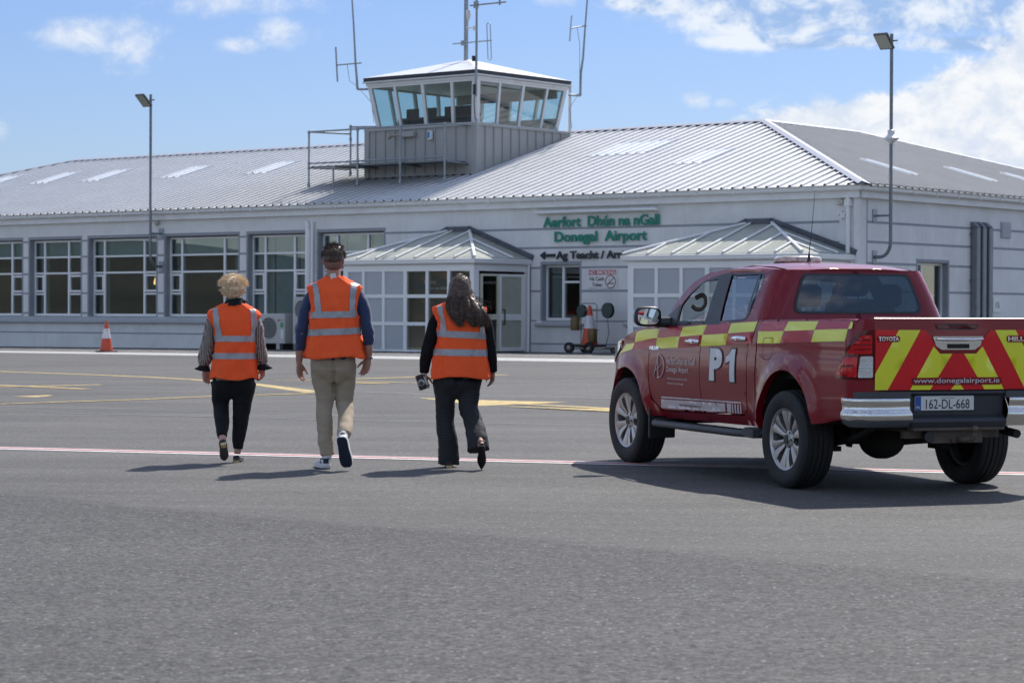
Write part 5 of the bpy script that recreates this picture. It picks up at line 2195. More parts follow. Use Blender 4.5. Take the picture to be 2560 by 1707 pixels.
    sb.loft([[(0.66, sg * 0.80, 0.40), (0.66, sg * 0.965, 0.40), (0.66, sg * 0.965, 0.425), (0.66, sg * 0.80, 0.425)],
             [(0.56, sg * 0.80, 0.375), (0.56, sg * 0.975, 0.375), (0.56, sg * 0.975, 0.455), (0.56, sg * 0.80, 0.455)],
             [(0.44, sg * 0.78, 0.37), (0.44, sg * 0.965, 0.37), (0.44, sg * 0.965, 0.44), (0.44, sg * 0.78, 0.44)]])
    sb.build("side_step", STEPG, TR, 40)
    # front mud flap
    mf = MB()
    mf.box(2.585, 2.61, min(sg * 0.64, sg * 0.90), max(sg * 0.64, sg * 0.90), 0.25, 0.56, bev=0.008)
    mf.build("mud_flap", TRIM, TR)
    # tail light
    tl = [(0.004, 1.266), (0.06, 1.268), (0.115, 1.252), (0.17, 1.20), (0.235, 1.11), (0.30, 1.02), (0.352, 0.945), (0.366, 0.915), (0.352, 0.897), (0.004, 0.893)]
    tlp = panel("tail_light", tl, bedmap(sg, 0.010), DKRED, TR, step=0.03, flip=fl_, skirt=0.03, sdir=(0.5, -sg * 0.5, 0))
    for nm, poly, mt, o_ in (("red_lens", [(0.02, 1.225), (0.10, 1.225), (0.155, 1.16), (0.20, 1.095), (0.20, 1.085), (0.02, 1.085)], REDL, 0.016),
                             ("red_lens", [(0.125, 1.06), (0.225, 1.06), (0.30, 0.98), (0.34, 0.925), (0.125, 0.91)], REDL, 0.016),
                             ("reversing_lens", [(0.012, 1.068), (0.108, 1.068), (0.118, 0.908), (0.012, 0.908)], CLRL, 0.018)):
        panel(nm, rounded(poly, 0.012), bedmap(sg, o_), mt, tlp, step=0.03, flip=fl_, skirt=0.012, sdir=(0.5, -sg * 0.5, 0))
    for z_ in (1.19, 1.155, 1.12):
        panel("lens_rib", [(0.03, z_ + 0.005), (0.15, z_ + 0.002), (0.15, z_ - 0.004), (0.03, z_ - 0.003)], bedmap(sg, 0.0185), DKRED, tlp, step=0.03, flip=fl_)
    panel("lens_divider", [(0.012, 0.993), (0.114, 0.993), (0.114, 0.983), (0.012, 0.983)], bedmap(sg, 0.0205), WHITEF, tlp, step=0.03, flip=fl_)
    panel("lens_rib", [(0.15, 1.005), (0.26, 1.0), (0.30, 0.955), (0.29, 0.955), (0.255, 0.985), (0.15, 0.99)], bedmap(sg, 0.0185), DKRED, tlp, step=0.02, flip=fl_)
    # headlight
    hl = [(3.24, 1.125), (3.30, 1.02), (3.52, 0.90), (3.70, 0.895), (3.72, 0.96), (3.50, 1.06)]
    hlp = panel("headlight", rounded(hl, 0.03), side(sg, 0.012), pm("headlight_lens", (0.30, 0.33, 0.35), 0.08, 0.6, var=0.2, vscale=12, coat=1.0) if "headlight_lens" not in MATS else MATS["headlight_lens"], TR, step=0.05, flip=fl_, skirt=0.05, sdir=sd_)
    # door mirror
    mm = MB()
    M = Matrix.Translation((2.33, sg * 1.05, 1.335)) @ Matrix.Rotation(sg * radians(-8), 4, 'Z')
    rings = []
    for x, k in ((-0.045, 0.93), (-0.03, 1.0), (0.02, 0.98), (0.06, 0.82), (0.09, 0.5), (0.10, 0.2)):
        ring = []
        for j in range(20):
            a = 2 * pi * j / 20
            cx_, sx_ = cos(a), sin(a)
            e_ = 0.62
            ring.append(M @ Vector((x, 0.118 * k * math.copysign(abs(cx_) ** e_, cx_), 0.086 * k * math.copysign(abs(sx_) ** e_, sx_))))
        rings.append(ring)
    mm.loft(rings)
    mir = mm.build("side_mirror", CHROME, TR, 50)
    mm = MB()
    mm.tube([(2.28, sg * 0.84, 1.285), (2.33, sg * 0.97, 1.285)], [(0.03, 0.05), (0.03, 0.045)], 10)
    mm.build("mirror_arm", TRIM, mir, 50)
    mm = MB()
    ring = []
    for x, k in ((-0.062, 0.90), (-0.05, 1.03), (-0.018, 1.03)):
        ring.append([M @ Vector((x, 0.118 * k * math.copysign(abs(cos(2 * pi * j / 20)) ** 0.62, cos(2 * pi * j / 20)),
                                 0.086 * k * math.copysign(abs(sin(2 * pi * j / 20)) ** 0.62, sin(2 * pi * j / 20)))) for j in range(20)])
    mm.loft(ring)
    mm.build("mirror_bezel", TRIM, mir, 50)
    mm = MB()
    mm.loft([[M @ Vector((x, 0.118 * 0.82 * math.copysign(abs(cos(2 * pi * j / 20)) ** 0.62, cos(2 * pi * j / 20)),
                          0.086 * 0.80 * math.copysign(abs(sin(2 * pi * j / 20)) ** 0.62, sin(2 * pi * j / 20)))) for j in range(20)] for x in (-0.064, -0.066)])
    mm.build("mirror_glass", pm("mirror_silver", (0.82, 0.84, 0.85), 0.02, 1.0) if "mirror_silver" not in MATS else MATS["mirror_silver"], mir)

# fuel flap outline on the left bed side
fo = [(0.235, 1.188), (0.40, 1.182), (0.425, 1.02), (0.36, 1.005), (0.27, 1.01), (0.245, 1.06)]
fo = rounded(fo, 0.03)
fi = [(0.33 + (x - 0.33) * 0.955, 1.095 + (z - 1.095) * 0.955) for x, z in fo]
panel("fuel_flap_gap", fo, side(1, 0.0045), GAP, body_parts[1][2], holes=[fi], step=0.03, flip=True)

# ---- lettering on the left side
d1_, d2_, bedp = body_parts[1]


def on_side(x0, z0, off=0.006):
    return lambda u, v, d: (x0 - u, yside(x0 - u, z0 + v) + off, z0 + v)


text("door_number", "P", on_side(1.375, 0.797, 0.0050), 0.270, 0.292, BLACK, d2_, bold=0.085)
text("door_number", "P", on_side(1.362, 0.807, 0.0075), 0.245, 0.272, WHITEF, d2_, bold=0.065)
for k_, o_, mt_ in ((0.0115, 0.0050, BLACK), (0.0, 0.0075, WHITEF)):
    one = [(0.885 - k_, 0.808 - k_), (0.885 - k_, 1.080 + k_), (0.955 + k_, 1.080 + k_), (0.985 + k_, 1.040), (1.050 + k_, 1.015 + k_), (1.050 + k_, 0.958 - k_), (0.975 + k_, 0.982 - k_), (0.975 + k_, 0.808 - k_)]
    panel("door_number", one, side(1, o_), mt_, d2_, step=0.05, flip=True)
text("lettering", "Aerfort Dhún na nGall", on_side(2.215, 0.925), 0.575, 0.062, SILV, d1_, bold=0.004)
text("lettering", "Donegal Airport", on_side(2.205, 0.840), 0.445, 0.064, SILV, d1_, bold=0.004)
text("lettering", "An Bealach go Contae Dhún na nGall", on_side(2.195, 0.783), 0.40, 0.024, SILV, d1_)
text("lettering", "Gateway to County Donegal", on_side(2.192, 0.742), 0.32, 0.024, SILV, d1_)
text("model_name", "HILUX", on_side(2.575, 1.040, 0.009), 0.195, 0.032, CHROME, d1_, bold=0.03)
lg = MB()


def sp(x, z, o=0.007):
    return Vector((x, yside(x, z) + o, z))


lg.tube([sp(2.475, 0.800), sp(2.41, 0.92), sp(2.385, 0.99)], 0.0045, 5)
lg.tube([sp(2.385, 0.99), sp(2.382, 0.90), sp(2.378, 0.800)], 0.0045, 5)
lg.tube([sp(2.445, 0.858), sp(2.39, 0.872), sp(2.325, 0.905)], 0.004, 5)
lg.tube([sp(2.395, 0.795)] + [sp(2.385 - 0.13 * sin(pi * k / 12), 0.90 + 0.104 * cos(pi * (12 - k) / 12)) for k in range(13)], 0.0045, 5)
lg.build("emblem", SILV, d1_)


def decal(name, poly, mat, par, off=0.006, step=0.028):
    return panel(name, poly, side(1, off), mat, par, step=step, flip=True)


decal("stripe_film", [(2.335, 0.632), (1.562, 0.640), (1.562, 0.630), (2.345, 0.620)], SILV, d1_)
decal("stripe_film", [(1.556, 0.640), (0.78, 0.648), (0.785, 0.638), (1.556, 0.630)], SILV, d2_)
decal("stripe_film", [(2.355, 0.608), (1.562, 0.618), (1.55, 0.543), (2.40, 0.528)], SILV, d1_)
decal("stripe_film", [(1.556, 0.618), (1.085, 0.624), (1.115, 0.551), (1.544, 0.543)], SILV, d2_)
for x_ in (1.055, 0.965, 0.915, 0.865, 0.818):
    w_ = 0.075 if x_ > 1 else 0.026
    decal("stripe_film", [(x_, 0.625), (x_ - w_, 0.626), (x_ - w_ + 0.03, 0.553), (x_ + 0.03, 0.552)], SILV, d2_, step=0.04)
text("lettering", "www.donegalairport.ie", on_side(2.00, 0.553, 0.0085), 0.425, 0.038, pm("grey_letter", (0.10, 0.05, 0.055), 0.5), d1_)

# ---- cab shell
ZG = [1.22, 1.30, 1.40, 1.50, 1.60, 1.70, 1.75, 1.78]
YG = [0.888, 0.866, 0.828, 0.788, 0.745, 0.698, 0.668, 0.640]


def ycab(x, z):
    y = lerp_tab(z, ZG, YG)
    if x > 1.5:
        y -= 0.030 * ((x - 1.5) / 0.8) ** 2
    return y


CR_ = 0.16


def xback(z):
    return 0.44 + (z - 1.33) * 0.16


def cabmap(sg, off=0.0):
    def f(t, z):
        H = ycab(0.6, z)
        xb = xback(z)
        s0 = H - CR_
        if t < s0:
            return (xb - off, sg * t, z)
        if t < s0 + CR_ * pi / 2:
            a = (t - s0) / CR_
            return (xb + CR_ * (1 - cos(a)) - off * cos(a), sg * (s0 + CR_ * sin(a) + off * sin(a)), z)
        x = xb + CR_ + (t - s0 - CR_ * pi / 2)
        return (x, sg * (ycab(x, z) + off), z)
    return f


def tc_(x, z):
    """side position x at height z as a position along the cab sheet"""
    return ycab(0.6, z) - CR_ + CR_ * pi / 2 + (x - xback(z) - CR_)


def side_poly(P):
    P = resample(P, 0.06)
    return [(tc_(x, z), z) for x, z in P]


W_F = rounded([(2.125, 1.262), (2.165, 1.430), (2.06, 1.53), (1.93, 1.615), (1.78, 1.668), (1.555, 1.697), (1.50, 1.272)], [0.02, 0.03, 0.03, 0.03, 0.04, 0.02, 0.02])
W_R = rounded([(1.375, 1.708), (1.265, 1.288), (0.82, 1.314), (0.755, 1.36), (0.735, 1.60), (0.745, 1.68), (0.80, 1.712)], [0.02, 0.02, 0.05, 0.05, 0.06, 0.05, 0.03])
BW_ = [(0.0, 1.715), (0.0, 1.378), (0.555, 1.378), (0.595, 1.40), (0.590, 1.46), (0.515, 1.66), (0.48, 1.705)]
shells = {}
for sg in (1, -1):
    fl_ = sg > 0
    top_edge = [(2.40, 1.245), (2.375, 1.36), (2.27, 1.485), (2.14, 1.60), (1.98, 1.672), (1.80, 1.722), (1.50, 1.745), (1.20, 1.752), (0.85, 1.747), (0.64, 1.738)]
    outer = [(0.0, 1.30)] + [(t, 1.30) for t in (0.3, 0.6)] + side_poly([(0.50, 1.29), (1.0, 1.29), (1.49, 1.265), (2.0, 1.235), (2.40, 1.235)])[:-1]
    outer += side_poly(top_edge)[:-1]
    outer = [p for p in outer if True]
    zb_ = 1.735
    outer += [(tc_(0.64, 1.736), 1.736), (0.60, 1.735), (0.30, 1.736), (0.0, 1.736)]
    bw = rounded(BW_[2:], 0.05)
    bwin = [(0.0, 1.378)] + bw + [(0.0, 1.712)]
    # back glass opening is cut at the centre line, so the outline itself steps round it
    outer = [(0.0, 1.378), (0.0, 1.30)] + outer[1:-1] + [(0.0, 1.736), (0.0, 1.712)] + list(reversed(bwin))[1:-1]
    holes = [side_poly(W_F), side_poly(W_R)]
    sh = panel("cab_shell", outer, cabmap(sg), CRIM, TR, holes=holes, step=0.05, flip=fl_, skirt=0.025, sdir=(0, -sg, 0))
    shells[sg] = sh
    # black pillars, glazing rubber, glass
    bp = [(1.575, 1.700), (1.515, 1.262), (1.245, 1.282), (1.365, 1.716)]
    panel("door_pillar", side_poly(bp), cabmap(sg, 0.004), TRIM, TR, step=0.05, flip=fl_)
    sail = [(2.395, 1.245), (2.37, 1.345), (2.175, 1.445), (2.155, 1.40), (2.12, 1.255)]
    panel("mirror_sail", side_poly(sail), cabmap(sg, 0.004), TRIM, TR, step=0.05, flip=fl_)

    def shrink(P, k):
        cx_ = sum(p[0] for p in P) / len(P)
        cz_ = sum(p[1] for p in P) / len(P)
        return [(cx_ + (x - cx_) * (1 - k / 0.42), cz_ + (z - cz_) * (1 - k / 0.22)) for x, z in P]
    for nm, W_, mt in (("window_seal", W_F, 1), ("window_seal", W_R, 2)):
        inn = shrink(W_, 0.034 if mt == 1 else 0.018)
        panel(nm, side_poly(W_), cabmap(sg, 0.002), TRIM, TR, holes=[side_poly(inn)], step=0.03, flip=fl_)
    if sg < 0:
        panel("side_window", side_poly(W_F), cabmap(sg, -0.008), CGLASS, TR, step=0.08, flip=fl_)
    else:
        # left front window is wound down, only a rim of glass shows
        panel("side_window", side_poly([(2.12, 1.272), (2.12, 1.30), (1.51, 1.322), (1.505, 1.275)]), cabmap(sg, -0.010), CGLASS, TR, step=0.08, flip=fl_)
    panel("side_window", side_poly(W_R), cabmap(sg, -0.008), TGLASS, TR, step=0.08, flip=fl_)
    qd = [(0.865, 1.71), (0.835, 1.71), (0.772, 1.345), (0.80, 1.325)]
    panel("window_divider", side_poly(qd), cabmap(sg, 0.0025), TRIM, TR, step=0.06, flip=fl_)
# back window, whole width
bl_ = rounded([(0.48, 1.705), (0.515, 1.66), (0.590, 1.46), (0.595, 1.40), (0.555, 1.378), (-0.555, 1.378), (-0.595, 1.40), (-0.590, 1.46), (-0.515, 1.66), (-0.48, 1.705)], 0.03)


def backmap(off):
    def f(y, z):
        p = cabmap(1 if y >= 0 else -1, off)(abs(y), z)
        return p
    return f


panel("back_window", bl_, backmap(0.004), PRIV, TR, step=0.07)
bi_ = [(y * 0.955, 1.545 + (z - 1.545) * 0.90) for y, z in bl_]
panel("window_seal", bl_, backmap(0.006), TRIM, TR, holes=[bi_], step=0.07)


# roof
def zroof(x, y):
    zc = lerp_tab(x, [0.44, 0.52, 0.62, 0.80, 1.10, 1.40, 1.70, 1.90, 2.05], [1.728, 1.752, 1.772, 1.790, 1.803, 1.798, 1.770, 1.728, 1.685])
    return zc - 0.058 * min(1.2, abs(y) / 0.69) ** 3.2


rp_ = [(0.495, 0.0), (0.50, 0.40), (0.53, 0.56), (0.62, 0.665), (0.85, 0.690), (1.4, 0.690), (1.80, 0.672), (1.98, 0.645), (2.02, 0.4), (2.04, 0.0)]
rp_ = rp_ + [(x, -y) for x, y in reversed(rp_[1:-1])]
panel("roof", rp_, lambda x, y: (x, y, zroof(x, y)), CRIM, TR, step=0.06, flip=True, skirt=0.02, sdir=(0, 0, -1))
rs_ = MB()
for sg in (1, -1):
    rs_.tube([(x, sg * 0.585, zroof(x, 0.585) + 0.003) for x in (0.53, 0.6, 0.8, 1.2, 1.6, 1.9)], [(0.011, 0.005)] * 6, 6)
rs_.build("roof_moulding", TRIM, TR)


# windscreen
def wsm(y, v):
    b = Vector((2.62 - 0.26 * (y / 0.75) ** 2, y * 0.83 / 0.75, 1.225))
    t_ = Vector((2.02 - 0.06 * (y / 0.75) ** 2, y * 0.64 / 0.75, 1.690 - 0.03 * (y / 0.75) ** 2))
    p = b.lerp(t_, v)
    return (p.x, p.y, p.z + 0.03 * sin(pi * v))


panel("windscreen", [(-0.75, 0), (0.75, 0), (0.75, 1), (-0.75, 1)], wsm, CGLASS, TR, step=0.1)


# bonnet
def hood(x, y):
    zc = lerp_tab(x, [2.45, 2.7, 3.0, 3.3, 3.55, 3.74], [1.262, 1.262, 1.235, 1.175, 1.105, 1.02])
    e = min(1.25, abs(y) / 0.80)
    return zc - 0.028 * e ** 3


hp_ = [(2.44, 0.845), (2.70, 0.842), (3.0, 0.828), (3.24, 0.790), (3.50, 0.70), (3.70, 0.50), (3.74, 0.0)]
hp_ = hp_ + [(x, -y) for x, y in reversed(hp_[:-1])]
panel("bonnet", hp_, lambda x, y: (x, y, hood(x, y)), CRIM, TR, step=0.07, skirt=0.05, sdir=(0, 0, -1), flip=True)
for sg in (1, -1):
    hy = [(2.72, 0.838), (3.0, 0.825), (3.24, 0.787), (3.34, 0.750), (3.30, 0.66), (3.0, 0.735), (2.72, 0.79)]
    hy = [(x, sg * y) for x, y in hy]
    panel("bonnet_film", hy, lambda x, y: (x, y, hood(x, y) + 0.004), CHECKY, TR, step=0.06, flip=True)

# front end
fe = MB()
prof_ = [(-0.80, 3.55), (-0.70, 3.66), (-0.45, 3.76), (0, 3.80), (0.45, 3.76), (0.70, 3.66), (0.80, 3.55)]
rows = []
for z, k in ((0.40, 0.95), (0.50, 1.01), (0.62, 1.025), (0.74, 1.0), (0.88, 0.985), (1.0, 0.975)):
    rows.append([(3.0 + (x - 3.0) * k, y, z) for y, x in prof_])
fe.loft(rows, False, False, closed=False)
fe.build("front_bumper", CRIM, TR, 50)
ge = MB()
ge.loft([[(3.0 + (x - 3.0) * 1.02, y * 0.62, z) for y, x in prof_] for z in (0.62, 0.98)], False, False, closed=False)
for z in (0.70, 0.79, 0.88):
    ge.tube([(3.02 + (x - 3.0) * 1.02, y * 0.62, z) for y, x in prof_], 0.012, 6)
ge.build("grille", TRIM, TR, 50)

# ---- cargo bed inside
bi = MB()
bi.add([(0.47, -0.78, 0.86), (0.47, 0.78, 0.86), (-1.02, 0.70, 0.86), (-1.02, -0.70, 0.86)], [(0, 1, 2, 3)])
for sg in (1, -1):
    bi.add([(0.47, sg * 0.79, 0.86), (0.47, sg * 0.79, 1.33), (-1.03, sg * 0.76, 1.34), (-1.03, sg * 0.76, 0.86)], [(0, 1, 2, 3)])
    
bi.add([(0.47, -0.84, 0.5), (0.47, 0.84, 0.5), (0.47, 0.84, 1.32), (0.47, -0.84, 1.32)], [(0, 1, 2, 3)])
bi.build("bed_liner", TRIM, TR)
for sg in (1, -1):
    bi = MB()
    bi.loft([[(x, sg * y, z + 0.026 * (0.47 - x) / 1.5) for y, z in ((0.775, 1.29), (0.778, 1.318), (0.83, 1.324), (0.856, 1.312))] for x in (0.47, -1.03)])
    bi.build("bed_rail", CRIM, TR, 60)


# ---- tailgate
def tgm(off=0.0):
    return lambda y, z: (RX - 0.010 * (1 - (abs(y) / 0.73) ** 2) - 0.006 * sin(pi * (z - 0.81) / 0.54) - off, y, z)


tg_o = rounded([(0.720, 1.350), (0.720, 0.808), (-0.720, 0.808), (-0.720, 1.350)], 0.015)
TG = panel("tailgate", tg_o, tgm(), CRIM, TR, step=0.06, flip=False, skirt=0.06, sdir=(1, 0, 0))
tt = MB()
tt.loft([[(RX - 0.008, y, 1.348), (RX + 0.0, y, 1.358), (RX + 0.05, y, 1.356), (RX + 0.06, y, 1.34)] for y in (-0.72, 0.72)])
tt.build("tailgate_cap", CRIM, TG, 60)
gp = MB()
gp.box(RX + 0.008, RX + 0.05, -0.735, 0.735, 0.79, 1.335)
gp.build("tailgate_gap", GAP, TR)


def tfilm(name, poly, mat, off=0.004, holes=()):
    return panel(name, poly, tgm(off), mat, TG, step=0.07, holes=list(holes))


notch = [(0.288, 1.264), (0.236, 1.215), (0.160, 1.086), (-0.160, 1.086), (-0.236, 1.215), (-0.288, 1.264)]
redp = [(0.714, 1.266), (0.714, 0.813), (-0.714, 0.813), (-0.714, 1.266)] + list(reversed(notch))
tfilm("chevron_film", redp, CHEVR)


def in_line(y0, z0, y1, z1, z):
    return y0 + (y1 - y0) * (z - z0) / (z1 - z0)


s1p = [(0.515, 1.266), (0.330, 1.266), (in_line(0.330, 1.266, 0.605, 0.815, 0.813), 0.813), (0.714, 0.813), (0.714, 0.935)]
zb2 = 0.813
s2p = [(0.216, 1.141), (0.160, 1.086), (0.052, 1.086), (in_line(0.052, 1.086, 0.176, 0.905, zb2), zb2), (in_line(0.216, 1.141, 0.358, 0.905, zb2), zb2)]
for sg in (1, -1):
    tfilm("chevron_film", [(sg * y, z) for y, z in s1p], CHECKY, 0.006)
    tfilm("chevron_film", [(sg * y, z) for y, z in s2p], CHECKY, 0.006)
tfilm("chevron_film", [(0.022, 0.852), (-0.022, 0.852), (-0.058, 0.813), (0.058, 0.813)], CHECKY, 0.006)


def on_tail(y0, z0, off=0.010):
    return lambda u, v, d: (tgm(off)(y0 - u, z0 + v)[0], y0 - u, z0 + v)


tfilm("lettering_panel", rounded([(0.402, 0.905), (0.402, 0.848), (-0.392, 0.848), (-0.392, 0.905)], 0.025), CRIM, 0.0085)
text("lettering", "www.donegalairport.ie", on_tail(0.385, 0.853, 0.0105), 0.755, 0.048, WHITEF, TG, bold=0.0)
tfilm("lettering_panel", rounded([(0.700, 1.222), (0.700, 1.176), (0.507, 1.176), (0.507, 1.222)], 0.02), CRIM, 0.0085)
text("maker_name", "TOYOTA", on_tail(0.690, 1.183, 0.0125), 0.172, 0.032, CHROME, TG, bold=0.02)
tfilm("lettering_panel", rounded([(-0.432, 1.224), (-0.432, 1.172), (-0.680, 1.172), (-0.680, 1.224)], 0.02), CRIM, 0.0085)
text("model_name", "HILUX", on_tail(-0.442, 1.180, 0.0125), 0.225, 0.036, CHROME, TG, bold=0.035)
text("maker_mark", "BS", on_tail(-0.615, 0.838, 0.0125), 0.06, 0.02, BLACK, TG, bold=0.02)
tfilm("brake_light", rounded([(0.200, 1.310), (0.186, 1.272), (-0.158, 1.270), (-0.178, 1.290), (-0.172, 1.308), (0.02, 1.314)], 0.012), TRIM, 0.006)
tfilm("brake_lens", rounded([(0.188, 1.304), (0.178, 1.278), (-0.150, 1.276), (-0.165, 1.302)], 0.010), DKRED, 0.009)
# handle
hh = MB()
hz = [(0.226, 1.222, 0), (0.20, 1.145, 0), (0.150, 1.112, 0), (-0.150, 1.112, 0), (-0.20, 1.145, 0), (-0.226, 1.222, 0)]
hx = RX - 0.018
hh.loft([[(hx + 0.012, y, z) for y, z, _ in hz], [(hx - 0.004, y * 0.98, 1.166 + (z - 1.166) * 0.93) for y, z, _ in hz]])
hd_ = hh.build("handle", DULLC, TG, 30)
hh = MB()
hh.tube([(hx - 0.014, 0.205, 1.198), (hx - 0.022, 0.10, 1.194), (hx - 0.022, -0.10, 1.194), (hx - 0.014, -0.205, 1.198)], [(0.020, 0.010), (0.022, 0.012), (0.022, 0.012), (0.020, 0.010)], 10)
hh.build("pull_bar", CHROME, hd_, 60)
hh = MB()
hh.box(hx - 0.010, hx - 0.005, -0.095, 0.095, 1.126, 1.160)
hh.build("pull_recess", GAP, hd_)
hh = MB()
hh.cyl((hx - 0.030, -0.150, 1.195), (-1, 0, 0), 0.007, 0.004, 10)
hh.build("key_lock", TRIM, hd_)

# ---- rear bumper
for sg in (1, -1):
    cb = MB()
    rows = []
    for z, o, inn in ((0.532, -0.045, 0.400), (0.560, -0.010, 0.406), (0.600, 0.006, 0.414), (0.636, 0.010, 0.422), (0.652, 0.000, 0.428), (0.668, -0.010, 0.432), (0.705, -0.004, 0.437), (0.735, 0.004, 0.439), (0.750, -0.002, 0.440), (0.757, -0.025, 0.44)):
        pts = [(-1.115 - o, sg * inn), (-1.12 - o, sg * 0.60), (-1.11 - o, sg * 0.76), (-1.075 - o * 0.9, sg * (0.86 + o * 0.4)), (-1.00, sg * (0.905 + o * 0.9)), (-0.90, sg * (0.905 + o))]
        rows.append([(x, y, z) for x, y in pts])
    cb.loft(rows, False, False, closed=False)
    bmp = cb.build("rear_bumper", DULLC, TR, 45)
    cb = MB()
    cb.loft([[(-1.10, sg * 0.42, z), (-1.105, sg * 0.60, z), (-1.09, sg * 0.78, z), (-1.04, sg * 0.875, z), (-0.95, sg * 0.885, z), (-0.95, sg * 0.42, z)] for z in (0.750, 0.800)])
    cb.build("bumper_step", STEPG, bmp, 30)
cb = MB()
cb.loft([[(-1.02, y, 0.80), (-1.075, y, 0.80), (-1.085, y, 0.785), (-1.06, y, 0.76), (-1.055, y, 0.62), (-1.10, y, 0.595), (-1.115, y, 0.57), (-1.10, y, 0.525), (-1.02, y, 0.52)] for y in (-0.415, 0.415)])
cb.box(-1.05, -0.97, -0.73, 0.73, 0.775, 0.806)
ctr = cb.build("bumper_centre", pm("bumper_plastic", (0.020, 0.024, 0.030), 0.5, var=0.2), TR)
cb = MB()
cb.box(-1.11, -1.0, -0.40, 0.40, 0.505, 0.526)
cb.build("bumper_underside", RUST, TR)
# number plate
npt = MB()
npt.box(-1.072, -1.064, -0.150, 0.370, 0.655, 0.765, bev=0.003)
NP = npt.build("number_plate", pm("plate_white", (0.62, 0.63, 0.60), 0.35, var=0.04), TR)
npt = MB()
npt.box(-1.0745, -1.072, 0.318, 0.368, 0.657, 0.763)
npt.build("country_band", pm("plate_blue", (0.010, 0.07, 0.32), 0.35), NP)
pt_ = lambda y0, z0, o=0.0: (lambda u, v, d: (-1.0735 - o, y0 - u, z0 + v))
text("lettering", "162-DL-668", pt_(0.275, 0.668), 0.385, 0.072, BLKL, NP, bold=0.006)
text("lettering", "DÚN NA NGALL", pt_(0.145, 0.7465), 0.12, 0.010, BLKL, NP, bold=0.01)
text("lettering", "IRL", pt_(0.360, 0.672, 0.003), 0.034, 0.018, WHITEF, NP, bold=0.01)

# ---- wheels
def wheel(x, sg, y_out):
    t = empty("wheel", (x, 0, WZ))
    t.parent = TR
    c = (0, sg * y_out, 0)
    ax = (0, sg, 0)
    R_ = 0.388
    m_ = MB()
    pr_ = [(0.240, -0.205), (0.250, -0.235), (0.30, -0.262), (0.345, -0.262), (0.372, -0.250)]
    tread = []
    for k in range(5):
        a0 = -0.235 + k * 0.044
        tread += [(R_ - 0.003 * abs(k - 2), a0), (R_ - 0.003 * abs(k - 2) + 0.001, a0 + 0.034), (R_ - 0.012, a0 + 0.036), (R_ - 0.012, a0 + 0.042)]
    pr_ += tread + [(R_ - 0.008, -0.020), (0.372, -0.008), (0.345, 0.004), (0.318, 0.006), (0.30, 0.003), (0.275, 0.002), (0.250, -0.012), (0.242, -0.03)]
    m_.lathe(pr_, c, ax, 64, caps=False)
    m_.build("tyre", RUBBER, t, 35)
    m_ = MB()
    m_.lathe([(0.242, -0.20), (0.225, -0.19), (0.215, -0.10), (0.222, -0.03), (0.235, -0.016), (0.246, -0.012), (0.248, -0.020), (0.241, -0.03)], c, ax, 48, caps=False)
    side_v = Vector((1, 0, 0))
    upv = Vector((0, 0, 1))
    axv = Vector(ax)
    cv = Vector(c)

    def P(r, th, d):
        return cv + side_v * (r * cos(th)) + upv * (r * sin(th)) + axv * d
    for k in range(6):
        th = k * pi / 3 + pi / 6 + 0.06
        for s2 in (-1, 1):
            rings = []
            for r, w0, w1, d in ((0.060, 0.015, 0.46, -0.050), (0.10, 0.015, 0.36, -0.038), (0.16, 0.018, 0.335, -0.026), (0.232, 0.024, 0.375, -0.020)):
                a, b_ = th + s2 * w0, th + s2 * w1
                rings.append([P(r, a, d - 0.010), P(r, (a + b_) / 2, d), P(r, b_, d - 0.004), P(r, b_, d - 0.045), P(r, a, d - 0.045)])
            m_.loft(rings)
    m_.lathe([(0.078, -0.09), (0.078, -0.056), (0.066, -0.044), (0.042, -0.040), (0.038, -0.030), (0.010, -0.027)], c, ax, 28)
    rim = m_.build("rim", ALLOY, t, 35)
    m_ = MB()
    m_.lathe([(0.220, -0.13), (0.05, -0.13)], c, ax, 32)
    m_.build("brake_disc", UNDER, t)
    m_ = MB()
    for k in range(6):
        a = k * pi / 3 + 0.06
        m_.cyl(P(0.060, a, -0.056), ax, 0.010, 0.016, 8)
    m_.lathe([(0.036, -0.029), (0.036, -0.0245), (0.010, -0.022)], c, ax, 20)
    m_.build("hub_cap", pm("hub_dark", (0.05, 0.05, 0.05), 0.5, 0.3) if "hub_dark" not in MATS else MATS["hub_dark"], rim)
    if sg > 0:
        def arc_text(s, a_mid, r0, h, span, flip=False):
            def f(u, v, d):
                th = a_mid + (span / 2 - u) * (1 if not flip else -1)
                return P(r0 + (v if not flip else h - v), th, 0.0055)
            text("lettering", s, f, span, h, pm("tyre_letter", (0.035, 0.035, 0.036), 0.7) if "tyre_letter" not in MATS else MATS["tyre_letter"], t, bold=0.01)
        arc_text("IMPERO", pi / 2 - 0.12, 0.300, 0.028, 0.42) if x < 1 else None
        arc_text("IMPERO", -pi / 2 - 0.15, 0.300, 0.028, 0.42, True)
    return t


wheel(RWX, 1, 0.925)
wheel(RWX, -1, 0.925)
wheel(FWX, 1, 0.915)
wheel(FWX, -1, 0.915)

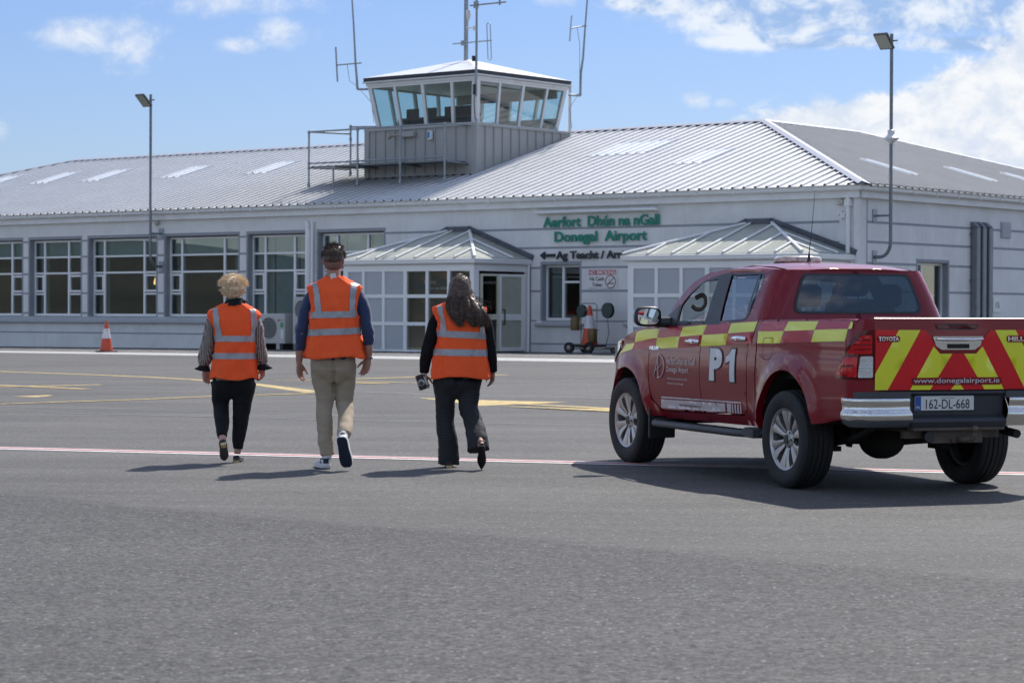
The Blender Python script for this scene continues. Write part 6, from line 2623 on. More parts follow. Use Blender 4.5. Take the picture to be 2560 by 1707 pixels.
# ---- running gear
ug = MB()
ug.tube([(0, -0.68, WZ), (0, -0.25, WZ - 0.01), (0, 0.02, WZ - 0.01), (0, 0.25, WZ), (0, 0.68, WZ)], [0.045, 0.05, 0.07, 0.05, 0.045], 12)
ug.ellipsoid((0.02, 0.02, WZ - 0.03), (0.16, 0.19, 0.145), 18, 12)
ug.build("rear_axle", UNDER, TR, 50)
ug = MB()
for sg in (1, -1):
    ug.tube([(0.62, sg * 0.50, 0.50), (0.3, sg * 0.50, 0.41), (0.0, sg * 0.50, 0.365), (-0.35, sg * 0.50, 0.40), (-0.72, sg * 0.50, 0.52)], [(0.035, 0.02), (0.035, 0.03), (0.035, 0.045), (0.035, 0.03), (0.035, 0.02)], 8)
    ug.box(-0.10, 0.10, sg * 0.50 - 0.045, sg * 0.50 + 0.045, 0.29, 0.33)
    ug.tube([(-0.12, sg * 0.40, 0.33), (-0.22, sg * 0.36, 0.72)], 0.028, 8)
    ug.box(-1.0, 3.5, sg * 0.42 - 0.05, sg * 0.42 + 0.05, 0.50, 0.62)
ug.box(-0.95, 3.4, -0.66, 0.66, 0.56, 0.60)
ug.box(0.8, 2.2, -0.62, 0.10, 0.37, 0.52)
ug.lathe([(0.30, 0), (0.34, 0.03), (0.34, 0.12), (0.30, 0.15)], (-0.52, 0.05, 0.475), seg=28)
ug.tube([(3.085, -0.7, WZ), (3.085, 0.7, WZ)], 0.04, 10)
ug.build("chassis", UNDER, TR)
ug = MB()
ug.tube([(0.6, -0.58, 0.50), (-0.5, -0.60, 0.50), (-0.98, -0.60, 0.46)], 0.034, 12)
ug.build("exhaust_pipe", UNDER, TR, 50)
tb = MB()
tb.box(-1.06, -1.045, -0.235, 0.215, 0.405, 0.515)
tb.box(-1.0, -0.95, -0.42, 0.42, 0.44, 0.51)
tbo = tb.build("tow_bar", RUST, TR)
tb = MB()
tb.tube([(-1.06, -0.02, 0.43), (-1.12, -0.03, 0.43), (-1.16, -0.09, 0.44), (-1.17, -0.10, 0.49)], [0.022, 0.022, 0.02, 0.016], 10)
tb.ellipsoid((-1.17, -0.10, 0.515), (0.027, 0.027, 0.027), 14, 10)
tb.cyl((-1.06, 0.04, 0.425), (-1, 0, 0), 0.014, 0.03, 8)
tb.build("tow_ball", RUST, tbo, 50)
tb = MB()
tb.cyl((-1.02, 0.235, 0.455), (-1, 0, 0), 0.045, 0.05, 14)
tb.build("tow_socket", BLACK, tbo, 40)

# ---- inside the cab
for sg in (1, -1):
    st_ = MB()
    st_.box(1.35, 1.85, sg * 0.37 - 0.24, sg * 0.37 + 0.24, 0.86, 1.02, bev=0.04)
    M = Matrix.Translation((1.33, sg * 0.37, 0.95)) @ Matrix.Rotation(radians(-14), 4, 'Y')
    st_.box(-0.07, 0.07, -0.24, 0.24, 0.0, 0.56, M=M, bev=0.04)
    st_.box(-0.045, 0.05, -0.135, 0.135, 0.59, 0.78, M=M, bev=0.035)
    for yy in (-0.06, 0.06):
        st_.cyl(M @ Vector((0, yy, 0.5)), (0, 0, 1), 0.007, 0.14, 6)
    st_.build("front_seat", SEAT, TR)
st_ = MB()
st_.box(0.65, 1.05, -0.66, 0.66, 0.88, 1.02, bev=0.04)
st_.box(0.60, 0.72, -0.66, 0.66, 1.0, 1.38, bev=0.04)
for yy in (-0.38, 0.38):
    st_.box(0.585, 0.675, yy - 0.13, yy + 0.13, 1.43, 1.62, bev=0.035)
    for k in (-0.06, 0.06):
        st_.cyl((0.63, yy + k, 1.36), (0, 0, 1), 0.007, 0.1, 6)
st_.build("rear_bench", SEAT, TR)
st_ = MB()
st_.box(2.15, 2.55, -0.72, 0.72, 0.95, 1.23, bev=0.06)
st_.box(0.55, 2.4, -0.78, 0.78, 0.55, 0.60)
st_.build("dashboard", CABIN, TR)
st_ = MB()
for sg in (1, -1):
    st_.add([(0.55, sg * 0.83, 0.6), (2.3, sg * 0.83, 0.6), (2.3, sg * 0.83, 1.24), (0.55, sg * 0.83, 1.29)], [(0, 1, 2, 3)])
st_.add([(0.55, -0.60, 1.72), (1.9, -0.58, 1.70), (1.9, 0.58, 1.70), (0.55, 0.60, 1.72)], [(0, 1, 2, 3)])
st_.build("door_lining", CABIN, TR)
st_ = MB()
st_.tube([(1.98 + 0.17 * 0.35 * cos(a * pi / 12), -0.37 + 0.18 * sin(a * pi / 12), 1.17 + 0.16 * cos(a * pi / 12)) for a in range(24)], 0.014, 8, closed=True)
st_.tube([(2.15, -0.37, 1.1), (1.99, -0.37, 1.17)], 0.03, 8)
st_.build("steering_wheel", TRIM, TR, 50)
st_ = MB()
gq = cr_path([(2.06, 0.70, 1.50), (2.00, 0.67, 1.525), (1.955, 0.66, 1.50), (1.945, 0.665, 1.445), (1.985, 0.68, 1.405), (2.05, 0.70, 1.405), (2.10, 0.71, 1.43)], 4)
st_.tube(gq, [(0.013, 0.022)] * len(gq), 8)
st_.build("grab_handle", pm("brown_plastic", (0.05, 0.036, 0.03), 0.6), TR, 50)
st_ = MB()
st_.box(1.75, 2.10, 0.42, 0.62, 1.22, 1.30, bev=0.03)
st_.build("folded_jacket", pm("jacket_yellow_black", (0.12, 0.11, 0.03), 0.8, var=0.6, vscale=9), TR)

# ---- roof beacon and aerial
rb_ = MB()
zb_ = zroof(1.5, 0)
rb_.box(1.42, 1.58, -0.195, 0.195, zb_ + 0.002, zb_ + 0.026, bev=0.008)
bar_ = rb_.build("light_bar", TRIM, TR)
rb_ = MB()
rows = []
for z, k in ((0.024, 1.0), (0.050, 1.03), (0.066, 0.98), (0.073, 0.88)):
    rows.append([(1.5 + 0.088 * k * math.copysign(abs(cos(2 * pi * j / 28)) ** 0.55, cos(2 * pi * j / 28)),
                  0.205 * k * math.copysign(abs(sin(2 * pi * j / 28)) ** 0.55, sin(2 * pi * j / 28)), zb_ + z) for j in range(28)])
rb_.loft(rows)
rb_.build("beacon_lens", pm("beacon_lens", (0.55, 0.52, 0.44), 0.12, var=0.35, vscale=30, coat=1.0), bar_, 40)
rb_ = MB()
za = zroof(1.30, 0)
rb_.lathe([(0.055, 0), (0.052, 0.012), (0.018, 0.016), (0.012, 0.05), (0.006, 0.09)], (1.30, 0.0, za), seg=16)
rb_.tube([(1.30, 0, za + 0.08), (1.29, -0.02, za + 0.30), (1.27, -0.035, za + 0.60)], [0.0045, 0.003, 0.002], 6)
rb_.tube([(1.33, 0.01, za + 0.008), (1.45, 0.10, zroof(1.45, 0.1) + 0.006), (1.62, 0.30, zroof(1.62, 0.3) + 0.006), (1.80, 0.60, zroof(1.80, 0.6) + 0.006)], 0.005, 6)
rb_.build("aerial", BLACK, TR, 50)

# ------------------------------------------------------------------ people
def limb(mb, P, seg=14, n=4):
    """P: (x, y, z, r) or (x, y, z, rx, ry) control points"""
    Q = cr_path(P, n)
    pts = [q[:3] for q in Q]
    if len(P[0]) == 4:
        rad = [max(0.003, q[3]) for q in Q]
        return mb.tube(pts, rad, seg)
    return mb.tube(pts, [(max(0.003, q[3]), max(0.003, q[4])) for q in Q], seg)


def rings_z(mb, S, seg=28, e=0.8, n=3):
    """stack of horizontal superellipses: (z, cx, cy, a, b)"""
    Q = cr_path(S, n)
    rr = []
    for z, cx, cy, a, b in Q:
        rr.append([(cx + a * math.copysign(abs(cos(2 * pi * j / seg)) ** e, cos(2 * pi * j / seg)),
                    cy + b * math.copysign(abs(sin(2 * pi * j / seg)) ** e, sin(2 * pi * j / seg)), z) for j in range(seg)])
    return mb.loft(rr)


def hand(mb, W, d, p, left, k=1.0, curl=(0.25, 0.35, 0.30), splay=1.0, thumb=0.7):
    W, d, p = Vector(W), Vector(d).normalized(), Vector(p)
    p = (p - d * p.dot(d)).normalized()
    u = p.cross(d) if left else d.cross(p)
    rr = []
    for t, w, h in ((-0.03, 0.026, 0.020), (0.0, 0.028, 0.019), (0.03, 0.036, 0.018), (0.065, 0.041, 0.016), (0.092, 0.040, 0.013), (0.102, 0.034, 0.010)):
        c = W + d * (t * k)
        rr.append([c + u * (w * k * cos(2 * pi * j / 14)) + p * (h * k * sin(2 * pi * j / 14)) for j in range(14)])
    mb.loft(rr)
    for i, (o, L, b0) in enumerate(((0.0305, 0.072, 0.090), (0.0105, 0.081, 0.094), (-0.0100, 0.075, 0.091), (-0.0290, 0.058, 0.083))):
        base = W + d * (b0 * k) + u * (o * k)
        dirv = (d + u * (o * 3.0 * splay)).normalized()
        pts = [base - dirv * 0.02 * k, base]
        a = 0.0
        for s_, f in enumerate((0.46, 0.31, 0.23)):
            a += curl[s_] * (1.0 + 0.18 * i)
            step_ = (dirv * cos(a) + p * sin(a)) * (L * f * k)
            pts.append(pts[-1] + step_)
        mb.tube(pts, [0.0095 * k, 0.0095 * k, 0.0088 * k, 0.0080 * k, 0.0062 * k], 8)
    tb_ = W + d * (0.022 * k) + u * (0.024 * k) + p * (0.004 * k)
    td = (u * 0.62 * thumb + d * 0.75 + p * 0.35).normalized()
    t1 = tb_ + td * 0.042 * k
    t2 = t1 + (td * 0.75 + d * 0.45 + p * 0.15).normalized() * 0.033 * k
    t3 = t2 + (td * 0.55 + d * 0.7 + p * 0.25).normalized() * 0.024 * k
    mb.tube([tb_ - td * 0.015 * k, tb_, t1, t2, t3], [0.014 * k, 0.0145 * k, 0.0115 * k, 0.0100 * k, 0.0072 * k], 8)


def head(mb, c, k=1.0, turn=0.0, neck_to=None, neck_r=0.058):
    """skull, jaw, brow, nose, lips, ears; face looks along +Y turned by `turn`"""
    M = Matrix.Translation(c) @ Matrix.Rotation(turn, 4, 'Z')

    def E(p, r):
        mb.ellipsoid((p[0] * k, p[1] * k, p[2] * k), (r[0] * k, r[1] * k, r[2] * k), 18, 12, M=M)
    E((0, -0.012, 0.03), (0.078, 0.098, 0.090))
    E((0, 0.012, -0.012), (0.069, 0.082, 0.098))
    E((0, 0.032, -0.066), (0.052, 0.056, 0.050))
    E((0, 0.060, -0.098), (0.024, 0.022, 0.018))
    E((0, 0.080, 0.028), (0.052, 0.014, 0.012))
    E((-0.036, 0.066, -0.022), (0.022, 0.020, 0.018))
    E((0.036, 0.066, -0.022), (0.022, 0.020, 0.018))
    mb.tube([M @ Vector((0, 0.090 * k, 0.018 * k)), M @ Vector((0, 0.106 * k, -0.018 * k)), M @ Vector((0, 0.110 * k, -0.030 * k)), M @ Vector((0, 0.092 * k, -0.040 * k))],
            [0.008 * k, 0.012 * k, 0.014 * k, 0.010 * k], 10)
    E((0, 0.086, -0.062), (0.022, 0.012, 0.006))
    E((0, 0.084, -0.074), (0.020, 0.012, 0.007))
    for s in (-1, 1):
        Me = M @ Matrix.Translation((s * 0.083 * k, -0.004 * k, -0.006 * k)) @ Matrix.Rotation(s * radians(18), 4, 'Z')
        mb.ellipsoid((0, 0, 0), (0.010 * k, 0.020 * k, 0.034 * k), 12, 10, M=Me)
        mb.ellipsoid((s * 0.006 * k, -0.010 * k, 0.006 * k), (0.007 * k, 0.012 * k, 0.026 * k), 10, 8, M=Me)
    if neck_to is not None:
        nb = Vector(neck_to)
        top = M @ Vector((0, -0.012 * k, -0.05 * k))
        mb.tube([nb, nb.lerp(top, 0.5), top], [neck_r * 1.12, neck_r, neck_r], 16)


def eyes(par, c, k, turn):
    M = Matrix.Translation(c) @ Matrix.Rotation(turn, 4, 'Z')
    for s in (-1, 1):
        e = MB()
        e.ellipsoid((s * 0.031 * k, 0.076 * k, 0.010 * k), (0.012 * k, 0.012 * k, 0.010 * k), 14, 10, M=M)
        e.build("eye", EYE, par, 60)


class Vest:
    """high visibility waistcoat as a curved sheet round the torso, cut at the armholes"""

    def __init__(s, S, e=0.72, hemf=0.0, seed=0, front=1.0, folds=1.0):
        s.S, s.e, s.seed, s.front, s.folds = S, e, seed, front, folds
        s.zs = [q[0] for q in S]
        s.hem = S[0][0]

    def at(s, z):
        return [lerp_tab(z, s.zs, [q[i] for q in s.S]) for i in (1, 2, 3, 4)]

    def map(s, off=0.0):
        def f(u, z):
            th = u / 0.22
            cx, cy, a, b = s.at(z)
            low = max(0.0, min(1.0, (s.hem + 0.30 - z) / 0.30))
            up = max(0.0, min(1.0, (z - s.hem - 0.50) / 0.2))
            w = 0.011 * s.folds * mnoise.noise((th * 1.3 + s.seed, z * 5.0 + th * 0.8, s.seed)) + 0.008 * s.folds * mnoise.noise((th * 3.1, z * 11.0 - th * 2.5, s.seed + 4))
            w += 0.010 * s.folds * low * sin(th * 6.0 + s.seed + 2 * z)
            w += 0.007 * s.folds * mnoise.noise((th * 6.0 + z * 9, z * 4.0, s.seed + 9)) + 0.004 * s.folds * mnoise.noise((th * 13.0 - z * 16, z * 9.0, s.seed + 2))
            ct, sn = cos(th), sin(th)
            if sn > 0:
                a_ = a * (1 + (s.front - 1) * low)
            else:
                a_ = a
            x = cx + (a_ + w + off) * math.copysign(abs(ct) ** s.e, ct)
            y = cy + (b + w + off) * math.copysign(abs(sn) ** s.e, sn)
            return (x, y, z)
        return f

    def u_of_x(s, x, z, back=True):
        cx, cy, a, b = s.at(z)
        c = max(-0.999, min(0.999, (x - cx) / a))
        th = math.acos(math.copysign(abs(c) ** (1 / s.e), c))
        return (-th if back else th) * 0.22

    def build(s, par, hole_l, hole_r, bands, verts_l, verts_r, neck_front, slits, mats):
        L, Rr = -1.5 * pi * 0.22, 0.5 * pi * 0.22
        zt = s.zs[-1]
        n = 24
        outer = [(L + (Rr - L) * i / n, s.hem + 0.012 * sin(i * 0.9 + s.seed)) for i in range(n + 1)]
        outer += [(Rr, neck_front), (Rr - 0.18, zt - 0.02), (Rr - 0.28, zt), (L + 0.28, zt), (L + 0.18, zt - 0.02), (L, neck_front)]
        holes = [hole_l, hole_r] + slits
        v = panel("vest", outer, s.map(), mats[0], par, holes=holes, step=0.016)
        so = v.modifiers.new("thickness", 'SOLIDIFY')
        so.thickness = 0.004
        so.offset = -1
        for (z0, z1, tilt) in bands:
            for (ua, ub) in ((L + 0.01, Rr - 0.01),):
                m = 40
                zz = lambda u, z: z + tilt * cos(u / 0.22)
                poly = [(ua + (ub - ua) * i / m, zz(ua + (ub - ua) * i / m, z0)) for i in range(m + 1)] + [(ub - (ub - ua) * i / m, zz(ub - (ub - ua) * i / m, z1)) for i in range(m + 1)]
                hl = [h for h in slits] + [hole_l, hole_r]
                hl = [h for h in hl if max(p[1] for p in h) > z0 and min(p[1] for p in h) < z1]
                if hl:
                    # keep clear of the openings
                    segs = []
                    cuts = sorted((min(p[0] for p in h), max(p[0] for p in h)) for h in hl)
                    a = ua
                    for c0, c1 in cuts:
                        segs.append((a, c0))
                        a = c1
                    segs.append((a, ub))
                else:
                    segs = [(ua, ub)]
                for a, b in segs:
                    if b - a < 0.02:
                        continue
                    m = max(4, int((b - a) / 0.03))
                    poly = [(a + (b - a) * i / m, zz(a + (b - a) * i / m, z0)) for i in range(m + 1)] + [(b - (b - a) * i / m, zz(b - (b - a) * i / m, z1)) for i in range(m + 1)]
                    panel("reflective_tape", poly, s.map(0.003), mats[1], v, step=0.016)
        for (P, back) in ((verts_l, True), (verts_r, True), (verts_l, False), (verts_r, False)):
            left = [(s.u_of_x(xa, z, back), z) for z, xa, xb in P]
            right = [(s.u_of_x(xb, z, back), z) for z, xa, xb in P]
            poly = left + right[::-1]
            # resample edges finely so that the tape follows the chest
            panel("reflective_tape", poly, s.map(0.0045), mats[1], v, step=0.016)
        return v


def shoe(par, M, L, mats, style):
    """local frame: heel at origin, toe along +Y, sole down"""
    b = MB()
    if style == 'trainer':
        S = [(0.0, 0.036, 0.030, 0.075), (0.03, 0.042, 0.028, 0.098), (0.09, 0.042, 0.028, 0.088), (0.15, 0.046, 0.028, 0.070), (0.22, 0.050, 0.028, 0.055), (0.275, 0.042, 0.028, 0.045), (0.298, 0.022, 0.030, 0.038)]
    elif style == 'loafer':
        S = [(0.0, 0.030, 0.022, 0.060), (0.03, 0.034, 0.020, 0.062), (0.09, 0.033, 0.016, 0.040), (0.15, 0.038, 0.012, 0.045), (0.20, 0.036, 0.012, 0.036), (0.235, 0.020, 0.013, 0.026), (0.25, 0.008, 0.014, 0.020)]
    else:
        S = [(0.0, 0.026, 0.030, 0.050), (0.03, 0.029, 0.028, 0.046), (0.09, 0.030, 0.020, 0.030), (0.15, 0.038, 0.010, 0.040), (0.20, 0.034, 0.009, 0.034), (0.245, 0.018, 0.010, 0.024), (0.275, 0.004, 0.012, 0.016)]
    k = L / S[-1][0]
    rr = []
    for y, w, z0, z1 in cr_path(S, 3):
        rr.append([M @ Vector((w * math.copysign(abs(cos(2 * pi * j / 18)) ** 0.8, cos(2 * pi * j / 18)), y * k,
                               (z0 + z1) / 2 + (z1 - z0) / 2 * math.copysign(abs(sin(2 * pi * j / 18)) ** 0.8, sin(2 * pi * j / 18)))) for j in range(18)])
    b.loft(rr)
    o = b.build("shoe", mats[0], par, 50)
    b = MB()
    outl = [(w * (1.10 if style == 'trainer' else 1.02), y * k) for y, w, z0, z1 in cr_path(S, 3)]
    ol = [(-0.6 * outl[0][0], -0.012), (0.6 * outl[0][0], -0.012)] + outl + [(-w, y) for w, y in reversed(outl)]
    if style == 'trainer':
        lev = [(0.0, 0.98), (0.006, 1.0), (0.034, 1.0), (0.040, 0.97)]
    else:
        lev = [(0.0, 0.97), (0.003, 1.0), (0.012, 1.0), (0.016, 0.95)]
    rise = (lambda y: 0.0) if style == 'trainer' else (lambda y: 0.016 * max(0, 1 - y / (0.45 * L)) if style == 'loafer' else 0.020 * max(0, 1 - y / (0.5 * L)))
    b.loft([[M @ Vector((x * q, y * q + (1 - q) * 0.1, z + rise(y))) for x, y in ol] for z, q in lev])
    so = b.build("sole", mats[1], o, 40)
    if style == 'trainer':
        b = MB()
        b.loft([[M @ Vector((x * q, y * q + (1 - q) * 0.1, z)) for x, y in ol] for z, q in ((-0.007, 0.90), (-0.002, 0.99), (0.001, 0.99))])
        b.build("outsole", mats[2], o, 40)
        b = MB()
        b.loft([[M @ Vector((w_ * cos(a), -0.003 + 0.05 * (1 - sin(a)) - 0.005, z_)) for a in [pi * i / 12 for i in range(13)]] for z_, w_ in ((0.042, 0.0445), (0.062, 0.044), (0.085, 0.041))], False, False, closed=False)
        b.build("heel_patch", mats[2], o, 60)
    else:
        b = MB()
        b.loft([[M @ Vector((x * q, y, z)) for x, y in ((-0.024, -0.008), (0.024, -0.008), (0.026, 0.02), (0.022, 0.045), (-0.022, 0.045), (-0.026, 0.02))] for z, q in ((0.0, 0.9), (0.003, 1.0), (0.022, 1.05))])
        b.build("heel", mats[2], o, 40)
    return o


def strands(mb, roots, rnd, width, seed_noise=0.0):
    """each root: list of points; thin tapering ribbons facing outward"""
    for P in roots:
        n = len(P)
        L = []
        for i, p in enumerate(P):
            p = Vector(p)
            t = (Vector(P[min(i + 1, n - 1)]) - Vector(P[max(i - 1, 0)]))
            if t.length < 1e-6:
                t = Vector((0, 0, -1))
            t.normalize()
            s = t.cross(Vector((rnd.uniform(-1, 1), -1.0, rnd.uniform(-0.4, 0.4))))
            if s.length < 1e-4:
                s = Vector((1, 0, 0))
            s.normalize()
            w = width * (1.0 - 0.85 * i / (n - 1))
            L.append((p - s * w, p + s * w))
        b = len(mb.v)
        for a, c in L:
            mb.v += [tuple(a), tuple(c)]
        for i in range(n - 1):
            mb.f.append((b + 2 * i, b + 2 * i + 1, b + 2 * i + 3, b + 2 * i + 2))
            mb.mi.append(mb.cur)


def hairmat(name, c0, c1, scale=60.0):
    m = pm(name, c0, 0.45, var=0.0, spec=0.4)
    nt = m.node_tree
    b = nt.nodes["Principled BSDF"]
    tc = nt.nodes.new("ShaderNodeTexCoord")
    n = nt.nodes.new("ShaderNodeTexNoise")
    n.inputs["Scale"].default_value = scale
    n.inputs["Detail"].default_value = 3
    nt.links.new(tc.outputs["Object"], n.inputs[0])
    r = nt.nodes.new("ShaderNodeValToRGB")
    r.color_ramp.elements[0].position = 0.35
    r.color_ramp.elements[0].color = (*c0, 1)
    r.color_ramp.elements[1].position = 0.65
    r.color_ramp.elements[1].color = (*c1, 1)
    nt.links.new(n.outputs[0], r.inputs[0])
    nt.links.new(r.outputs[0], b.inputs["Base Color"])
    return m


SKIN = pm("skin", (0.42, 0.215, 0.150), 0.55, var=0.10, vscale=14)
SKIN_P = pm("pale_skin", (0.47, 0.265, 0.20), 0.55, var=0.12, vscale=14)
EYE = pm("eye_white", (0.6, 0.6, 0.58), 0.2)
HIVIS = pm("hi_vis_orange", (1.0, 0.125, 0.034), 0.75, var=0.05, vscale=7, spec=0.15, bump=0.15, bscale=55)
TAPE = pm("reflective_tape", (0.34, 0.35, 0.365), 0.45, 0.25, var=0.10, vscale=9, bump=0.15, bscale=60)
NAVY = pm("navy_knit", (0.022, 0.040, 0.105), 0.9, var=0.12, vscale=10, bump=0.4, bscale=34, sheen=0.3)
BEIGE = pm("beige_cotton", (0.36, 0.295, 0.215), 0.85, var=0.06, vscale=6, bump=0.45, bscale=16)
BLKCL = pm("black_cloth", (0.010, 0.011, 0.014), 0.85, var=0.2, vscale=8, bump=0.4, bscale=18, spec=0.25)
BLKJK = pm("black_jacket", (0.009, 0.009, 0.011), 0.9, var=0.2, vscale=8, bump=0.35, bscale=24, spec=0.2)
TSHOE = pm("trainer_white", (0.62, 0.62, 0.62), 0.55, var=0.06)
TSOLE = pm("trainer_midsole", (0.60, 0.60, 0.62), 0.6, var=0.05)
TNAVY = pm("trainer_navy", (0.012, 0.020, 0.045), 0.7, var=0.2, vscale=20)
SHOEB = pm("black_leather", (0.012, 0.012, 0.014), 0.35, var=0.2)
SOLEG = pm("grey_sole", (0.075, 0.07, 0.065), 0.7, var=0.15)
GOLD = pm("gold_heel", (0.62, 0.50, 0.28), 0.2, 0.9)


def blouse_mat():
    m = pm("lattice_blouse", (0.3, 0.27, 0.24), 0.8, bump=0.3, bscale=20)
    nt = m.node_tree
    b = nt.nodes["Principled BSDF"]
    tc = nt.nodes.new("ShaderNodeTexCoord")
    mp = nt.nodes.new("ShaderNodeMapping")
    mp.inputs["Rotation"].default_value = (0.0, radians(45), 0.0)
    mp.inputs["Scale"].default_value = (1, 0.6, 1)
    nt.links.new(tc.outputs["Object"], mp.inputs[0])
    ch = nt.nodes.new("ShaderNodeTexChecker")
    ch.inputs["Scale"].default_value = 78.0
    ch.inputs[1].default_value = (0.42, 0.36, 0.31, 1)
    ch.inputs[2].default_value = (0.035, 0.03, 0.035, 1)
    nt.links.new(mp.outputs[0], ch.inputs[0])
    nt.links.new(ch.outputs[0], b.inputs["Base Color"])
    return m


def rib_mat():
    m = pm("ribbed_black_trousers", (0.012, 0.013, 0.016), 0.75, bump=0.3, bscale=16, spec=0.35)
    nt = m.node_tree
    b = nt.nodes["Principled BSDF"]
    tc = nt.nodes.new("ShaderNodeTexCoord")
    w = nt.nodes.new("ShaderNodeTexWave")
    w.bands_direction = 'Z'
    w.inputs["Scale"].default_value = 22.0
    w.inputs["Distortion"].default_value = 1.2
    w.inputs["Detail"].default_value = 2.0
    nt.links.new(tc.outputs["Object"], w.inputs[0])
    r = nt.nodes.new("ShaderNodeValToRGB")
    r.color_ramp.elements[0].color = (0.006, 0.007, 0.009, 1)
    r.color_ramp.elements[1].color = (0.034, 0.036, 0.042, 1)
    nt.links.new(w.outputs[0], r.inputs[0])
    nt.links.new(r.outputs[0], b.inputs["Base Color"])
    return m


BLOUSE = blouse_mat()
RIBT = rib_mat()


def person(x, y, label, yaw=0.0):
    t = empty("person", (x, y, gz(x, y)))
    t.rotation_euler = (0, 0, yaw)
    return t


def finish_person(body, loc, label, yaw):
    """the body mesh itself is the top-level person"""
    body.location = (loc[0], loc[1], gz(*loc))
    body.rotation_euler = (0, 0, yaw)
    tag(body, label, "person")


def folds(amp, fx, seed, knee=None, crease=None):
    """cloth relief: broad drape, sideways creases (stronger round a knee or elbow height), optional centre seam"""
    def f(co):
        d = amp * (mnoise.noise((co.x * fx + seed, co.y * fx, co.z * fx * 1.2 + co.x * 7)) + 0.6 * mnoise.noise((co.x * fx * 2.2, co.y * fx * 2.2 + seed, co.z * fx * 2.6)))
        cr = mnoise.noise((co.x * 5 + seed, co.y * 5, co.z * 34 + co.x * 26 * sin(seed) + 3 * mnoise.noise((co.x * 6, co.z * 6, seed))))
        k = 0.35
        if knee:
            for zk, wk in knee:
                k = max(k, exp(-((co.z - zk) / wk) ** 2))
        d += amp * 0.85 * k * cr
        if crease and co.z > crease[1]:
            d -= crease[2] * exp(-((co.x - crease[0]) / 0.011) ** 2) * min(1.0, (co.z - crease[1]) / 0.05) * (1.0 if co.y < 0.02 else 0.3)
        return d
    return f


